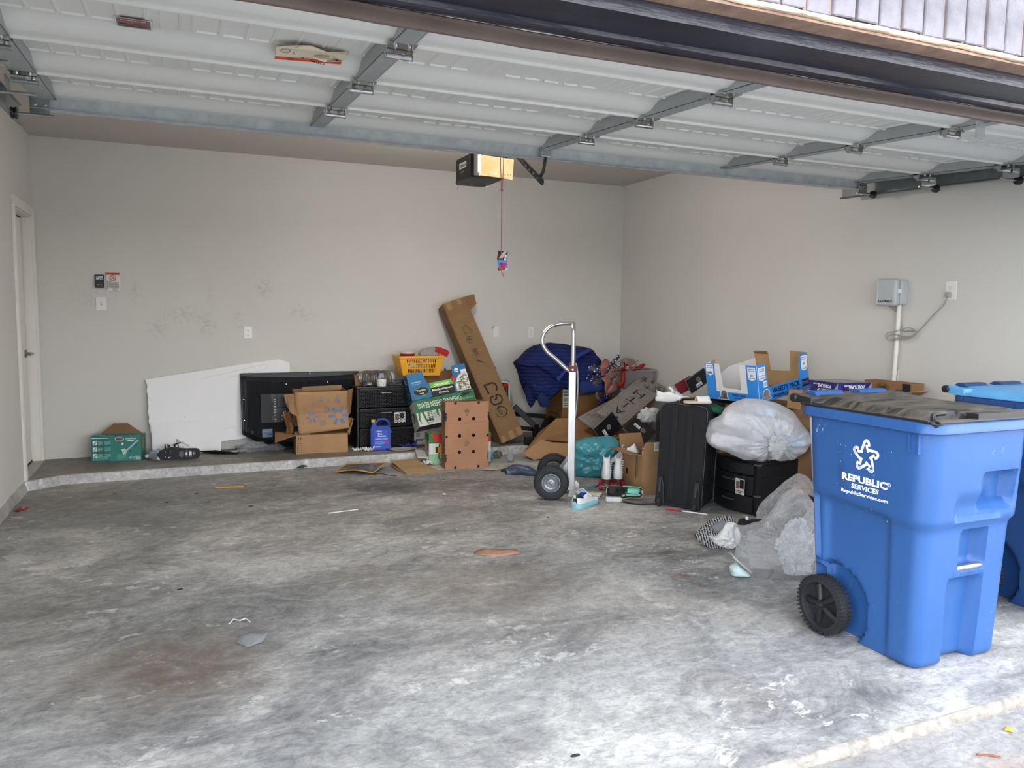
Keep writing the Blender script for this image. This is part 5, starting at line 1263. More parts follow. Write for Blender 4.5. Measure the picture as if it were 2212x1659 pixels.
P.small(.178, .196, .208, .201, 1, '3a2c24', .7); P.line([(.0, .404), (.2, .400), (.395, .415)], .0018, '8f6244'); P.line([(.005, .03), (.39, .026)], .0015, '96694a'); P.line([(.06, .25), (.11, .28)], .0012, '96694a'); P.line([(.2, .34), (.33, .37)], .0012, '96694a'); P.line([(.012, .02), (.012, .575)], .0015, '96694a')
P.emit(t, 'print')
P = Print(face(M, d, 'left')); P.poly([(.03, .40), (.132, .45), (.132, .52), (.05, .50)], '2c3348'); P.poly([(.05, .36), (.132, .38), (.132, .43), (.03, .41)], '6a5a30'); P.text('FYFFES', .075, .16, .05, '232a40', w=.19, rot=PI / 2, bold=.04); P.emit(t, 'side_print')
P = Print(face(M, d, 'top')); P.poly([(.15, .02), (.30, .05), (.37, .03), (.37, .10), (.2, .11)], '232838'); P.poly([(.12, .05), (.22, .07), (.15, .10)], '6a5a30'); P.emit(t, 'top_print')

# ---- long carton leaning on the back wall
M = fr((3.960, -.675, .090), rx=-.300, ry=-.334, rz=-.062); d = (.253, .182, 1.50)
t = thing('long_carton', 'tall narrow brown carton leaning on the back wall, logo printed sideways down its face', 'box', tuple(M @ Vector((.12, .09, 0))))
cbox(M, d, 'carton', cardm('cardboard_olive', '#806546', .08), t, .004)
sheet(lp(M, (.253, .01, 1.50), (.253, .01, 1.355), (.36, .06, 1.40), (.395, .10, 1.515)), 'flap', MC3, t, .004)
F = face(M, d, 'front'); P = Print(F); K_ = '1c1712'
M2 = lambda x, y, s: [(x + a * s, y + b * s) for a, b in ()]
# squared letters, read down the carton's length
def stroke(pts, w_): P.line(pts, w_, K_)
for (x, y), w_ in zip(((.158, .545),), (.018,)):
    stroke([(.060, .592), (.150, .592), (.182, .572), (.186, .535), (.165, .500)], .018); stroke([(.072, .592), (.080, .498)], .018)
P.line([(.115, .462), (.088, .462), (.070, .44), (.070, .40), (.092, .375), (.165, .375), (.188, .40), (.188, .44), (.165, .462), (.140, .462), (.138, .425), (.112, .425)], .016, K_)
P.ring(.128, .29, .062, .055, .010, K_, 30, -60, 120); P.ring(.128, .29, .062, .055, .006, K_, 30, 120, 300); P.ring(.15, .31, .05, .06, .008, K_, 24, 130, 240); P.ring(.165, .325, .045, .06, .006, K_, 24, 140, 230)
P.ring(.125, .95, .02, .014, .003, K_); 
for k, (x, y, a) in enumerate(((.14, .835, .5),)):
    P.line([(.095, .86), (.125, .845), (.16, .81), (.125, .825), (.095, .86)], .004, K_); P.line([(.09, .865), (.175, .795)], .003, K_)
for k in range(5): P.line([(.095 + k * .002, .965 - k * .016), (.150 + k * .002, .972 - k * .016)], .003, K_); 
P.line([(.112, .98), (.122, .90)], .003, K_); P.line([(.134, .98), (.142, .90)], .003, K_)
for a in range(4): P.ring(.115 + .017 * math.cos(a * 1.57 + .4), 1.075 + .02 * math.sin(a * 1.57 + .4), .019, .021, .0035, K_, 18)
for k in range(3): P.ring(.095 + .005 * k, 1.205 - k * .028, .012, .009, .003, K_, 14)
P.line([(.115, 1.225), (.150, 1.20), (.162, 1.13)], .003, K_); P.line([(.14, 1.23), (.17, 1.17), (.18, 1.14)], .003, K_)
for y in (.1, .25, .62, .76, .9, 1.04, 1.18, 1.3): P.rect(.012, y, .018, y + .008, '4a3826')
for x, y, w_, h_ in ((.015, .0, .04, .065), (.105, .0, .05, .085), (.195, .01, .05, .08), (.03, 1.42, .05, .08), (.15, 1.44, .05, .06)): P.rect(x, y, x + w_, y + h_, '93724b')
P.line([(.01, .0), (.01, 1.5)], .002, '5e4730')
P.emit(t, 'print')
# ---- bits beside it
o = MB().lathe([(.0, -.045), (.025, -.038), (.043, -.012), (.045, .005), (.03, .033), (.0, .045)], Matrix.Translation((4.085, -.10, .775)), 20).build('balloon', pm('purple_rubber', '#6a4796', .3), smooth=True); tag(o, 'purple ball peeping out behind the tall leaning carton', 'ball')
t = thing('tool_case', 'upright white plastic tool case with red and black bits behind the tall leaning carton', 'case', (4.17, -.15, LED))
mb = MB(); mb.prism(rrect(4.06, LED + .02, 4.26, .655, .025), .13, .145, Matrix(((1, 0, 0, 0), (0, 0, -1, 0), (0, 1, 0, 0), (0, 0, 0, 1)))); mb.build('tray', MBLK, t)
mb = MB(); mb.tube([(4.07, -.16, LED + .03), (4.07, -.16, .62), (4.09, -.16, .652), (4.232, -.16, .640), (4.25, -.16, .62), (4.262, -.16, LED + .03)], .012, 8); mb.build('rim', MPLATE, t, smooth=True)
mb = MB().box((4.185, -.175, .585), (4.24, -.145, .625)); mb.build('red_bit_holder', pm('red_plastic_bright', '#c2201f', .4), t, bevel=.003)
for k in range(2): MB().cyl((4.20 + k * .025, -.165, .40), (4.195 + k * .025, -.165, .58), .008, .006, 8).build('bit', pm('grey_bit', '#5c5f62', .4, .6), t)
# ---- black steel frame parts lying behind
MFRM = pm('black_frame_steel', '#17181c', .45, .2, .1, 10)
t = thing('steel_frame', 'black square tube furniture frame lying between the tall carton and the storage boxes', 'frame', (4.40, -.55, 0))
def bar(a, b, w_, h_): 
    a, b = Vector(a), Vector(b); d_ = (b - a).normalized(); s_ = d_.cross(Vector((0, 0, 1))); s_.normalize(); u_ = s_.cross(d_)
    return MB().rings([[p + s_ * i * w_ / 2 + u_ * j * h_ / 2 for i, j in ((-1, -1), (1, -1), (1, 1), (-1, 1))] for p in (a, b)])
for n_, a, b, w_, h_ in (('leg', (4.20, -.42, .42), (4.40, -.50, .215), .05, .055), ('leg', (4.40, -.50, .235), (4.405, -.52, LED + .0), .05, .06), ('crossbar', (4.24, -.30, .325), (4.60, -.32, .285), .04, .045), ('crossbar', (4.28, -.40, .19), (4.52, -.43, .16), .05, .04), ('rail', (4.60, -.46, .29), (4.26, -.78, .05), .045, .05), ('rail', (4.60, -.36, .255), (4.22, -.82, .04), .04, .05), ('crossbar', (4.18, -.72, .10), (4.45, -.76, .09), .06, .10)):
    bar(a, b, w_, h_).build(n_, MFRM, t, bevel=.006)
# ---- bits on the floor in front
t = thing('paper_plate', 'white oval plastic tray blade lying over the edge of the ledge', 'plate', (3.0, -.6, LED))
def plt(name, cx, cy, rx, ry, rz, z, tilt, label, mat, cat='plate'):
    M = Matrix.Translation((cx, cy, z)) @ Matrix.Rotation(rz, 4, 'Z') @ Matrix.Rotation(tilt, 4, 'Y')
    mb = MB().lathe([(0, 0), (.7, 0), (.95, .010), (1, .012)], M @ Matrix.Diagonal((rx, ry, 1, 1)), 28, (False, False)); o = mb.build(name, mat, smooth=True, solid=.003); tag(o, label, cat); return o
bpy.data.objects.remove(t)
plt('oval_sheet', 2.99, -.60, .13, .085, .0, LED + .003, .0, 'pale grey oval plastic sheet lying on the ledge below the blue glove', pm('pale_grey_plastic', '#a5a5a4', .5))
mb = MB().grid(lambda u, v: (3.035 + .13 * u + .03 * v, -.93 + .20 * v - .05 * u, .055 + .045 * v - .03 * u + .012 * math.sin(u * 3)), 8, 6); tag(mb.build('plastic_offcut', pm('light_grey_plastic', '#b3b3b1', .5), smooth=True, solid=.003), 'light grey plastic offcut leaning over the ledge edge by the bus carton', 'offcut')
tissue(3.10, -.99, 0, .12, 3.7, 'paper_scrap', MPAPER, 'crumpled white paper between the cardboard sheet and the bus carton', 'paper', .05)
# flat folded cardboard
t = thing('cardboard_sheet', 'flat folded brown cardboard sheet lying on the floor before the vented carton', 'cardboard', (2.92, -1.15, 0))
sheet([(2.795, -.90, .040), (3.03, -.87, .035), (3.075, -1.06, .014), (2.81, -1.09, .020)], 'upper_flap', MC4, t, .005)
sheet([(2.81, -1.09, .020), (3.075, -1.06, .014), (3.115, -1.32, .004), (2.815, -1.35, .005)], 'lower_flap', MC4, t, .005)
sheet([(2.785, -.905, .012), (2.83, -.895, .014), (2.84, -1.33, .004), (2.79, -1.20, .004)], 'under_flap', MC3, t, .004)
# framed picture puzzle piece: yellow edged sheet
t = thing('picture_poster', 'warped blue printed sheet with a yellow border on the floor by the curb', 'poster', (2.47, -1.03, 0))
cor = [(2.31, -1.11), (2.47, -.79), (2.70, -1.02), (2.545, -1.28)]
cor = [(2.275, -1.10), (2.42, -.80), (2.725, -1.02), (2.55, -1.25)]
def posz(u, v): return .012 + .022 * math.sin(PI * u) * (1 - v) + .035 * u * v
def pos(u, v):
    a = [cor[0][i] + (cor[3][i] - cor[0][i]) * u for i in (0, 1)]; b = [cor[1][i] + (cor[2][i] - cor[1][i]) * u for i in (0, 1)]
    return (a[0] + (b[0] - a[0]) * v, a[1] + (b[1] - a[1]) * v, posz(u, v))
g = NG('poster_print'); v_ = g.coord(); f_ = g.noise(v_, 14, 4, .7, 1.0); g.bsdf(g.ramp(f_, [(.40, lin('#2a3050')), (.48, lin('#6a6a68')), (.54, lin('#3c4670')), (.62, lin('#8a8474'))]), .6)
MB().grid(pos, 12, 10).build('sheet', g.m, t, smooth=True, solid=.0015)
mb = MB()
ed = [pos(i / 10, 0) for i in range(11)] + [pos(1, i / 10) for i in range(1, 11)] + [pos(1 - i / 10, 1) for i in range(1, 11)] + [pos(0, 1 - i / 10) for i in range(1, 10)]
mb.tube([(x, y, z + .003) for x, y, z in ed], .0055, 6, close=True); mb.build('yellow_border', pm('yellow_edge', '#b98c30', .6, 0, .1, 20), t, smooth=True)
MB().tube([(2.55, -1.25, .004), (2.61, -1.27, .012), (2.66, -1.34, .008), (2.72, -1.38, .004)], .003, 5).build('loose_thread', MBLK, t)
mb = MB().lathe([(.0, 0), (.030, .0), (.036, .03), (.030, .062), (.0, .066)], Matrix.Translation((3.79, -.92, .035)) @ Matrix.Rotation(1.3, 4, 'X') @ Matrix.Rotation(.4, 4, 'Y'), 18); tag(mb.build('tin_can', MZINC, smooth=True), 'small shiny tin lying right of the vented carton', 'can')
# ================================================================== RIGHT HEAP
def resample(ol, n):
    m = len(ol); P_ = [Vector((*ol[i], 0)) for i in range(m)]; q = []
    for i in range(m):
        a, b, c, d = P_[i - 1], P_[i], P_[(i + 1) % m], P_[(i + 2) % m]
        for k in range(8):
            s = k / 8; q.append(b.lerp(c, s) * .55 + .45 * .5 * ((2 * b) + (c - a) * s + (2 * a - 5 * b + 4 * c - d) * s * s + (3 * b - a - 3 * c + d) * s ** 3))
    L_ = [0]
    for i in range(len(q)): L_.append(L_[-1] + (q[(i + 1) % len(q)] - q[i]).length)
    out_ = []; j = 0
    for k in range(n):
        t_ = L_[-1] * k / n
        while L_[j + 1] < t_: j += 1
        out_.append(q[j].lerp(q[(j + 1) % len(q)], (t_ - L_[j]) / max(1e-6, L_[j + 1] - L_[j])))
    return out_
def pillow(ol, A, yaw, front, back, seed, amp=.02, zmin=0., nr=16, na=110, step=None, fq=6., ridge=0., rfq=14., pw=.5, ctr=None, wall=None):
    """closed soft body: outline (x, z) in a vertical plane through A, bulging forward and backward"""
    P_ = resample(ol, na); cx = sum(p.x for p in P_) / na; cz = sum(p.y for p in P_) / na
    if ctr: cx, cz = ctr
    ux = Vector((math.cos(yaw), math.sin(yaw), 0)); nn = Vector((math.sin(yaw), -math.cos(yaw), 0)); A = Vector((A[0], A[1], 0))
    rings = []
    def pt(p, r, side):
        x = cx + (p.x - cx) * r; z = cz + (p.y - cz) * r
        b = (max(0, 1 - r ** 2.2)) ** pw; dep = (front if side > 0 else -back) * b
        q = Vector((x * fq, z * fq, seed))
        w_ = min(1, b * 2.5)
        dis = amp * fbm(q, 1, 4) * w_
        if ridge: dis += ridge * (1 - 2.2 * abs(fbm((x * rfq * .6 + seed, z * rfq, seed), 1, 3))) * w_ * .5
        if step and side > 0: dis += step(x, z) * w_
        d_ = dep + dis * (1 if side > 0 else .5)
        w3 = A + ux * (x + .4 * amp * fbm(q + Vector((7, 0, 3)), 1, 3) * w_) + nn * d_; w3.z = max(zmin, z + .5 * amp * fbm(q + Vector((0, 9, 0)), 1, 3) * w_)
        if wall is not None: w3.y = min(w3.y, wall)
        return tuple(w3)
    for k in range(1, nr + 1): rings.append([pt(p, k / nr, 1) for p in P_])
    for k in range(nr - 1, 0, -1): rings.append([pt(p, k / nr, -1) for p in P_])
    mb = MB(); n0 = len(rings); vs = [p for r in rings for p in r]; fs = []
    for k in range(n0 - 1):
        for i in range(na):
            j = (i + 1) % na; fs.append((k * na + i, (k + 1) * na + i, (k + 1) * na + j, k * na + j))
    c0 = Vector((0, 0, 0))
    f0 = tuple(sum((Vector(p) for p in rings[0]), Vector()) / na); f1 = tuple(sum((Vector(p) for p in rings[-1]), Vector()) / na)
    vs += [f0, f1]; a = len(vs) - 2
    for i in range(na):
        j = (i + 1) % na; fs.append((a, i, j)); fs.append((a + 1, (n0 - 1) * na + j, (n0 - 1) * na + i))
    mb.add(vs, fs); return mb
def lathe_between(a, b, prof, n=14):
    a, b = Vector(a), Vector(b); z = (b - a).normalized(); x = z.orthogonal().normalized(); y = z.cross(x)
    M = Matrix((x, y, z)).transposed().to_4x4(); M.translation = a; L_ = (b - a).length
    return MB().lathe([(r, t * L_) for r, t in prof], M, n)

# ---- storage carton under the blanket
M = fr((4.625, -.655, LED)); d = (.52, .38, .528)
t = thing('storage_carton', 'big brown storage carton with oval logos on the ledge under the blue blanket', 'box', tuple(M @ Vector((.26, .19, 0))))
cbox(M, d, 'carton', cardm('cardboard_umber', '#7d5a35', .08), t, .004)
def oval(P, cx, cy, w_, h_, txt, r_=.04, tw=.8, lw=.009):
    o_ = rrect(cx - w_ / 2, cy - h_ / 2, cx + w_ / 2, cy + h_ / 2, r_); P.line(o_ + [o_[0]], lw, '17130f'); P.text(txt, cx, cy, h_ * .5, '17130f', w=w_ * tw, bold=.03)
P = Print(face(M, d, 'front')); oval(P, .265, .17, .37, .13, 'Sterilite', .05); P.text('CASTERS', .265, .468, .024, '17130f', w=.13); P.rect(.005, .345, .115, .54, 'b9b4a8'); P.small(.01, .45, .1, .51, 2, '4a463e', .6); P.bars(.012, .40, .105, .44, '3a362e', 5, 'b9b4a8'); P.small(.02, .355, .09, .39, 2, '4a463e', .5); P.rect(.49, .0, .52, .528, '121114'); P.emit(t, 'print')
P = Print(face(M, d, 'left')); oval(P, .19, .20, .27, .13, 'Sterilite', .05); P.emit(t, 'side_print')
# ---- blue moving blanket
g = NG('blue_quilted_blanket'); v = g.coord(); wv = g.n('TexWave'); wv.wave_type = 'BANDS'; wv.bands_direction = 'Z'; wv.inputs['Scale'].default_value = 9; wv.inputs['Distortion'].default_value = 2.6; wv.inputs['Detail'].default_value = 1; wv.inputs['Detail Scale'].default_value = .8; g.l(v, wv.inputs['Vector'])
w2 = g.n('TexWave'); w2.wave_type = 'BANDS'; w2.bands_direction = 'X'; w2.inputs['Scale'].default_value = 10; w2.inputs['Distortion'].default_value = 3.0; w2.inputs['Detail Scale'].default_value = .7; g.l(v, w2.inputs['Vector'])
st1 = g.math('GREATER_THAN', wv.outputs['Fac'], .975); f_ = g.noise(v, 7, 4); fz = g.noise(v, 60, 4, .7)
col = g.ramp(f_, [(.3, lin('#0f1842')), (.7, lin('#17265e'))]); col = g.mix(g.math('MULTIPLY', st1, .16), col, lin('#5d6cab')); col = g.mix(.3, col, g.ramp(fz, [(.4, (.7, .7, .7)), (.6, (1.15, 1.15, 1.15))]), 'MULTIPLY')
hh = g.math('ADD', g.math('MULTIPLY', wv.outputs['Fac'], -.6), g.math('MULTIPLY', f_, 1.6)); g.bsdf(col, .85, 0, hh, .5, .02, .2); MBLKT = g.m
ol = [(-0.475, 0.87), (-0.403, 0.93), (-0.322, 1.007), (-0.246, 1.046), (-0.164, 1.067), (0.022, 1.062), (0.113, 1.042), (0.235, 1.03), (0.309, 1.01), (0.34, 0.999), (0.385, 0.93), (0.423, 0.878), (0.438, 0.798), (0.42, 0.718), (0.40, 0.615), (0.275, 0.588), (0.164, 0.57), (-0.0, 0.605), (-0.084, 0.562), (-0.137, 0.506), (-0.19, 0.47), (-0.267, 0.50), (-0.33, 0.52), (-0.369, 0.59), (-0.417, 0.675), (-0.43, 0.786)]
cr = [(-0.6, 0.86), (-0.475, 0.86), (-0.39, 0.847), (-0.314, 0.84), (-0.243, 0.8), (-0.128, 0.718), (-0.064, 0.798), (0.025, 0.893), (0.102, 0.955), (0.205, 0.991), (0.303, 1.01), (.5, 1.02)]
def bstep(x, z):
    for (a, b), (c, d_) in zip(cr, cr[1:]):
        if a <= x <= c:
            zc = b + (d_ - b) * (x - a) / (c - a); return .045 * sstep(zc - .012, zc + .012, z) + .02 * sstep(.95, .6, z)
    return 0
t = thing('moving_blanket', 'folded blue quilted moving blanket draped over the storage carton', 'blanket', (4.62, -.5, .43))
pillow(ol, (4.62, -.62), -.1, .20, .42, 3.1, .030, .43, 26, 150, bstep, 5, .012, 16, .42, wall=-.02).build('body', MBLKT, t, smooth=True)
def on_bl(x, z, out_=.0):
    nn = Vector((math.sin(-.1), -math.cos(-.1), 0)); ux = Vector((math.cos(-.1), math.sin(-.1), 0)); r = min(1, math.hypot((x + .0) / .45, (z - .78) / .30)); return tuple(Vector((4.62, -.62, 0)) + ux * x + nn * (.20 * max(0, 1 - r ** 2.2) ** .42 + .045 + out_) + Vector((0, 0, z)))
mb = MB(); bp_ = smoothpath([on_bl(x, z, .0) for x, z in cr[5:11]], 4); mb.rings([[Vector(p) + Vector((-.012, -.0, .012)), Vector(p) + Vector((.014, -.012, -.012)), Vector(p) + Vector((.0, .03, 0))] for p in bp_], True); mb.build('edge_binding', pm('blanket_binding', '#1f2f7c', .8, 0, .1, 20), t, smooth=True)
pillow([(-.375, .69), (-.30, .71), (-.25, .62), (-.17, .50), (-.16, .45), (-.22, .435), (-.27, .447), (-.32, .56)], (4.62, -.74), -.1, .045, .08, 5.5, .012, .43, 8, 50).build('hanging_corner', pm('blanket_underside', '#182b57', .85, 0, .2, 30), t, smooth=True)
pillow([(-.41, .66), (-.36, .62), (-.30, .50), (-.345, .43), (-.375, .46), (-.40, .55)], (4.62, -.70), -.1, .03, .08, 7.5, .012, .42, 8, 40).build('hanging_corner', MBLKT, t, smooth=True)
pillow([(.12, .70), (.30, .69), (.40, .64), (.385, .60), (.25, .575), (.13, .56)], (4.62, -.80), -.1, .05, .1, 8.5, .012, .5, 8, 40).build('lower_fold', pm('blanket_fold', '#162c66', .85, 0, .15, 20), t, smooth=True)

# ---- carton, clear tote and its contents in the corner
M = fr((5.17, -.92, LED * 0)); d = (.49, .16, .50)
t = thing('cardboard_box', 'brown carton standing under the clear tote in the back right corner', 'box', (5.42, -.5, LED))
MB().box((5.20, -.735, LED + .001), (5.64, -.22, .515)).build('carton', MC3, t, bevel=.004)
t = thing('storage_tote', 'clear plastic storage tote with red contents in the back right corner', 'tote', (5.42, -.5, .517))
x0, x1, ya, yb, z0, z1 = 5.215, 5.645, -.80, -.27, .517, .792
MTOT = filmm('tote_plastic', '#b9b4b8', .55, .2, .35, .05, 6)
def rr3(x0, y0, x1, y1, r, z): return [(x, y, z) for x, y in rrect(x0, y0, x1, y1, r)]
mb = MB(); mb.rings([rr3(x0 + .03, ya + .03, x1 - .03, yb - .03, .04, z0), rr3(x0, ya, x1, yb, .04, z1 - .02), rr3(x0 - .014, ya - .014, x1 + .012, yb + .014, .045, z1 - .018), rr3(x0 - .014, ya - .014, x1 + .012, yb + .014, .045, z1)], True, (True, False)); mb.build('tub', MTOT, t, smooth=True, solid=.003)
P = Print(Matrix(((1, 0, 0, x0), (0, 0, -1, ya + .012), (0, 1, 0, z0), (0, 0, 0, 1)))); P.poly([(-.02, .02), (.02, .10), (.12, .0), (.06, -.0)], 'b9b4bc'); P.small(.0, .02, .08, .06, 3, '3a4a8a', .5); P.emit(t, 'label')
o = pillow([(-.18, .54), (-.19, .78), (-.05, .80), (.08, .79), (.17, .77), (.16, .54)], (5.43, -.50), 0, .26, .2, 2.2, .02, .53, 8, 60, pw=.3).build('red_bundle', pm('faded_red_cloth', '#7a3442', .8, 0, .2, 9), smooth=True); tag(o, 'red cloth bundle filling the clear tote', 'cloth')
mb = MB(); mb.tube(smoothpath([(5.32, -.70, .80), (5.40, -.71, .812), (5.48, -.70, .806), (5.56, -.68, .832), (5.61, -.60, .825), (5.64, -.5, .815)], 4), [.010, .012, .014, .016, .02, .024, .022, .02, .02, .022, .022, .02, .018, .016, .015, .014, .012, .010, .009, .008, .008], 8); o = mb.build('red_ribbon', pm('red_satin', '#8c1a1c', .35, 0, .15, 14), smooth=True); tag(o, 'twisted red satin ribbon lying along the rim of the clear tote', 'ribbon')
t = thing('sun_hat', 'beige sun hat resting on top of the clear tote', 'hat', (5.44, -.62, .80))
mb = MB().lathe([(.155, 0), (.14, .006), (.10, .010), (.095, .03), (.088, .065), (.065, .09), (.03, .102), (0, .104)], Matrix.Translation((5.425, -.58, .797)), 30, (False, False)); mb.build('crown', pm('beige_felt', '#8a776b', .85, 0, .06, 12), t, smooth=True, solid=.003)
# ---- patriotic ribbon garland and tinsel
def dotm(name, bgc, dot, scale, r):
    g = NG(name); v = g.coord(); vr = g.n('TexVoronoi'); vr.inputs['Scale'].default_value = scale; vr.inputs['Randomness'].default_value = .7; g.l(v, vr.inputs['Vector'])
    g.bsdf(g.mix(g.math('LESS_THAN', vr.outputs['Distance'], r), lin(bgc), lin(dot)), .45); return g.m
def stripem(name, a, b, sc, rot, th=.62):
    g = NG(name); v = g.coord((1, 1, 1), rot); wv = g.n('TexWave'); wv.inputs['Scale'].default_value = sc; g.l(v, wv.inputs['Vector']); g.bsdf(g.mix(g.math('GREATER_THAN', wv.outputs['Fac'], th), lin(a), lin(b)), .4); return g.m
MSTAR = dotm('star_ribbon', '#12153c', '#c9c6c4', 34, .30); MSTRI = stripem('stripe_ribbon', '#7c1218', '#b8a49c', 40, (0, .6, .4), .86); MNAV = pm('navy_ribbon', '#161c58', .4, 0, .2, 14); MSIL = pm('silver_gauze', '#77787c', .5, .3, .2, 30); MGLD = dotm('sequin_ribbon', '#6d5a50', '#b5aaa4', 60, .28)
gl_ = thing('ribbon_bow', 'star spangled red white and blue ribbon bow hanging beside the blue blanket', 'bow', (5.02, -.80, .45))
def band(pts, w_, mat, nm, tw=0.0):
    P_ = smoothpath(pts, 5); mb = MB(); rs = []
    for i, p in enumerate(P_):
        d_ = (P_[min(i + 1, len(P_) - 1)] - P_[max(i - 1, 0)]).normalized(); s_ = d_.cross(Vector((.15, -1, .1))).normalized(); a = tw * i / len(P_); s_ = s_ * math.cos(a) + Vector((0, -1, 0)) * math.sin(a)
        k = w_ * (1 if not isinstance(w_, (list, tuple)) else 1); rs.append([p - s_ * k / 2, p - s_ * k / 4 + Vector((0, -.012, 0)), p + s_ * k / 4 + Vector((0, -.012, 0)), p + s_ * k / 2])
    mb.rings(rs, False, (False, False)); return mb.build(nm, mat, gl_, smooth=True, solid=.0015)
band([(5.00, -.82, .74), (4.93, -.84, .80), (4.86, -.82, .80), (4.85, -.82, .72), (4.93, -.83, .70), (5.00, -.82, .73)], .10, MSTAR, 'loop')
band([(5.00, -.82, .72), (4.92, -.86, .68), (4.87, -.84, .645), (4.90, -.82, .60), (4.97, -.83, .64), (5.00, -.82, .72)], .08, dotm('sheer_star', '#2a2c40', '#a8a8a8', 40, .22), 'loop')
band([(5.01, -.83, .76), (4.98, -.86, .83), (5.02, -.85, .88), (5.05, -.84, .84)], .085, MSTRI, 'loop', .8)
band([(5.02, -.83, .76), (5.06, -.84, .84), (5.10, -.84, .88), (5.17, -.83, .945)], .04, MSTAR, 'tail', .3)
band([(5.01, -.83, .74), (5.03, -.87, .68), (5.02, -.86, .60), (5.06, -.85, .66)], .11, MSTRI, 'loop', .9)
band([(5.03, -.82, .72), (5.10, -.84, .78), (5.15, -.83, .80), (5.17, -.82, .70), (5.10, -.83, .62), (5.05, -.82, .70)], .12, MGLD, 'loop')
band([(5.05, -.82, .69), (5.08, -.84, .62), (5.05, -.84, .56), (4.98, -.84, .50), (4.95, -.84, .46)], .05, MSTAR, 'tail')
band([(5.03, -.83, .62), (5.01, -.84, .53), (4.97, -.85, .50), (4.945, -.85, .46)], .05, MNAV, 'tail')
band([(4.95, -.82, .66), (4.93, -.83, .60), (4.92, -.83, .55), (4.95, -.83, .51)], .045, MSIL, 'tail', .5)
band([(5.21, -.84, .80), (5.215, -.86, .72), (5.20, -.86, .66), (5.17, -.86, .645), (5.165, -.86, .68)], .055, pm('red_satin', '#8c1a1c', .35), 'tail', .2)
r_ = random.Random(8); mb = MB(); ts = []
t = thing('tinsel_garland', 'silver and red metallic tinsel burst between the ribbon bow and the clear tote', 'garland', (5.25, -.83, .80))
for nm, mat, cnt in (('silver_strands', pm('tinsel_silver', '#b9b8bc', .2, .9, .2, 40), 150), ('red_strands', pm('tinsel_red', '#a02028', .25, .6, .2, 40), 90)):
    mb = MB()
    for k in range(cnt):
        a = r_.uniform(0, 2 * PI); el = r_.uniform(-.3, 1.2); L_ = r_.uniform(.04, .11); c = Vector((5.22 + r_.uniform(-.05, .09), -.84 + r_.uniform(-.03, .04), .825 + r_.uniform(-.03, .02)))
        e_ = c + Vector((math.cos(a) * math.cos(el) * 1.2, math.sin(a) * math.cos(el) * .5, math.sin(el) * .7)) * L_; s_ = Vector((.003, .0, .004)); mb.add([c - s_, c + s_, e_ + s_, e_ - s_], [(0, 1, 2, 3)])
        if k % 3 == 0: mb.add([e_ + Vector((-.005, -.002, -.005)), e_ + Vector((.005, -.002, -.004)), e_ + Vector((.004, -.002, .006)), e_ + Vector((-.004, -.002, .005))], [(0, 1, 2, 3)])
    o = mb.build(nm, mat, t); o['kind'] = 'stuff'

# ---- big slumped brown carton
t = thing('cardboard_box', 'large crushed flat brown carton lying behind the hand truck', 'box', (4.5, -1.1, 0))
A_ = [(4.44, -.90, .345), (5.12, -.98, .335), (4.98, -1.38, .15), (4.56, -1.30, .155), (4.235, -.99, .165)]
tp = MB(); tp.add([*A_, (4.03, -1.02, .04), (4.30, -.80, .20)], [(0, 4, 3, 2, 1), (0, 6, 5, 4)]); tp.build('top_panel', MC3, t, solid=.005)
fp = MB(); fp.add([(4.03, -1.02, .04), (4.235, -.99, .165), (4.30, -1.06, .145), (4.225, -1.16, .02), (4.09, -1.14, .004), (4.235, -.99, .165), (4.57, -1.31, .15), (4.50, -1.33, .04), (4.29, -1.20, .03)], [(0, 1, 2, 3, 4), (2, 6, 7, 8, 3)]); fp.build('end_flap', MC2, t, solid=.006)
bd = MB(); bd.add([(4.30, -.80, .0), (5.10, -.80, .0), (5.0, -1.34, .0), (4.30, -1.10, .0), (4.30, -.80, .19), (5.10, -.90, .32), (4.97, -1.36, .145), (4.32, -1.08, .145)], [(0, 3, 7, 4), (2, 6, 7, 3), (1, 5, 6, 2), (0, 4, 5, 1)]); bd.build('body', MC1, t)
def tpf(x, y, z):
    a = Vector(A_[0]); ux = (Vector(A_[1]) - a); uy = (Vector(A_[3]) - a); return tuple(a + ux * x + uy * y + Vector((0, -.3, 1)) * (z + .004))
P = Print(None, tpf); P.small(.35, .35, .55, .42, 2, '5a4028', .5); P.small(.12, .88, .3, .97, 2, '4a3420', .6); P.line([(.3, .0), (.32, .98)], .006, '74563a'); P.emit(t, 'print')
o = MB().tube(smoothpath([(4.60, -1.33, .185), (4.65, -1.345, .178), (4.72, -1.36, .178), (4.80, -1.38, .19), (4.88, -1.39, .195)], 4), .006, 6).build('audio_cable', MBLK, smooth=True); tag(o, 'short black cable with a gold plug lying on the crushed carton', 'cable')

# ---- grey wooden signs
MSIGN = None
g = NG('weathered_sign_board'); v = g.coord(); f_ = g.noise(v, 30, 5, .7, .6); f2 = g.noise(v, 6, 4); col = g.ramp(f_, [(.35, lin('#6a6562')), (.6, lin('#8e8984'))]); col = g.mix(.4, col, g.ramp(f2, [(.3, lin('#7a7571')), (.7, lin('#97928c'))])); g.bsdf(col, .7); MSIGN = g.m
M = fr((4.693, -1.251, .449), rx=-.966, ry=1.010, rz=.05); d = (.269, .02, .982)
t = thing('wooden_sign', 'grey weathered wooden word sign with dark capital letters, lying tilted on the heap', 'sign', tuple(M @ Vector((.13, .01, .4))))
cbox(M, d, 'board', MSIGN, t, .003)
P = Print(face(M, d, 'front')); K_ = '24222a'
for k, ch in enumerate('FAITH'): P.text(ch, .135, .05 + k * .142, .105, K_, w=(.10 if ch != 'I' else .014), rot=PI, bold=.0)
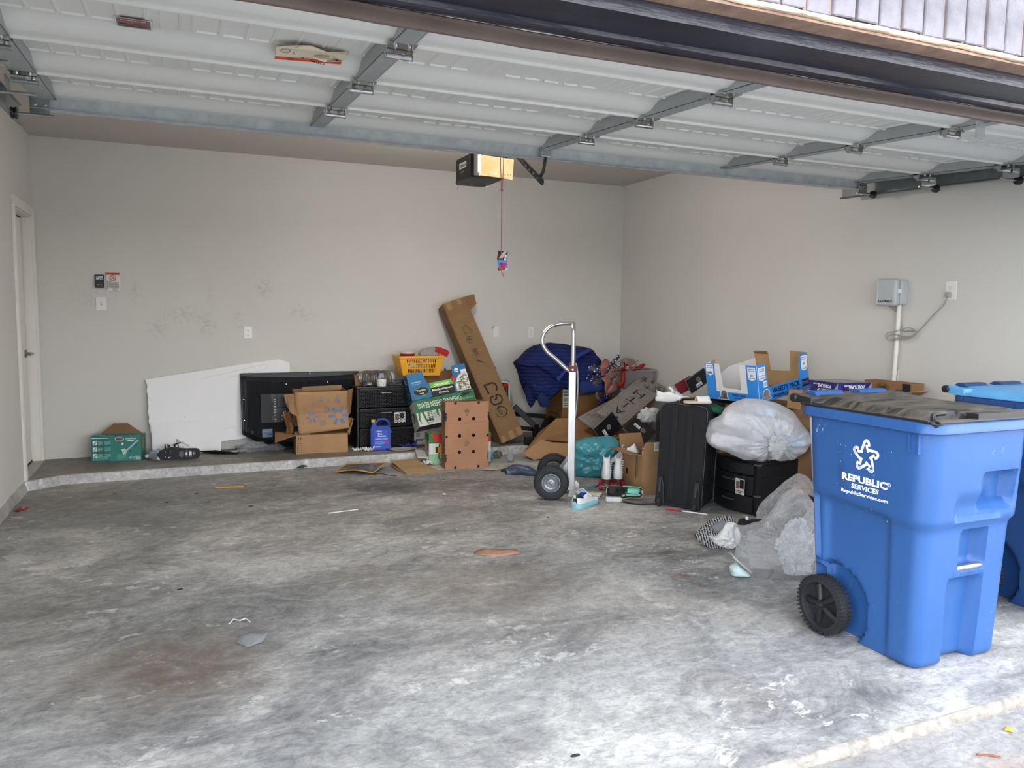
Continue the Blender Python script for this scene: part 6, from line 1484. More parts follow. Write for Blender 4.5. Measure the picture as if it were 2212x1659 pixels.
for k, ch in enumerate('FITH'):
    y = .05 + (0, 2, 3, 4)[k] * .142
    for s in (-1, 1):
        if ch == 'I': P.rect(.135 - .025, y + s * .050 - .003, .135 + .025, y + s * .050 + .003, K_)
for k in range(5):
    a = k * PI / 4; L_ = .05 if k % 2 == 0 else .034; P.line([(.135 + L_ * math.cos(a), .80 + L_ * math.sin(a)), (.135 - L_ * math.cos(a), .80 - L_ * math.sin(a))], .007, '3e3b42')
r_ = random.Random(3)
for cx, cy, rx, ry, n_ in ((.055, .90, .045, .065, 130), (.225, .86, .04, .085, 130), (.13, .94, .03, .03, 40)):
    for q in range(n_):
        a, b = r_.gauss(0, .5), r_.gauss(0, .5)
        if a * a + b * b < 1.1: P.ell(min(.262, max(.006, cx + a * rx)), min(.975, cy + b * ry), .0042, .0042, '45434a', 6)
P.line([(.02, .10), (.02, .93), (.12, .97)], .002, '4a484c'); P.line([(.25, .1), (.25, .78)], .0015, '55535a')
P.emit(t, 'lettering')
M2_ = M @ Matrix.Translation((-.03, .035, -.16)) @ Matrix.Rotation(-.28, 4, 'Y'); d2 = (.24, .018, .90)
M2_ = fr((4.55, -1.13, .385), rx=-1.02, ry=1.12, rz=.03)
t = thing('wooden_sign', 'second grey wooden sign with a scroll pattern, lying under the lettered one', 'sign', tuple(M2_ @ Vector((.1, .01, .4))))
cbox(M2_, (.24, .018, .80), 'board', MSIGN, t, .003); P = Print(face(M2_, (.24, .018, .80), 'front'))
for k in range(3): P.ring(.05 + k * .035, .12 + k * .05, .025, .025, .005, '3a3840', 20, 40 * k, 250 + 40 * k)
P.line([(.17, .05), (.2, .6)], .003, '45434a'); P.emit(t, 'scroll_pattern')
# ---- black square panels with a disc and a sticker
def blackpanel(M, d, label, disc, stick, rot=0):
    t = thing('wall_panel', label, 'panel', tuple(M @ Vector((d[0] / 2, d[1] / 2, d[2] / 2))))
    cbox(M, d, 'back_board', pm('black_back_board', '#15161b', .35, 0, .1, 14), t, .002)
    MB().box((-.002, .006, -.002), (d[0] + .002, d[1] + .002, d[2] + .002), M).build('edge_frame', pm('silver_grey_edge', '#77736f', .5, .3), t)
    P = Print(face(M, d, 'front')); P.ell(disc[0], disc[1], .024, .024, '6f7170'); P.rect(stick[0] - .033, stick[1] - .015, stick[0] + .033, stick[1] + .015, 'dfe2ee'); P.small(stick[0] - .029, stick[1] - .012, stick[0] + .029, stick[1] + .0, 2, '3a3a44', .6); P.emit(t, 'sticker')
    mb = MB()
    for a, b in ((.022, .022), (d[0] - .022, .022), (.022, d[2] - .022), (d[0] - .022, d[2] - .022)): mb.cyl(tuple(M @ Vector((a, 0, b))), tuple(M @ Vector((a, -.006, b))), .009, .008, 10)
    o = mb.build('rubber_feet', pm('dark_rubber_foot', '#26262a', .7), t); o['kind'] = 'stuff'
blackpanel(fr((4.391, -1.728, .362), rx=-.03, ry=.921, rz=.034), (.174, .02, .235), 'black square panel with grey disc and sticker, the left of the pair above the teal bag', (.082, .125), (.10, .065))
blackpanel(fr((4.669, -1.756, .366), rx=-.70, ry=.925, rz=-.108), (.235, .02, .219), 'black square panel with grey disc and sticker, leaning on the open carton of shoes', (.14, .12), (.075, .115))
blackpanel(Matrix.Translation((4.99, -2.30, .712)) @ Matrix(((.875, .1, -.40, 0), (.05, 1, .2, 0), (.47, 0, .87, 0), (0, 0, 0, 1))), (.215, .02, .12), 'black panel with grey disc behind the blue snack tray', (.115, .07), (.10, .03))
# ---- teal plastic bag
o = pillow([(-0.165, 0.27), (-0.066, 0.32), (0.137, 0.343), (0.214, 0.30), (0.25, 0.119), (0.24, 0.0), (0.087, -0.03), (-0.13, -0.01), (-0.175, 0.045)], (4.27, -1.93), -.45, .13, .26, 6.2, .028, .0, 18, 100, None, 4.5, .018, 9, .42).build('plastic_bag', pm('teal_bag_plastic', '#3f8b98', .3, 0, .1, 5, .15, 22), smooth=True); tag(o, 'full teal plastic bag on the floor right of the hand truck', 'bag')
# ---- open carton of shoes
yaw = -1.62; M = fr((4.300, -2.285, 0), rz=yaw); d = (.385, .235, .300)
t = thing('cardboard_box', 'open brown carton of shoes standing between the white skates and the suitcase', 'box', tuple(M @ Vector((.19, .12, 0))))
W_, D_, H_ = d; mb = MB(); mb.box((0, 0, 0), (W_, .005, H_), M); mb.box((0, D_ - .005, 0), (W_, D_, H_), M); mb.box((0, .005, 0), (.005, D_ - .005, H_), M); mb.box((W_ - .005, .005, 0), (W_, D_ - .005, H_), M); mb.box((.005, .005, 0), (W_ - .005, D_ - .005, .005), M); mb.build('walls', MC2, t)
sheet(lp(M, (.0, .0, H_), (W_, .0, H_), (W_ - .04, -.10, H_ + .012), (.07, -.13, H_ + .02)), 'flap', MC1, t, .005)
sheet(lp(M, (W_, .0, H_), (W_, D_, H_), (W_ + .012, D_, H_ + .105), (W_ + .012, .012, H_ + .10)), 'flap', MC2, t, .005)
sheet(lp(M, (0, .02, H_), (0, D_, H_), (-.06, D_, H_ + .10), (-.05, .03, H_ + .10)), 'flap', MC1, t, .005)
P = Print(face(M, d, 'front')); P.poly(rrect(.135, .115, .163, .165, .012), '1a1310'); P.line([(.09, 0), (.09, .3)], .003, '7a5a3a'); P.small(.285, .10, .293, .29, 30, '3a2a1c', .8, 2); P.small(.305, .13, .313, .29, 26, '3a2a1c', .8, 3); P.ring(.15, .285, .02, .012, .003, '2a1e14'); P.rect(.30, .015, .335, .035, '2a1e14'); P.emit(t, 'print')
Pf = Print(Matrix.Translation((0, 0, 0)) @ face(M @ Matrix.Translation((.0045, 0, 0)), d, 'right') @ Matrix.Translation((0, 0, .012))); Pf.bars(.085, .335, .165, .395, '1a1a1a', 4); Pf.emit(t, 'barcode_label', label='white barcode label')
mm_ = fr((4.36, -2.50, .30), rz=-2.2, rx=.5, ry=-.3)
shoe('shoe', 'white leather shoe lying in the open carton beside the suitcase', Matrix.Translation((4.42, -2.40, .265)) @ rotm(.35, .5, 2.3), .24, (MSWHT, MSWHT, pm('shoe_lining', '#b5b0a8', .7), MSWHT), .09, .085, loc=(4.40, -2.42, .2), stripe=[MSBLK], bands=[(.3, .36, .3, .9, 2), (.42, .47, .3, .9, 2)])
t = thing('can', 'red and white printed tin standing in the open carton of shoes', 'can', (4.38, -2.58, .24)); MB().lathe([(.038, 0), (.038, .10), (.034, .102), (.034, .098), (.0, .098)], Matrix.Translation((4.38, -2.575, .235)), 20).build('body', dotm('can_print', '#c9c9c9', '#2a2628', 30, .35), t, smooth=True); MB().lathe([(.0385, .08), (.0385, .096)], Matrix.Translation((4.38, -2.575, .235)), 20, (False, False)).build('red_band', pm('red_band', '#a3232c', .4), t, smooth=True)
# ---- roller skates seen from behind
MSK = pm('skate_white_leather', '#cfd0d2', .4, 0, .04, 12); MBRN = pm('brown_heel', '#5a2c20', .5, 0, .1, 12); MPNK = pm('pink_wheel', '#a31f3e', .4, 0, .06, 10)
def skate(px, py, yaw, label):
    M = fr((px, py, 0), rz=yaw); t = thing('roller_skate', label, 'roller skate', (px, py, 0))
    rs = []
    for z, rx_, ry_, oy in ((.095, .034, .05, .0), (.11, .037, .055, .0), (.15, .036, .052, -.002), (.19, .031, .044, -.004), (.225, .026, .036, .0), (.26, .026, .034, .004)):
        rs.append(lp(M, *[(rx_ * math.cos(2 * PI * k / 20), oy + ry_ * math.sin(2 * PI * k / 20), z + (.028 * (abs(math.cos(2 * PI * k / 20)) ** 4 - .3) if z > .25 else 0)) for k in range(20)]))
    MB().rings(rs, True, (True, False)).build('boot', MSK, t, smooth=True, solid=.003, off=-1)
    MB().rings([lp(M, *[(k_ * math.cos(2 * PI * k / 18), .05 * math.sin(2 * PI * k / 18), z) for k in range(18)]) for z, k_ in ((.06, .027), (.098, .034))], True).build('heel', MBRN, t, smooth=True)
    mb = MB(); mb.box((-.028, .03, .082), (.028, .17, .098), M); mb.build('sole', MBRN, t, bevel=.005)
    mb = MB(); mb.rings([lp(M, *[(.034 * s_ * math.cos(2 * PI * k / 18), .11 + .075 * math.sin(2 * PI * k / 18), z) for k in range(18)]) for z, s_ in ((.096, 1), (.125, .98), (.15, .6))], True); mb.build('toe_box', MSK, t, smooth=True)
    mb = MB(); mb.box((-.016, -.02, .045), (.016, .16, .064), M); mb.cyl(tuple(M @ Vector((-.045, .0, .029))), tuple(M @ Vector((.045, .0, .029))), .006, n=8); mb.cyl(tuple(M @ Vector((-.045, .14, .029))), tuple(M @ Vector((.045, .14, .029))), .006, n=8); mb.box((-.012, -.012, .028), (.012, .012, .05), M); mb.box((-.012, .128, .028), (.012, .152, .05), M); mb.build('truck_plate', MZINC, t)
    for y in (.0, .14):
        for s in (-1, 1): MB().lathe([(.010, -.015), (.026, -.015), (.029, -.010), (.029, .010), (.026, .015), (.010, .015)], M @ Matrix.Translation((s * .042, y, .029)) @ Matrix.Rotation(PI / 2, 4, 'Y'), 18).build('wheel', MPNK, t, smooth=True)
    mb = MB()
    for k in range(6): mb.tube(lp(M, (.028, .02, .135 + k * .018), (.040, .025, .138 + k * .018)), .004, 5)
    mb.build('lace_hooks', MSWHT, t)
    return t
skate(4.100, -2.445, -.5, 'white roller skate with pink wheels, the one clear of the carton')
skate(4.190, -2.47, -.5, 'white roller skate half hidden by the open carton of shoes')
# ---- floor clutter in front of them
MMINT = pm('mint_rubber', '#83cbb8', .4, 0, .05, 12); MBLU2 = pm('royal_blue_lining', '#2a3a96', .7); MCRM = pm('cream_rubber', '#c9b69a', .5, 0, .06, 12); MAQ = pm('aqua_rubber', '#86c3cb', .4, 0, .05, 12)
ms_, M_, hw_, tp_ = shoe('sneaker', 'white and black sneaker with aqua sole in front of the hand truck', fr((3.605, -2.865, 0), rz=.50), .27, (MSWHT, MAQ, MBLU2, MSWHT), .105, .10, stripe=[MSBLK, MSGRY], bands=[(.0, .24, .0, .82, 2), (.72, .9, .0, .55, 3)], chunky=.034)
P = Print(None, lambda x, y, z: tuple(M_ @ Vector((-.004 - z, -x, y)))); P.poly([(-.002, .055), (.004, .055), (.016, .038), (.011, .036), (.0, .047), (-.011, .036), (-.015, .039)], 'e0e0e0'); P.rect(-.010, .076, .010, .10, 'c3d98a'); P.emit(ms_, 'heel_tab', label='yellow green heel tab')
hx = Vector((-.74, .67, 0)).normalized(); up_ = Vector((-.60, -.66, .42)).normalized(); lt = up_.cross(hx).normalized(); up_ = hx.cross(lt)
Mx = Matrix((hx, lt, up_)).transposed().to_4x4(); Mx.translation = Vector((4.185, -2.835, .052))
shoe('sneaker', 'black and mint sneaker lying on its side at the foot of the open carton', Mx, .27, (MSBLK, MCRM, MMINT, MSBLK), .10, .095, loc=(4.08, -2.80, 0), stripe=[MMINT], bands=[(.04, .52, .62, .88, 2)], chunky=.026)
def bar2(a, b, w_, h_, name, mat, label, cat):
    o = bar(a, b, w_, h_).build(name, mat, bevel=.002); tag(o, label, cat); return o
t = thing('lotion_tube', 'long white printed packet with a yellow patch on the floor before the teal bag', 'packet', (3.85, -2.58, 0))
bar((3.80, -2.42, .02), (3.95, -2.62, .016), .06, .02).build('packet', pm('packet_white', '#c4c2bb', .4, 0, .1, 30), t, bevel=.006); bar((3.905, -2.565, .0285), (3.925, -2.59, .0282), .045, .002).build('yellow_patch', pm('yellow_patch', '#d8a62e', .5), t)
tissue(3.83, -2.36, 0, .13, 9.1, 'paper_napkin', MPAPER, 'crumpled white napkin on the floor before the teal bag', 'paper', .09)
t = thing('power_adapter', 'white printed power adapter with a black lead beside the black and mint sneaker', 'adapter', (3.965, -2.80, 0))
Ma = fr((3.91, -2.765, 0), rz=-.55); cbox(Ma, (.115, .055, .035), 'body', pm('adapter_white', '#c8c9ca', .35), t, .008); P = Print(face(Ma, (.115, .055, .035), 'top')); P.small(.01, .006, .105, .05, 5, '55565a', .5); P.emit(t, 'print')
MB().tube(smoothpath([(3.94, -2.75, .03), (3.985, -2.66, .05), (3.99, -2.58, .09), (3.98, -2.52, .06), (4.0, -2.45, .03)], 4), .004, 6).build('lead', MBLK, t, smooth=True)
o = MB().tube(smoothpath([(4.02, -2.83, .006), (4.08, -2.93, .006), (4.16, -2.96, .008), (4.24, -2.985, .010), (4.30, -2.98, .006)], 4), .006, 6).build('charger_cable', MBLK, smooth=True); tag(o, 'black cable running from the mint sneaker to the suitcase wheel', 'cable')
o = bagblob((3.74, -2.35, .05), (.09, .07, .06), 2.4, .3, 34, 20).build('snack_wrapper', filmm('cellophane', '#d9c09a', .5, .08, .5, .5, 25), smooth=True); tag(o, 'clear cellophane snack wrapper with orange scraps behind the aqua-soled sneaker', 'wrapper')
o = MB().grid(lambda u, v: (3.70 + .10 * u, -2.37 - .02 * v + .02 * math.sin(u * 5), .02 + .09 * v * math.sin(PI * u) + .004), 10, 5).build('orange_peel', pm('tan_scrap', '#a9743c', .6, 0, .15, 20), smooth=True, solid=.002); tag(o, 'curled tan scrap inside the cellophane by the hand truck', 'scrap')
o = MB().grid(lambda u, v: (3.60 + .26 * u, -1.66 - .14 * u + .13 * v + .012 * math.sin(v * 8 + u * 6), .004 + .075 * math.sin(PI * min(1, u * .9 + .1)) ** .6 * math.sin(PI * v) ** .5 + .012 * fbm((u * 5, v * 5, 1), 1)), 26, 18).build('plastic_bag', pm('blue_grey_plastic', '#3f4a60', .35, 0, .3, 26, .5, 40), smooth=True, solid=.001); tag(o, 'crumpled blue grey plastic bag on the floor left of the hand truck wheels', 'plastic bag')
bar2((3.76, -1.45, .045), (3.98, -1.68, .040), .07, .05, 'paper_roll', pm('dull_white_paper', '#a8a39d', .6, 0, .08, 12), 'rolled dull white paper behind the far hand truck wheel', 'paper')
scrap('torn_paper', [(3.44, -1.36), (3.52, -1.33), (3.70, -1.36), (3.85, -1.25), (3.87, -1.28), (3.72, -1.42), (3.55, -1.45)], pm('dirty_tape', '#a39a8c', .6, 0, .2, 20), 'strip of dirty torn packing tape on the floor before the crushed carton', 'scrap', .001, .012, 0)
o = MB().lathe([(.0, 0), (.032, 0), (.034, .07), (.031, .07), (.03, .01)], Matrix.Translation((3.86, -1.12, .0)) @ Matrix.Rotation(.0, 4, 'X'), 18).build('plastic_cup', MBOT, smooth=True); tag(o, 'small clear plastic cup at the left tip of the crushed carton', 'cup')

# ---- hand truck
MALU = pm('brushed_aluminium', '#b9bbbd', .3, .85, .10, 30, .05, 80, stretch=(1, 1, .2)); MTYR = pm('tyre_rubber', '#25262a', .7, 0, .12, 14); MRIM = pm('painted_rim', '#8d9196', .35, .6, .1, 14)
fx, ax = Vector((.878, -.479, 0)), Vector((.479, .878, 0))
wc = Vector((3.572, -2.552, .127)); gap = .48
ht = thing('hand_truck', 'aluminium hand truck with curved handle and two black pneumatic wheels', 'hand truck', (3.75, -2.4, 0))
Mw = Matrix((fx, ax, Vector((0, 0, 1)))).transposed().to_4x4()     # local x forward, y along the axle, z up
Mw.translation = Vector((wc.x, wc.y, 0))
def H3(x, y, z): return tuple(Mw @ Vector((x, y, z)))
for k, y in enumerate((0.0, gap)):
    Mr = Mw @ Matrix.Translation((0, y, .127)) @ Matrix.Rotation(PI / 2, 4, 'X')
    tyr = MB().lathe([(.066, -.03), (.078, -.036), (.100, -.038), (.117, -.034), (.125, -.020), (.127, 0), (.125, .020), (.117, .034), (.100, .038), (.078, .036), (.066, .03)], Mr, 48, (False, False)).build('tyre', MTYR, ht, smooth=True)
    tr = MB()
    for q in range(64):
        a = 2 * PI * q / 64
        for s in (-1, 1):
            tr.add([tuple(Mr @ Vector((r * math.cos(a + e_), r * math.sin(a + e_), zz))) for r, e_, zz in ((.1275, -.028, s * .018), (.1275, .028, s * .018), (.117, .028, s * .0355), (.117, -.028, s * .0355), (.1305, -.02, s * .019), (.1305, .02, s * .019), (.1205, .02, s * .037), (.1205, -.02, s * .037))], [(4, 5, 6, 7), (0, 1, 5, 4), (1, 2, 6, 5), (2, 3, 7, 6), (3, 0, 4, 7)])
    o = tr.build('tread', MTYR, tyr); o['kind'] = 'stuff'
    MB().lathe([(.070, .030), (.068, .036), (.063, .036), (.058, .026), (.050, .018), (.040, .016), (.036, .028), (.030, .034), (.026, .034), (.024, .024), (.012, .026), (.010, .040), (0, .042)], Mr, 36, (False, False)).build('rim', MRIM, ht, smooth=True)
    MB().lathe([(.070, -.030), (.066, -.036), (.056, -.024), (.03, -.02), (.0, -.02)], Mr, 36, (False, False)).build('rim', MRIM, ht, smooth=True)
MB().cyl(H3(0, -.02, .127), H3(0, gap + .02, .127), .009, n=12).build('axle', MZINC, ht, smooth=True)
for y in (.075, gap - .075):
    rl = MB()
    U = [(.0, -.015), (.05, -.015), (.05, .020), (.044, .020), (.044, -.008), (.006, -.008), (.006, .020), (.0, .020)]
    rl.rings([[H3(.118 + a - .004 * (z - .1), y + b, z) for a, b in U] for z in (.06, .955)], True); rl.build('rail', MALU, ht, bevel=.0015, seg=1)
    MB().box((.113, y - .018, .935), (.172, y + .022, .985), Mw).build('collar', pm('maroon_collar', '#5e1f22', .5), ht, bevel=.004)
    br = MB(); br.prism([(-.015, .105), (.12, .07), (.165, .07), (.165, .30), (.14, .30), (.03, .15), (-.015, .15)], -.003, .003, Mw @ Matrix.Translation((0, y + (.03 if y < .2 else -.03), 0)) @ Matrix(((1, 0, 0, 0), (0, 0, -1, 0), (0, 1, 0, 0), (0, 0, 0, 1)))); br.build('wheel_bracket', MALU, ht)
    tb = MB(); tb.tube(smoothpath([H3(.142, y, .96), H3(.142, y, 1.12), H3(.140, y + (.0 if y < .2 else 0), 1.24)], 3), .0155, 12); tb.build('handle_upright', MALU, ht, smooth=True)
hb = MB(); hb.tube(smoothpath([H3(.142, .075, 1.20), H3(.140, .085, 1.255), H3(.138, .13, 1.285), H3(.136, gap / 2, 1.29), H3(.138, gap - .13, 1.285), H3(.140, gap - .085, 1.255), H3(.142, gap - .075, 1.20)], 6), .0155, 12); hb.build('handle_bar', MALU, ht, smooth=True)
lpth = [H3(.135, gap / 2, 1.290), H3(.06, gap / 2, 1.290), H3(-.02, gap / 2, 1.262), H3(-.072, gap / 2, 1.20), H3(-.075, gap / 2, 1.13), H3(-.04, gap / 2, 1.075), H3(.02, gap / 2, 1.02), H3(.09, gap / 2, .955), H3(.13, gap / 2, .92)]
lpth = [H3(.135, .20, 1.290), H3(.06, .18, 1.290), H3(-.025, .14, 1.268), H3(-.078, .11, 1.21), H3(-.084, .10, 1.145), H3(-.05, .095, 1.085), H3(.01, .09, 1.035), H3(.09, .08, .965), H3(.135, .075, .93)]
MB().tube(smoothpath(lpth, 6), .0155, 12).build('loop_handle', MALU, ht, smooth=True)
for z in (.35, .62, .88): MB().box((.128, .075, z), (.160, gap - .075, z + .03), Mw).build('crossbar', MALU, ht, bevel=.003)
MB().prism([(.12, .0), (.36, .0), (.36, .006), (.175, .010), (.172, .13), (.164, .13)], -.16, .16, Mw @ Matrix.Translation((0, gap / 2, .004)) @ Matrix(((1, 0, 0, 0), (0, 0, -1, 0), (0, 1, 0, 0), (0, 0, 0, 1)))).build('nose_plate', MALU, ht)
tb = MB(); tb.tube(smoothpath([H3(.165, .065, 1.0), H3(.178, .068, .93), H3(.182, .07, .82), H3(.176, .07, .70), H3(.168, .07, .60)], 4), .007, 8); tb.build('brace_rod', MZINC, ht, smooth=True)
o = MB()
for z in (.905, .955): o.cyl(H3(.143, .058, z), H3(.143, .052, z), .008, .007, 8)
o = o.build('rivets', MZINC, ht); o['kind'] = 'stuff'

# ---- black duffel and things behind the suitcase
MFAB = pm('black_nylon_fabric', '#111217', .6, 0, .15, 12, .3, 90); MFAB2 = pm('black_cloth', '#131318', .8, 0, .15, 10, .3, 60)
o = pillow([(-.18, .02), (-.20, .40), (-.19, .60), (-.10, .665), (.02, .69), (.16, .68), (.20, .50), (.20, .05)], (4.66, -2.62), -.5, .15, .12, 4.4, .03, .0, 14, 90, None, 5, .015, 10, .4).build('duffel_bag', MFAB, smooth=True); tag(o, 'black duffel bag slumped behind the left side of the suitcase', 'bag')
o = bagblob((4.50, -2.42, .56), (.085, .06, .055), 6.6, .3, 34, 20).build('plastic_bag', filmm('white_grocery_bag', '#dfe1e3', .25, .2, .5, .6, 30), smooth=True); tag(o, 'small crumpled white plastic bag above the black panel by the suitcase', 'plastic bag')
o = MB().tube(smoothpath([(4.55, -2.60, .60), (4.50, -2.66, .62), (4.455, -2.70, .57), (4.45, -2.72, .48), (4.465, -2.76, .40), (4.475, -2.80, .34)], 5), .005, 7).build('white_cable', pm('beige_cable', '#b5ada0', .5), smooth=True); tag(o, 'off-white cable hanging down the left side of the suitcase', 'cable')
# suitcase
M = fr((4.204, -2.968, .022), ry=.036, rz=-1.0); d = (.335, .27, .72)
sc_ = thing('suitcase', 'large black fabric suitcase standing upright with its wheels to the floor', 'suitcase', tuple(M @ Vector((.17, .13, 0))))
mb = MB(); prof_ = rrect(0, 0, d[0], d[2], .045, 6)
mb.rings([[tuple(M @ Vector((d[0] / 2 + (x - d[0] / 2) * s_, y_, d[2] / 2 + (z - d[2] / 2) * s_ - .008 * (1 - abs(z / d[2] - .5) * 2) * 0))) for x, z in prof_] for y_, s_ in ((.0, .965), (-.012 + .012, .985), (.014, 1), (.20, 1), (.25, .985), (.27, .94))], True); mb.build('shell', MFAB, sc_, smooth=True)
for y_ in (.010, .245): MB().tube([tuple(M @ Vector((x, y_, z))) for x, z in rrect(-.001, -.001, d[0] + .001, d[2] + .001, .046, 6)], .0035, 6, close=True).build('piping', pm('grey_piping', '#3a3b40', .5), sc_, smooth=True)
mb = MB()
for a, b in ((.085, .125), (.195, .235)): mb.box((a, -.006, .03), (b, .0, .69), M)
mb.build('front_ribs', pm('black_nylon_rib', '#16171d', .55, 0, .1, 30), sc_, bevel=.004)
for x in (.035, .30):
    mb = MB(); mb.prism([(x - .035, .0), (x + .035, .0), (x + .028, .13), (x + .012, .20), (x - .012, .20), (x - .028, .13)], -.002, .022, M @ XZ); mb.build('corner_guard', MBLK, sc_, smooth=False, bevel=.006)
    mb = MB(); mb.tube(lp(M, (x, -.028, .09), (x, -.028, .19)), .010, 8); mb.build('guard_rib', MDG, sc_, smooth=True)
    Mq = M @ Matrix.Translation((x, -.022, .010)) @ Matrix.Rotation(PI / 2, 4, 'Y')
    MB().lathe([(.006, -.012), (.026, -.012), (.030, -.006), (.030, .006), (.026, .012), (.006, .012)], Mq, 20).build('wheel', MTYR, sc_, smooth=True)
mb = MB(); mb.tube(smoothpath(lp(M, (.10, .12, d[2]), (.115, .12, d[2] + .028), (.22, .12, d[2] + .028), (.235, .12, d[2])), 4), .011, 8); mb.build('top_handle', MBLK, sc_, smooth=True)
# on top of suitcase and duffel
shoe('sneaker', 'white low sneaker with a pale green stripe resting on the black suitcase', fr((4.470, -2.545, .700), rz=-.85), .27, (MSWHT, MSWHT, MSBLK, MSWHT), .095, .085, stripe=[pm('sage_stripe', '#7f9a90', .6)], bands=[(.0, .07, .2, 1, 2), (.22, .6, .55, .72, 2)])
o = pillow([(-.20, .675), (-.10, .725), (.05, .74), (.20, .72), (.26, .68), (.1, .655)], (4.82, -2.78), -.6, .10, .16, 3.9, .02, .655, 8, 60, None, 8, .01, 14).build('black_clothes', MFAB2, smooth=True); tag(o, 'heap of black clothes between the suitcase and the blue snack tray', 'clothes')
t = thing('sandal', 'tan and white sandal on the top right of the suitcase', 'sandal', (4.36, -3.17, .745))
Ms = fr((4.315, -3.115, .748), rz=-.3); MB().prism(rrect(0, -.035, .20, .035, .03), 0, .016, Ms).build('sole', MCRM, t, bevel=.004)
MB().grid(lambda u, v: tuple(Ms @ Vector((.09 + .09 * v, -.036 + .072 * u, .014 + .035 * math.sin(PI * u)))), 10, 5).build('strap', MSWHT, t, smooth=True, solid=.003)
o = pillow([(-.10, .70), (0, .735), (.10, .715), (.17, .66), (.05, .67)], (4.52, -3.16), -.5, .05, .09, 6.1, .012, .655, 7, 44).build('green_cloth', pm('bottle_green_cloth', '#0f4a3a', .75, 0, .15, 14), smooth=True); tag(o, 'dark green cloth over the right corner of the suitcase', 'cloth')
sheetf = MB().box((0, 0, 0), (.16, .012, .10), Matrix.Translation((4.93, -2.22, .695)) @ rotm(-.3, -.5, -.3)).build('red_folder', pm('dark_red_folder', '#6e1426', .4), bevel=.003); tag(sheetf, 'dark red folder edge beside the black panel behind the white sneaker', 'folder')
# ---- carton that carries the tray
t = thing('cardboard_box', 'brown carton supporting the blue snack tray behind the suitcase', 'box', (5.13, -2.72, 0)); MB().box((4.84, -3.02, 0), (5.46, -2.42, .700)).build('carton', MC1, t, bevel=.005)
# ---- blue display tray
MSB = pm('sky_blue_card', '#2f86d8', .45, 0, .04, 5); MWI = pm('white_card', '#d5d6d8', .55, 0, .03, 5)
M = fr((4.765, -2.803, .735), rx=.16, ry=-.018, rz=-1.435); d = (.494, .538, .272); W_, D_, H_ = d
t = thing('display_tray', 'sky blue cardboard snack display tray with cut down sides, standing on the heap', 'display tray', tuple(M @ Vector((.25, .27, 0))))
F = face(M, d, 'front'); uf_ = [(0, 0), (W_, 0), (W_, H_), (.335, H_), (.335, .095), (.325, .088), (.175, .092), (.160, .105), (.140, H_), (0, H_)]
MB().prism(uf_, -.004, -.0005, F).build('front_panel', MWI, t)
Rr = face(M, d, 'right'); rf = [(0, 0), (D_, 0), (D_, H_), (.45, H_), (.435, .10), (.115, .095), (.10, .12), (.088, H_), (0, H_)]
MB().prism(rf, -.004, -.0005, Rr).build('side_panel', MSB, t); MB().prism(rf, -.0065, -.004, Rr).build('side_lining', MC4, t)
lf = [(0, 0), (D_, 0), (D_, H_), (D_ - .05, H_), (D_ - .08, .13), (.30, .20), (0, .215)]
MB().prism(lf, -.004, -.0005, face(M, d, 'left')).build('side_panel', MSB, t); MB().prism(lf, -.0065, -.004, face(M, d, 'left')).build('side_lining', MWI, t)
bf = [(0, 0), (W_, 0), (W_, H_), (.36, H_), (.345, .12), (.16, .125), (.15, H_ + .01), (0, H_)]
MB().prism(bf, -.004, -.0005, face(M, d, 'back')).build('back_panel', MC4, t)
MB().box((.004, .004, 0), (W_ - .004, D_ - .004, .004), M).build('bottom_panel', MC3, t)
sheet(lp(M, (.02, .53, H_ - .02), (.15, .53, H_ - .02), (.15, .50, H_ + .005), (.02, .50, H_ + .0)), 'flap', MC4, t, .004); sheet(lp(M, (.012, .03, .2), (.012, .09, .2), (.018, .09, .285), (.018, .05, .275)), 'flap', MC4, t, .004)
P = Print(F); B_ = '2f86d8'; N_ = '141a44'
P.rect(0, 0, .095, H_, B_); P.rect(.395, 0, W_, H_, B_); P.rect(.095, 0, .395, .062, B_)
def badge(P, x, y, w_, h_, l1, l2):
    P.poly([(x, y), (x + w_, y), (x + w_, y - h_), (x + w_ / 2, y - h_ - .012), (x, y - h_)], 'e4e6e8'); P.text(l1[0], x + w_ / 2, y - .014, .010, N_, w=w_ * .78, bold=.03); P.text(l1[1], x + w_ / 2, y - .028, .010, l1[2], w=w_ * .78, bold=.03); P.line([(x + .006, y - .042), (x + w_ - .006, y - .042)], .001, '9aa4b0')
    P.text(l2[0], x + w_ / 2, y - .060, .012 if len(l2[0]) > 3 else .02, l2[2], w=w_ * (.8 if len(l2[0]) > 3 else .35), bold=.02); P.text(l2[1], x + w_ / 2, y - h_ + .006, .009, N_, w=w_ * .75, bold=.03)
badge(P, .008, H_ - .006, .072, .075, ('MADE WITH', '100% BEEF', '3a6ac0'), ('NO ARTIFICIAL', 'INGREDIENTS', '3a6ac0')); badge(P, .410, H_ - .014, .072, .085, ('HIGH IN', 'PROTEIN', '3a7ac8'), ('80', 'CALORIES', '3a6ac0'))
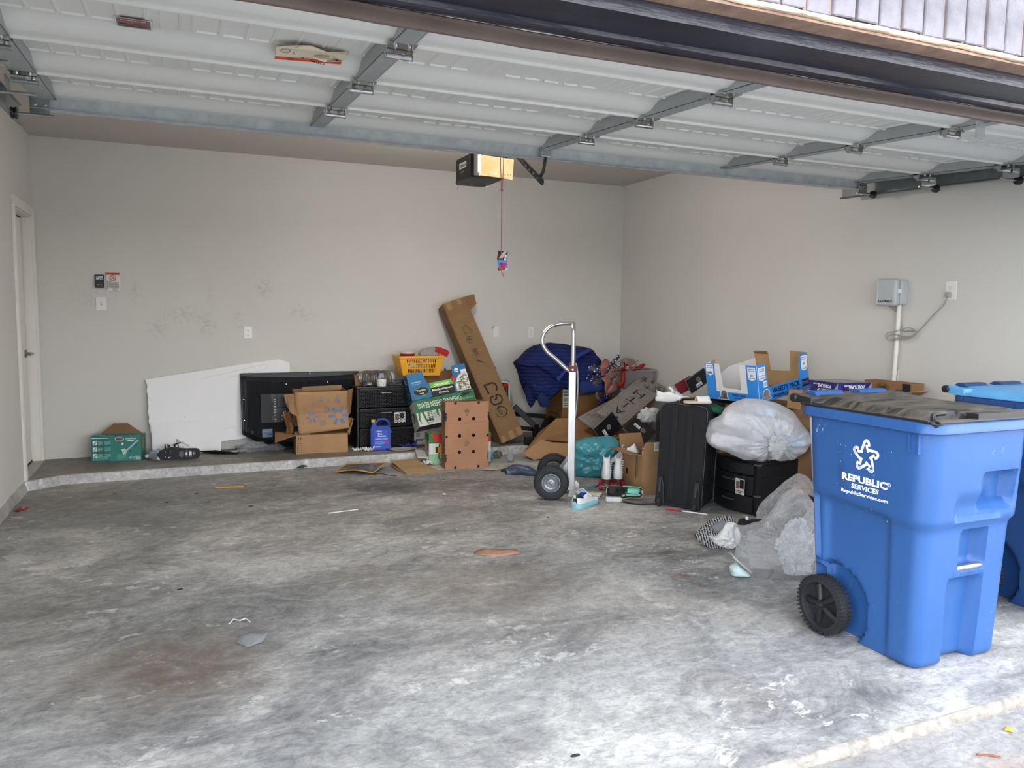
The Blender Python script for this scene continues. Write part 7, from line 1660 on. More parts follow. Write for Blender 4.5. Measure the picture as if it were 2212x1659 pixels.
def emblem(P, cx, cy, s):
    P.ell(cx, cy, .045 * s, .042 * s, 'e8e8ea'); P.ell(cx, cy, .040 * s, .037 * s, '22222a'); P.ell(cx, cy - .002, .032 * s, .029 * s, 'b8c4d4'); P.rect(cx - .018 * s, cy - .018 * s, cx - .013 * s, cy + .02 * s, 'a04a34'); P.rect(cx + .010 * s, cy - .018 * s, cx + .015 * s, cy + .014 * s, 'a04a34'); P.line([(cx - .03 * s, cy - .004 * s), (cx + .03 * s, cy - .004 * s)], .003 * s, 'a04a34'); P.line([(cx - .028 * s, cy + .004), (cx - .015 * s, cy + .018 * s), (cx, cy), (cx + .012 * s, cy + .012 * s), (cx + .028 * s, cy - .002)], .0015, 'a04a34')
    P.poly([(cx - .062 * s, cy - .050 * s), (cx - .05 * s, cy - .022 * s), (cx + .05 * s, cy - .022 * s), (cx + .062 * s, cy - .050 * s)], 'e8e8ea'); P.poly([(cx - .056 * s, cy - .047 * s), (cx - .046 * s, cy - .025 * s), (cx + .046 * s, cy - .025 * s), (cx + .056 * s, cy - .047 * s)], '20202a'); P.text('PACIFIC GOLD', cx, cy - .036 * s, .012 * s, 'e8d8d0', w=.085 * s, bold=.03)
emblem(P, .165, .045, .8); P.text('VARIETY PACK', .31, .043, .016, N_, w=.13, bold=.035); P.text('ORIGINAL & TERIYAKI', .30, .022, .009, N_, w=.115, bold=.02)
P.line([(.09, .0), (.09, H_)], .0012, '1c5aa0'); P.emit(t, 'print')
P = Print(Rr); badge(P, .012, H_ - .02, .07, .085, ('WITH 100%', 'PREMIUM BEEF', '3a7ac8'), ('NO ARTIFICIAL', 'INGREDIENTS', '3a6ac0')); P.rect(.055, .105, .092, .15, 'e4e4e6'); P.small(.062, .115, .086, .142, 4, '3a4a5a', .5)
badge(P, .462, H_ - .015, .065, .10, ('HIGH IN', 'PROTEIN', '3a7ac8'), ('80', 'CALORIES', '3a6ac0')); emblem(P, .075, .055, .85); P.text('VARIETY PACK', .285, .068, .038, N_, w=.30, bold=.03); P.text('ORIGINAL & TERIYAKI', .28, .025, .020, N_, w=.29, bold=.02); P.poly([(.455, .03), (.535, .03), (.535, .085), (.455, .085), (.463, .058)], '1a1e4a'); P.text('12 COUNT', .497, .057, .022, 'd8dce8', w=.06)
P.emit(t, 'side_print')
# ---- black drawer unit and the bag on it
M = fr((4.634, -3.085, 0), rz=-1.515); d = (.413, .50, .369)
t = thing('drawer_unit', 'black bow-fronted plastic drawer unit on the floor under the bag of paper cups', 'drawer unit', tuple(M @ Vector((.2, .25, 0))))
mb = MB(); mb.box((0, .0, .345), (.413, .5, .369), M); mb.box((0, .01, 0), (.02, .5, .345), M); mb.box((.393, .01, 0), (.413, .5, .345), M); mb.box((.02, .48, 0), (.393, .5, .345), M); mb.box((.386, .0, .0), (.418, .035, .369), M); mb.box((.405, .02, .245), (.419, .49, .262), M); mb.build('frame', MCART, t, bevel=.004)
def bow(z0, z1, out_, name, par):
    mb = MB(); n_ = 14; rs = []
    for i in range(n_ + 1):
        x = .004 + .38 * i / n_; y = -.004 - out_ * math.sin(PI * i / n_); rs.append(lp(M, (x, .03, z0), (x, y, z0), (x, y - .004, z0 + .008), (x, y - .004, z1 - .008), (x, y, z1), (x, .03, z1)))
    mb.rings(rs, True); return mb.build(name, MCART, par, smooth=False)
bow(.275, .352, .042, 'top_lip', t)
for z0, z1 in ((.012, .126), (.134, .268)):
    dr = bow(z0, z1, .040, 'drawer', t); hb = MB(); hb.tube(smoothpath(lp(M, (.14, -.046, z1 - .035), (.15, -.060, z1 - .036), (.235, -.062, z1 - .036), (.245, -.048, z1 - .035)), 3), .006, 8); hb.build('handle', MDG, dr, smooth=True)
for z in (.345, .13): MB().box((.378, -.004, z), (.424, .03, z + .014), M).build('clear_bracket', pm('smoky_clear_plastic', '#55555a', .15), t, bevel=.003)
P = Print(M @ XZ @ Matrix.Translation((0, 0, .046))); P.poly(rrect(.255, .135, .345, .245, .006), 'cfcfce'); P.rect(.262, .185, .295, .225, '6a6a50'); P.rect(.298, .178, .338, .24, '19191b'); P.rect(.262, .172, .292, .184, 'a83838'); P.small(.26, .14, .34, .165, 2, '3a3a3c', .5); P.emit(t, 'product_label', label='white product label')
MBAG = filmm('cloudy_bag_film', '#f2f3f8', .46, .3, .55, .5, 10, .22)
bg_o = [(-0.37, 0.545), (-0.338, 0.634), (-0.263, 0.676), (-0.234, 0.725), (-0.183, 0.766), (-0.109, 0.796), (0.003, 0.795), (0.116, 0.768), (0.213, 0.717), (0.248, 0.671), (0.283, 0.626), (0.344, 0.558), (0.35, 0.512), (0.305, 0.455), (0.241, 0.401), (0.139, 0.377), (0.085, 0.390), (0.02, 0.372), (-0.094, 0.382), (-0.193, 0.417), (-0.325, 0.463), (-0.357, 0.498)]
def knotf(x, z):
    dx, dz_ = x - .10, z - .50; r_k = math.hypot(dx, dz_); a_k = math.atan2(dz_, dx)
    return (.018 * math.sin(a_k * 13 + 2 * math.sin(a_k * 3)) * sstep(.03, .10, r_k) * sstep(.36, .16, r_k) + .010 * math.sin(a_k * 29) * sstep(.02, .06, r_k) * sstep(.22, .10, r_k) + .03 * sstep(.09, .02, r_k))
o = pillow(bg_o, (4.72, -3.43), -.6, .17, .16, 7.7, .03, .371, 30, 170, knotf, 4, .02, 8, .45, ctr=(.03, .56)).build('plastic_bag', MBAG, smooth=True); tag(o, 'big cloudy plastic bag of paper cups lying on the black drawer unit', 'bag')
def B3(x, z, d_): return tuple(Vector((4.72, -3.42, 0)) + Vector((math.cos(-.6), math.sin(-.6), 0)) * x + Vector((math.sin(-.6), -math.cos(-.6), 0)) * d_ + Vector((0, 0, z)))
MCUP = pm('paper_cup_white', '#d4d3d8', .5, 0, .05, 14); MCUB = pm('paper_cup_blue', '#a9c7d8', .5, 0, .08, 14)
for k, (a, b, r, m, lab) in enumerate((((-.24, .655, .03), (.16, .61, .05), .052, MCUP, 'long stack of white paper cups at the top of the cloudy bag'), ((-.32, .52, .06), (.05, .45, .08), .048, MCUP, 'stack of white paper cups at the lower left of the cloudy bag'), ((.12, .50, .08), (.28, .53, .06), .045, MCUB, 'pale blue paper roll at the right end of the cloudy bag'), ((-.02, .73, .0), (.10, .70, .02), .04, MCUB, 'pale blue cups at the crown of the cloudy bag'), ((-.05, .56, .07), (.20, .60, .06), .05, MCUP, 'white paper cup stack across the middle of the cloudy bag'))):
    pr = [(r * .7, 0)] + [(r * (1.02 if q % 2 else .96), .04 + q * .92 / 12) for q in range(13)] + [(r, 1), (r * .86, 1), (r * .7, .93), (0, .93)]
    tag(lathe_between(B3(*a), B3(*b), pr, 20).build('cup_stack', m, smooth=True), lab, 'paper cups')
o = bagblob(B3(.10, .50, .17), (.06, .03, .07), 4.9, .25, 34, 22, 0).build('tissue_knot', filmm('bag_knot', '#eceded', .25, .12, .5, .7, 40), smooth=True); o.parent = None; tag(o, 'tied white knot on the front of the cloudy bag', 'bag knot')
# ---- cartons behind the bin, game box, tubes
t = thing('cardboard_box', 'tall brown carton with loose flaps behind the black lidded bin', 'box', (5.32, -3.65, 0))
MB().box((5.03, -3.93, 0), (5.62, -3.40, .845)).build('carton', MC1, t, bevel=.005)
sheet([(5.03, -3.41, .845), (5.03, -3.92, .845), (4.91, -3.86, .80), (4.93, -3.46, .815)], 'flap', MC1, t, .005); sheet([(5.03, -3.93, .845), (5.62, -3.93, .845), (5.58, -4.03, .88), (5.06, -4.03, .88)], 'flap', MC4, t, .005)
sheet([(4.95, -3.43, .73), (4.95, -3.56, .73), (4.92, -3.60, .87), (4.93, -3.47, .86)], 'flap', MC2, t, .005)
MGAM = pm('game_box_purple', '#262066', .35, 0, .1, 6)
M = fr((5.045, -3.524, .848), rz=-1.66); d = (.285, .268, .080)
t = thing('game_box', 'purple board game box with upside-down white lettering on the carton behind the bins', 'game box', tuple(M @ Vector((.14, .13, 0))))
cbox(M, d, 'box', MGAM, t, .002)
for which, w_ in (('front', .285), ('right', .268)):
    P = Print(face(M, d, which))
    for k in range(6): P.rect(.02 + k * .04, .0, .023 + k * .04, .08, '4a3fa0')
    P.text('WHEEL OF', w_ * .52, .022, .024, 'e6e6ee', w=.115, flip=True, bold=.04); P.text('FORTUNE', w_ * .55, .053, .024, 'e6e6ee', w=.125, flip=True, bold=.04); P.text('GAME', w_ * .14 + .03, .062, .010, 'e6e6ee', w=.04, flip=True, bold=.03)
    P.poly([(w_ - .065, .0), (w_, .0), (w_, .08)], '8d98b4'); P.text('NEW', w_ - .022, .022, .012, '22305a', w=.03, rot=.9); P.rect(.0, .0, .03, .012, 'b8b8d4'); P.small(.004, .02, .035, .05, 3, '8a86c8', .4); P.emit(t, 'print')
P = Print(face(M, d, 'top')); P.rect(.0, .0, .285, .268, '8d8a92'); P.poly([(.05, .05), (.24, .06), (.22, .2), (.08, .22)], 'a8a6ac'); P.poly([(.12, .08), (.2, .09), (.16, .18)], '7a7784'); P.emit(t, 'top_print')
M = fr((5.50, -3.58, .848), rz=-1.50); d = (.37, .12, .075)
t = thing('slim_carton', 'slim brown carton with a black end behind the purple game box', 'box', tuple(M @ Vector((.18, .06, 0)))); cbox(M, d, 'carton', MC3, t, .003)
P = Print(face(M, d, 'front')); P.rect(.295, .006, .355, .070, '1a1b22'); P.text('Skills', .145, .040, .026, '2a2018', w=.07, shear=.2); P.ring(.145, .038, .05, .026, .003, '2a2018'); P.poly([(.19, .006), (.29, .006), (.29, .03)], '231c18'); P.emit(t, 'print')
t = thing('poster_tube', 'white cardboard poster tube standing between the black drawer unit and the bin', 'tube', (5.0, -3.70, 0))
lathe_between((5.015, -3.70, 0.0), (4.955, -3.68, .70), [(.030, 0), (.030, 1)], 20).build('tube', pm('poster_tube_white', '#d0d0d4', .45, 0, .03), t, smooth=True)
def tubef(x, y, z):
    a, b = Vector((5.015, -3.70, 0)), Vector((4.955, -3.68, .70)); ang = -2.02 + x / .03; c_ = a.lerp(b, y / .70); return tuple(c_ + Vector((math.cos(ang), math.sin(ang), 0)) * (.0303 + z))
P = Print(None, tubef); P.text('allposters', .0, .37, .030, '2a2a30', w=.36, rot=-PI / 2); P.emit(t, 'lettering')
MB().lathe([(.034, 0), (.034, .05), (.0, .055)], Matrix.Translation((4.955, -3.68, .695)), 18).build('red_cap', pm('coral_plastic', '#c84a48', .4), t, smooth=True)

# ---- bags and clothes in front of the drawer unit
MNB = filmm('thin_clear_bag', '#fbfbfd', .80, .14, .55, .9, 10, .5)
ol = [(-0.194, 0.2), (-0.187, 0.253), (-0.137, 0.25), (-0.064, 0.275), (-0.011, 0.324), (0.035, 0.399), (0.075, 0.447), (0.116, 0.472), (0.175, 0.439), (0.26, 0.311), (0.27, 0.025), (0.2, -0.04), (0.07, -0.055), (-0.024, -0.06), (-0.093, -0.055), (-0.152, -0.01), (-0.18, 0.068), (-0.173, 0.135)]
o = pillow(ol, (3.93, -4.44), -.62, .13, .12, 1.9, .03, .0, 28, 160, None, 5, .04, 9, .5, ctr=(.03, .15)).build('plastic_bag', MNB, smooth=True); tag(o, 'clear plastic bag with white tissue inside, on the floor beside the bin wheel', 'bag')
o = bagblob((4.06, -4.50, .13), (.085, .08, .13), 3.4, .3, 44, 28, .05).build('tissue_paper', filmm('white_tissue', '#eceef0', .12, .25, .4, .8, 30), smooth=True); tag(o, 'white crumpled tissue inside the clear bag by the bin wheel', 'tissue')
ol = [(-0.146, 0.142), (-0.112, 0.21), (-0.057, 0.274), (0.012, 0.347), (0.088, 0.404), (0.15, 0.385), (0.20, 0.301), (0.2, .05), (.05, .0), (-0.12, 0.0)]
o = pillow(ol, (4.47, -3.93), -.6, .06, .12, 2.9, .025, .0, 20, 110, None, 6, .03, 11, .5).build('plastic_bag', MNB, smooth=True); tag(o, 'clear plastic bag leaning on the black drawer unit behind the black trousers', 'bag')
o = bagblob((4.56, -3.99, .29), (.055, .04, .05), 7.1, .25, 24, 16, 0).build('beige_cloth', pm('beige_cloth', '#9b8674', .7, 0, .12, 14), smooth=True); tag(o, 'beige cloth inside the clear bag leaning on the black drawer unit', 'cloth')
t = thing('trousers', 'black trousers with a white hem stripe slung over the clear bags', 'trousers', (4.25, -3.98, 0))
pillow([(-0.107, 0.099), (-0.087, 0.161), (-0.016, 0.169), (0.069, 0.17), (0.138, 0.22), (0.171, 0.267), (0.219, 0.284), (0.25, 0.231), (0.14, 0.10), (0.086, 0.07), (0.016, 0.05), (-0.057, 0.08)], (4.21, -4.06), -.6, .07, .05, 4.4, .015, .0, 10, 80, None, 7, .01, 12).build('leg', MFAB2, t, smooth=True)
pillow([(-.115, .15), (-.06, .16), (-.055, .05), (-.05, -.03), (-.10, -.04), (-.125, .05)], (4.22, -4.02), -.6, .045, .05, 5.4, .012, .0, 8, 50).build('leg', MFAB2, t, smooth=True)
A3 = lambda x, z, d_: tuple(Vector((4.25, -4.0, 0)) + Vector((math.cos(-.6), math.sin(-.6), 0)) * x + Vector((math.sin(-.6), -math.cos(-.6), 0)) * d_ + Vector((0, 0, z)))
MB().tube(smoothpath([A3(-.083, .165, .03), A3(-.078, .140, .058), A3(-.074, .112, .058)], 3), .0095, 8).build('white_stripe', MSWHT, t, smooth=True)
MB().tube(smoothpath([A3(.17, .27, .02), A3(.20, .305, .03), A3(.25, .31, .03), A3(.31, .28, .02)], 4), .014, 8).build('waistband', MFAB2, t, smooth=True)
g = NG('chevron_cloth'); v = g.coord((1, 1, 1), (0, .3, .5)); wv = g.n('TexWave'); wv.inputs['Scale'].default_value = 22; wv.inputs['Distortion'].default_value = 5; wv.inputs['Detail Scale'].default_value = 3.2; g.l(v, wv.inputs['Vector']); g.bsdf(g.mix(g.math('GREATER_THAN', wv.outputs['Fac'], .5), lin('#15151a'), lin('#9d9d9f')), .8)
o = pillow([(-0.126, 0.054), (-0.06, 0.138), (0.002, 0.175), (0.094, 0.185), (0.126, 0.086), (0.121, 0.012), (0.095, -0.03), (0.009, -0.034), (-0.063, -0.003)], (3.98, -3.93), -.5, .06, .08, 9.9, .02, .0, 14, 90, None, 8, .02, 12).build('patterned_cloth', g.m, smooth=True); tag(o, 'black and grey zigzag patterned cloth heaped on the floor before the drawer unit', 'cloth')
o = pillow([(-.075, .075), (-.03, .08), (.02, .16), (.08, .155), (.11, .06), (.06, .0), (-.01, .015), (-.05, .04)], (3.97, -4.0), -.5, .035, .03, 8.8, .018, .004, 12, 80, None, 9, .02, 13).build('white_cloth', pm('white_cotton', '#d6d6d4', .8, 0, .03, 9), smooth=True); tag(o, 'white cloth crumpled on the zigzag patterned cloth', 'cloth')
o = pillow([(-.055, .125), (-.03, .15), (.02, .17), (.02, .10), (-.03, .09)], (3.97, -3.985), -.5, .03, .05, 8.1, .012, .02, 8, 40).build('grey_cloth', pm('grey_jersey', '#77777b', .85, 0, .08, 14), smooth=True); tag(o, 'grey jersey bunched at the top left of the zigzag patterned cloth', 'cloth')
t = thing('cap', 'pale cap with a woven straw brim on the floor against the clear bag', 'cap', (3.80, -4.42, 0))
pillow([(-.098, .045), (-.06, .065), (-.01, .03), (.015, .0), (-.036, -.005), (-.087, .0)], (3.80, -4.43), -.5, .05, .06, 3.3, .01, .0, 8, 50).build('crown', pm('pale_aqua_cotton', '#b9cfd2', .8, 0, .05, 12), t, smooth=True)
MB().grid(lambda u, v: tuple(Vector((3.80, -4.40, 0)) + Vector((math.cos(-.5), math.sin(-.5), 0)) * (-.09 + .10 * u + .02 * v) + Vector((math.sin(-.5), -math.cos(-.5), 0)) * (.01 + .05 * v) + Vector((0, 0, .115 - .085 * u - .01 * v + .012 * math.sin(PI * v)))), 10, 6).build('brim', stripem('straw_weave', '#8f938c', '#c5c7c0', 60, (0, .9, .4)), t, smooth=True, solid=.003)
# ================================================================== WHEELED BINS
def binm(name, base, pale):
    g = NG(name); v = g.coord(); c = lin(base)[:3]; f = g.noise(v, 2.2, 4)
    col = g.ramp(f, [(.3, tuple(x * .92 for x in c)), (.7, tuple(min(1, x * 1.1) for x in c))])
    s1 = g.noise(g.coord((1, 1, .5)), 34, 6, .75, 2.4); s2 = g.noise(v, 3.2, 3, .6)
    m = g.math('MULTIPLY', g.ramp(s1, [(.655, (0, 0, 0)), (.68, (1, 1, 1))]), g.ramp(s2, [(.5, (0, 0, 0)), (.62, (1, 1, 1))]))
    col = g.mix(g.math('MULTIPLY', m, .6), col, lin(pale)); s3 = g.noise(g.coord((2, 2, .6)), 5, 3, .6); col = g.mix(g.math('MULTIPLY', g.ramp(s3, [(.64, (0, 0, 0)), (.74, (1, 1, 1))]), .35), col, lin('#22365e'))
    g.bsdf(col, g.ramp(f, [(.3, (.36, .36, .36)), (.7, (.5, .5, .5))]), 0, g.noise(v, 140, 2), .05, .002, .45); return g.m
MBIN1 = binm('bin_blue', '#2a5590', '#c4d2ea'); MBIN2 = binm('bin_dark_blue', '#1c3f72', '#7f95c4')
g = NG('dusty_black_lid'); v = g.coord(); f = g.noise(g.coord((.6, 3.0, 1)), 9, 6, .7, .8); nz = g.n('NewGeometry'); sp_ = g.n('SeparateXYZ'); g.l(nz.outputs['Normal'], sp_.inputs[0])
m = g.math('MULTIPLY', g.ramp(f, [(.38, (0, 0, 0)), (.62, (1, 1, 1))]), g.math('MULTIPLY', g.math('SUBTRACT', sp_.outputs['Z'], .55, True), 2.0, True))
g.bsdf(g.mix(g.math('MULTIPLY', m, .75), lin('#1b1c20'), lin('#857c6e')), .45); MLIDB = g.m
MLIDL = pm('light_blue_lid', '#5b9fd0', .45, 0, .1, 8)
BX, BY, BH = .62, .70, .978
def perim(r, ne=30, nc=9):
    """unit rounded rectangle: (kind, t) -> list of (fx, fy, nx, ny) with the corner radius r handled later"""
    q = []
    for i in range(ne): q.append(('F', i / ne))
    for i in range(nc): q.append(('FR', i / nc))
    for i in range(ne): q.append(('R', i / ne))
    for i in range(nc): q.append(('RB', i / nc))
    for i in range(ne): q.append(('B', i / ne))
    for i in range(nc): q.append(('BL', i / nc))
    for i in range(ne): q.append(('L', i / ne))
    for i in range(nc): q.append(('LF', i / nc))
    return q
PER = perim(.07)
def ringpts(x0, y0, x1, y1, r):
    o_ = []
    for k, t in PER:
        a = t * PI / 2
        if k == 'F': o_.append((x0 + r + (x1 - x0 - 2 * r) * t, y0, 0, -1))
        elif k == 'FR': o_.append((x1 - r + r * math.sin(a), y0 + r - r * math.cos(a), math.sin(a), -math.cos(a)))
        elif k == 'R': o_.append((x1, y0 + r + (y1 - y0 - 2 * r) * t, 1, 0))
        elif k == 'RB': o_.append((x1 - r + r * math.cos(a), y1 - r + r * math.sin(a), math.cos(a), math.sin(a)))
        elif k == 'B': o_.append((x1 - r - (x1 - x0 - 2 * r) * t, y1, 0, 1))
        elif k == 'BL': o_.append((x0 + r - r * math.sin(a), y1 - r + r * math.cos(a), -math.sin(a), math.cos(a)))
        elif k == 'L': o_.append((x0, y1 - r - (y1 - y0 - 2 * r) * t, -1, 0))
        else: o_.append((x0 + r - r * math.cos(a), y0 + r - r * math.sin(a), -math.cos(a), -math.sin(a)))
    return o_
def box_at(z):
    t = z / .93; return (.052 - .030 * t, .065 - .035 * t, .568 + .030 * t, .60 + .06 * t)
def win(a, b, s, x): return sstep(a - s, a + s, x) * (1 - sstep(b - s, b + s, x))
WY = .505
def disp(x, y, z, nx, ny):
    x0, y0, x1, y1 = box_at(z); d_ = 0.0
    front = max(0, -ny); side = abs(nx)
    zb_ = .575 + .03 * sstep(.1, .5, y)
    d_ += .020 * (1 - sstep(zb_ - .022, zb_ + .012, z)) * (1 if ny < .5 else 0)            # belly ledge
    if front > .5:
        d_ += .050 * win(.225, .40, .012, x) * (1 - sstep(.33, .36, z))                        # lower channel
        d_ += .055 * win(.275, .405, .010, x) * win(.385, .535, .012, z)                       # grab pocket
        d_ += .060 * win(.345, .52, .014, x) * win(.635, .765, .012, z)                        # upper pocket
        d_ += .020 * win(.20, .45, .02, x) * sstep(.58, .60, z) * (1 - sstep(.64, .70, z))
    if side > .5:
        d_ += .016 * win(.22, .54, .014, y) * (1 - sstep(.55, .60, z)) * sstep(.0, .02, z)       # side panel
        rr_ = math.hypot(y - WY, (z - .127)); d_ += .045 * (1 - sstep(.165, .185, rr_)) if True else 0
        d_ += .045 * sstep(WY - .02, WY + .02, y) * (1 - sstep(.29, .315, z)) * (1 if rr_ > .185 else 0) * (1 if y > WY else 0)
    return d_
def leftx(y, z): return box_at(z)[0] + disp(box_at(z)[0], y, z, -1, 0)
def make_bin(loc, body_m, lid_m, label, lug_m):
    t = thing('wheeled_bin', label, 'bin', loc); T = Matrix.Translation(loc)
    rs = []
    zs = [.0, .004, .012, .025] + [.04 + i * .0175 for i in range(51)]
    for z in zs:
        b = box_at(z); ins = .02 * (1 - min(1, z / .025)) ** 2
        rs.append([tuple(T @ Vector((x - nx * (disp(x, y, z, nx, ny) + ins), y - ny * (disp(x, y, z, nx, ny) + ins), z))) for x, y, nx, ny in ringpts(*b, .075)])
    for z, o_, r in ((.934, .0, .075), (.9345, .022, .08), (.938, .026, .08), (.972, .024, .08), (.978, .018, .075), (.978, -.006, .06), (.90, -.012, .06)):
        b = box_at(.934); rs.append([tuple(T @ Vector((x, y, z))) for x, y, nx, ny in ringpts(b[0] - o_, b[1] - o_, b[2] + o_, b[3] + o_, r)])
    body = MB().rings(rs, True, (True, False)).build('body', body_m, t, smooth=True)
    fin = MB()
    b = box_at(.9)
    for k in (.045, .085): fin.box((b[0] - .010, b[1] + k - .0, .855), (b[0] + .02, b[1] + k + .006, .936), T)
    for k in range(9):
        y = .08 + k * .065; fin.box((b[0] - .0268, y, .940), (b[0] - .02, y + .0025, .971), T)
    fin.box((.55, .031, .85), (.556, .06, .936), T)
    o = fin.build('rim_ribs', body_m, t); o['kind'] = 'stuff'
    # hinge end: handle posts of the body and the lid barrel
    lg = MB()
    for a, b_ in ((.07, .235), (.335, .50)):
        lg = MB(); lg.prism([(.60, .97), (.695, .97), (.712, .99), (.712, 1.022), (.69, 1.034), (.655, 1.034), (.64, 1.02)], a, b_, T @ Matrix(((0, 0, 1, 0), (1, 0, 0, 0), (0, 1, 0, 0), (0, 0, 0, 1)))); lg.build('hinge_lug', lug_m, t, bevel=.005)
    lid = MB()
    def lt(u, v, up):
        x = .006 + .610 * u; y = .012 + .650 * v; ex = min(u, 1 - u) * .61; ey = min(v * .65, .1)
        z = .982 + .026 * sstep(.02, .09, min(ex, ey)) + .012 * sstep(.55, .95, v) + .004 * math.sin(PI * u) * (1 - v)
        notch = win(.03, .36, .012, u) * (1 - sstep(.115, .135, v)); z -= .020 * notch * sstep(.0, .02, v)
        if v < .02: z = .980
        return tuple(T @ Vector((x, y, z)))
    n_ = 46
    lid.grid(lambda u, v: lt(u, v, 1), n_, n_); lid.build('lid', lid_m, t, smooth=True, solid=.006, off=-1)
    ed = MB(); ed.rings([[tuple(T @ Vector(p)) for p in ((x0, -.004, .9795), (x0, .022, .9795), (x0, .022, .9895), (x0, -.002, .9875))] for x0 in (.02, .60)], True); 
    for xx in (.004, .606): ed.rings([[tuple(T @ Vector(p)) for p in ((xx - .006, y, .9785), (xx + .006, y, .9785), (xx + .006, y, .990), (xx - .006, y, .988))] for y in (.03, .66)], True)
    ed.build('lid_edge', lid_m, t, bevel=.003)
    bar_ = MB(); bar_.tube(smoothpath([tuple(T @ Vector(p)) for p in ((.05, .05, .985), (.05, .05, 1.004), (.07, .045, 1.010), (.10, .045, 1.010))], 3), .010, 8); bar_.box((.225, .0, .984), (.60, .05, 1.008), T); bar_.build('lid_handle', lid_m, t, smooth=False, bevel=.004)
    hg = MB(); hg.cyl(tuple(T @ Vector((-.008, .70, 1.004))), tuple(T @ Vector((.625, .70, 1.004))), .017, n=16); hg.prism([(.60, .985), (.70, .985), (.70, 1.020), (.60, 1.012)], .0, .062, T @ Matrix(((0, 0, 1, 0), (1, 0, 0, 0), (0, 1, 0, 0), (0, 0, 0, 1)))); hg.prism([(.60, .985), (.70, .985), (.70, 1.020), (.60, 1.012)], .245, .325, T @ Matrix(((0, 0, 1, 0), (1, 0, 0, 0), (0, 1, 0, 0), (0, 0, 0, 1)))); hg.prism([(.60, .985), (.70, .985), (.70, 1.020), (.60, 1.012)], .51, .615, T @ Matrix(((0, 0, 1, 0), (1, 0, 0, 0), (0, 1, 0, 0), (0, 0, 0, 1)))); hg.build('lid_hinge', lid_m, t, smooth=False, bevel=.004)
    for xx in (-.012, .610): MB().lathe([(.004, 0), (.016, .001), (.019, .005), (.019, .02)], T @ Matrix.Translation((xx if xx < 0 else xx + .03, .70, 1.004)) @ Matrix.Rotation(PI / 2 if xx < 0 else -PI / 2, 4, 'Y'), 18).build('hinge_knob', MBLK, t, smooth=True)
    MB().cyl(tuple(T @ Vector((.245, .088, .385))), tuple(T @ Vector((.425, .088, .385))), .0125, n=16).build('grab_bar', MZINC, t, smooth=True)
    MB().cyl(tuple(T @ Vector((.0, WY, .127))), tuple(T @ Vector((.62, WY, .127))), .010, n=10).build('axle', MBLK, t)
    for s, xx in ((-1, .030), (1, .590)):
        Mw_ = T @ Matrix.Translation((xx, WY, .127)) @ Matrix.Rotation(s * PI / 2, 4, 'Y')
        ty = MB().lathe([(.094, -.026), (.112, -.027), (.121, -.022), (.123, -.012), (.123, .012), (.121, .022), (.112, .027), (.098, .028), (.095, .020), (.094, -.018)], Mw_, 48, (False, False)).build('tyre', MTYR, t, smooth=True)
        tr = MB()
        for q in range(44):
            a = 2 * PI * q / 44
            for sd in (-1, 1):
                aa = a + (.035 if sd > 0 else 0); c_, s_ = math.cos(aa), math.sin(aa)
                P8 = [(r * c_ - k * s_, r * s_ + k * c_, sd * z) for z in (.006, .030) for r, k in ((.112, -.0045), (.112, .0045), (.1275, .0035), (.1275, -.0035))]
                tr.add([tuple(Mw_ @ Vector(p)) for p in P8], [(0, 1, 2, 3), (4, 7, 6, 5), (2, 6, 7, 3), (0, 4, 5, 1), (1, 5, 6, 2), (0, 3, 7, 4)])
        o = tr.build('tread', MTYR, ty); o['kind'] = 'stuff'
        wh = MB().lathe([(.0, .004), (.03, .004), (.085, .002), (.095, .008), (.095, -.02), (.0, -.02)], Mw_, 36, (False, False)); wh.build('disc', MBLK, t, smooth=True)
        for q in range(5):
            a = 2 * PI * q / 5 + .35; sp2 = MB(); ux = Vector((math.cos(a), math.sin(a), 0)); uy = Vector((-math.sin(a), math.cos(a), 0))
            sp2.rings([[tuple(Mw_ @ (ux * r + uy * w_ * math.cos(b2) + Vector((0, 0, .004 + h_ * math.sin(b2))))) for b2 in [PI * k / 8 for k in range(9)]] for r, w_, h_ in ((.022, .011, .020), (.055, .016, .016), (.088, .019, .010))], False, (False, False)); sp2.build('spoke', MBLK, t, smooth=True)
        MB().lathe([(.0, .034), (.011, .034), (.012, .030), (.014, .024), (.022, .024), (.024, .0)], Mw_, 20, (False, False)).build('hub', MBLK, t, smooth=True)
    return t
b1 = make_bin((3.58, -5.635, 0), MBIN1, MLIDB, 'blue wheeled recycling bin with a dusty black lid and white logo, nearest the camera', MBIN1)
def lf_(x, y, z): return (3.58 + leftx(-5.27 - x + 5.635, y) - z - .001, -5.27 - x, y)
P = Print(None, lf_); WT = 'eceef2'
cx, cz = .045, .805
for k in range(5):
    a = -2 * PI * k / 5
    def rp(x, y): return (cx + .94 * (x * math.cos(a) - y * math.sin(a)), cz + (x * math.sin(a) + y * math.cos(a)))
    for pts, w_ in (([(-.023, .021), (-.009, .056), (-.003, .064), (.006, .065), (.013, .058), (.016, .043)], .0115), ([(.003, .043), (.012, .018)], .0105), ([(-.002, .045), (.010, .043)], .007)):
        P.line([rp(x, y) for x, y in pts], w_, WT)
        for x, y in pts[1:-1]: P.ell(*rp(x, y), w_ / 2, w_ / 2, WT, 10)
P.text('REPUBLIC', .040, .705, .030, WT, w=.225, bold=.045); P.ring(.160, .712, .008, .008, .002, WT, 16); P.text('R', .160, .712, .007, WT); P.text('SERVICES', .045, .673, .021, WT, w=.135, bold=.03, shear=.15); P.text('RepublicServices.com', .042, .643, .020, WT, w=.232, bold=.03)
r_ = random.Random(12)
for k in range(16): P.ell(r_.uniform(-.1, .17), r_.uniform(.55, .86), .0018, .0018, WT, 6)
P.emit(b1, 'lettering')
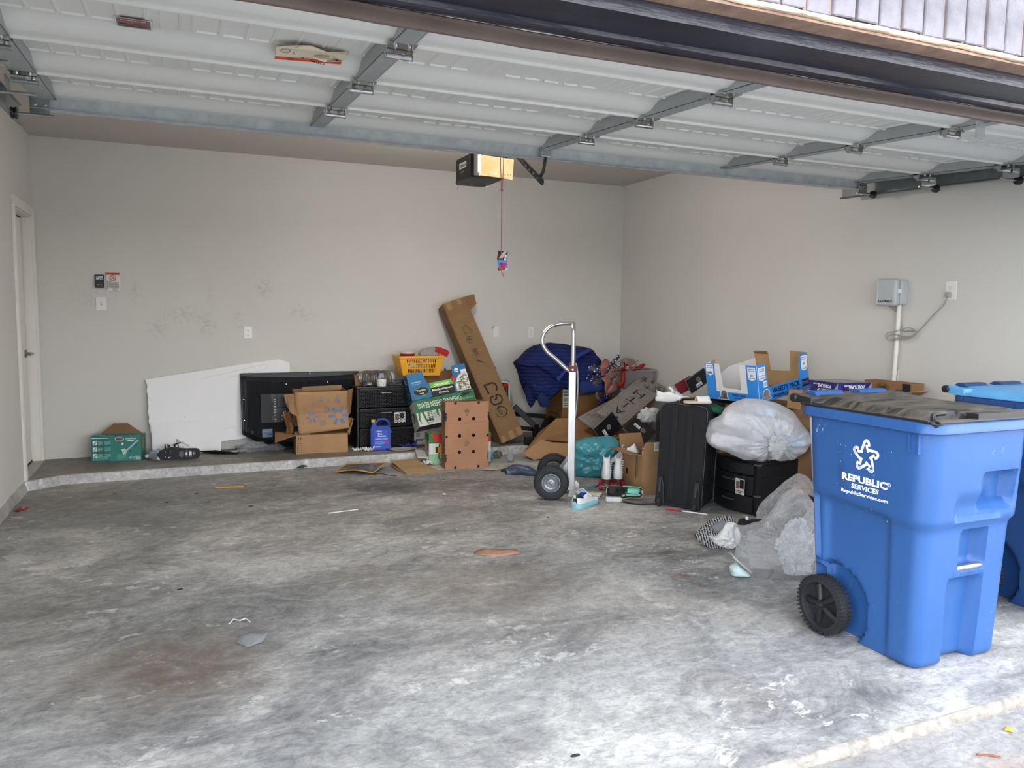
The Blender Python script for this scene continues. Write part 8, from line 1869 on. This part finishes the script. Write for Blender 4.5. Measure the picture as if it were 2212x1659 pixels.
b2 = make_bin((4.636, -5.565, 0), MBIN2, MLIDL, 'dark blue wheeled bin with a light blue lid against the right wall', MBIN2)

# ================================================================== LITTER ON THE FLOOR
tag(MB().cyl((1.315, -1.313, .006), (1.52, -1.357, .006), .006, n=8).build('pencil', pm('yellow_stick', '#c8a03c', .5), smooth=True), 'yellow pencil lying on the floor before the curb', 'pencil')
tag(MB().box((0, -.006, 0), (.206, .006, .004), fr((1.988, -2.367, 0), rz=.13)).build('straw', pm('white_stick', '#dedede', .5)), 'white plastic straw lying in the middle of the floor', 'straw')
t = thing('drinking_straw', 'red and white straw lying in front of the suitcase wheel', 'straw', (4.30, -3.2, 0))
MB().cyl((4.19, -3.115, .006), (4.262, -3.205, .006), .006, n=8).build('red_half', pm('red_straw', '#b3241f', .4), t, smooth=True); MB().cyl((4.262, -3.205, .006), (4.37, -3.345, .006), .005, n=8).build('white_half', MPAPER, t, smooth=True)
scrap('cardboard_scrap', [(2.595, -3.54), (2.66, -3.49), (2.75, -3.53), (2.845, -3.575), (2.84, -3.65), (2.74, -3.66), (2.66, -3.63), (2.62, -3.60)], pm('pink_brown_scrap', '#a9826c', .7, 0, .12, 20), 'pinkish brown cardboard scrap lying in the middle of the floor', 'scrap', .003, .006, 0)
scrap('plastic_scrap', [(1.27, -4.30), (1.30, -4.24), (1.37, -4.22), (1.40, -4.26), (1.37, -4.34), (1.31, -4.37)], filmm('scrap_film', '#cfd2d4', .6, .08, .5, .5, 40), 'crumpled clear plastic scrap on the floor beside the brown stain', 'scrap', .001, .012, 0)
tag(MB().tube([(1.255, -4.09, .004), (1.275, -4.055, .008), (1.30, -4.075, .006), (1.325, -4.07, .010), (1.34, -4.10, .004)], .0035, 6).build('twig', pm('pale_twig', '#bdbbb6', .7), smooth=True), 'small pale bent twig on the floor behind the clear plastic scrap', 'twig')
scrap('paper_scrap', [(.16, -2.66), (.24, -2.62), (.31, -2.74), (.22, -2.77)], pm('grey_paper', '#a9abab', .7), 'flat greyish paper scrap on the floor by the left wall', 'paper', .001, .0, 0)
scrap('candy_wrapper', [(.045, -1.58), (.055, -1.53), (.09, -1.50), (.125, -1.52), (.09, -1.55), (.07, -1.60)], pm('red_foil', '#a3202a', .3, 0, .2, 30), 'crumpled red candy wrapper at the foot of the left wall', 'wrapper', .001, .02, 0)
scrap('leaf', [(2.87, -2.15), (2.885, -2.09), (2.90, -2.11), (2.895, -2.16)], pm('white_leaf', '#c9c9c4', .6), 'tiny curled white paper bit on the floor before the vented carton', 'scrap', .001, .008, 0)
scrap('leaf', [(1.985, -.772), (2.02, -.765), (2.06, -.77), (2.09, -.775), (2.05, -.79), (2.02, -.80)], pm('dark_green_leaf', '#1e3a2c', .6), 'small dark green dried leaf at the foot of the curb', 'leaf', .002, .03, 0)
scrap('petal', [(3.62, -5.93), (3.645, -5.915), (3.66, -5.935), (3.635, -5.95)], pm('yellow_petal', '#d4a63c', .6), 'small yellow petal on the slab edge near the bin', 'petal', .001, .004, -.03)
tag(MB().tube([(3.40, -5.99, -.031), (3.43, -6.01, -.028), (3.455, -6.03, -.031)], .004, 6).build('twig', pm('brown_twig', '#7a4a36', .7), smooth=True), 'short brown twig on the driveway just outside the slab edge', 'twig')
r_ = random.Random(21)
for k, (x, y) in enumerate(((.98, -1.66), (1.25, -1.75), (1.52, -1.98), (3.05, -1.62), (1.06, -3.55), (2.18, -5.55), (3.33, -3.0), (1.18, -1.45), (.62, -1.25))):
    o = MB().lathe([(.0, 0), (.010, .0), (.009, .005), (.0, .006)], Matrix.Translation((x, y, 0)) @ Matrix.Diagonal((1 + k % 3 * .4, .7, .6, 1)), 8).build('debris', pm('dark_grit', '#2c2a28', .8), smooth=True); tag(o, 'small dark speck of dried mud on the garage floor', 'mud speck', 'mud specks on the garage floor')
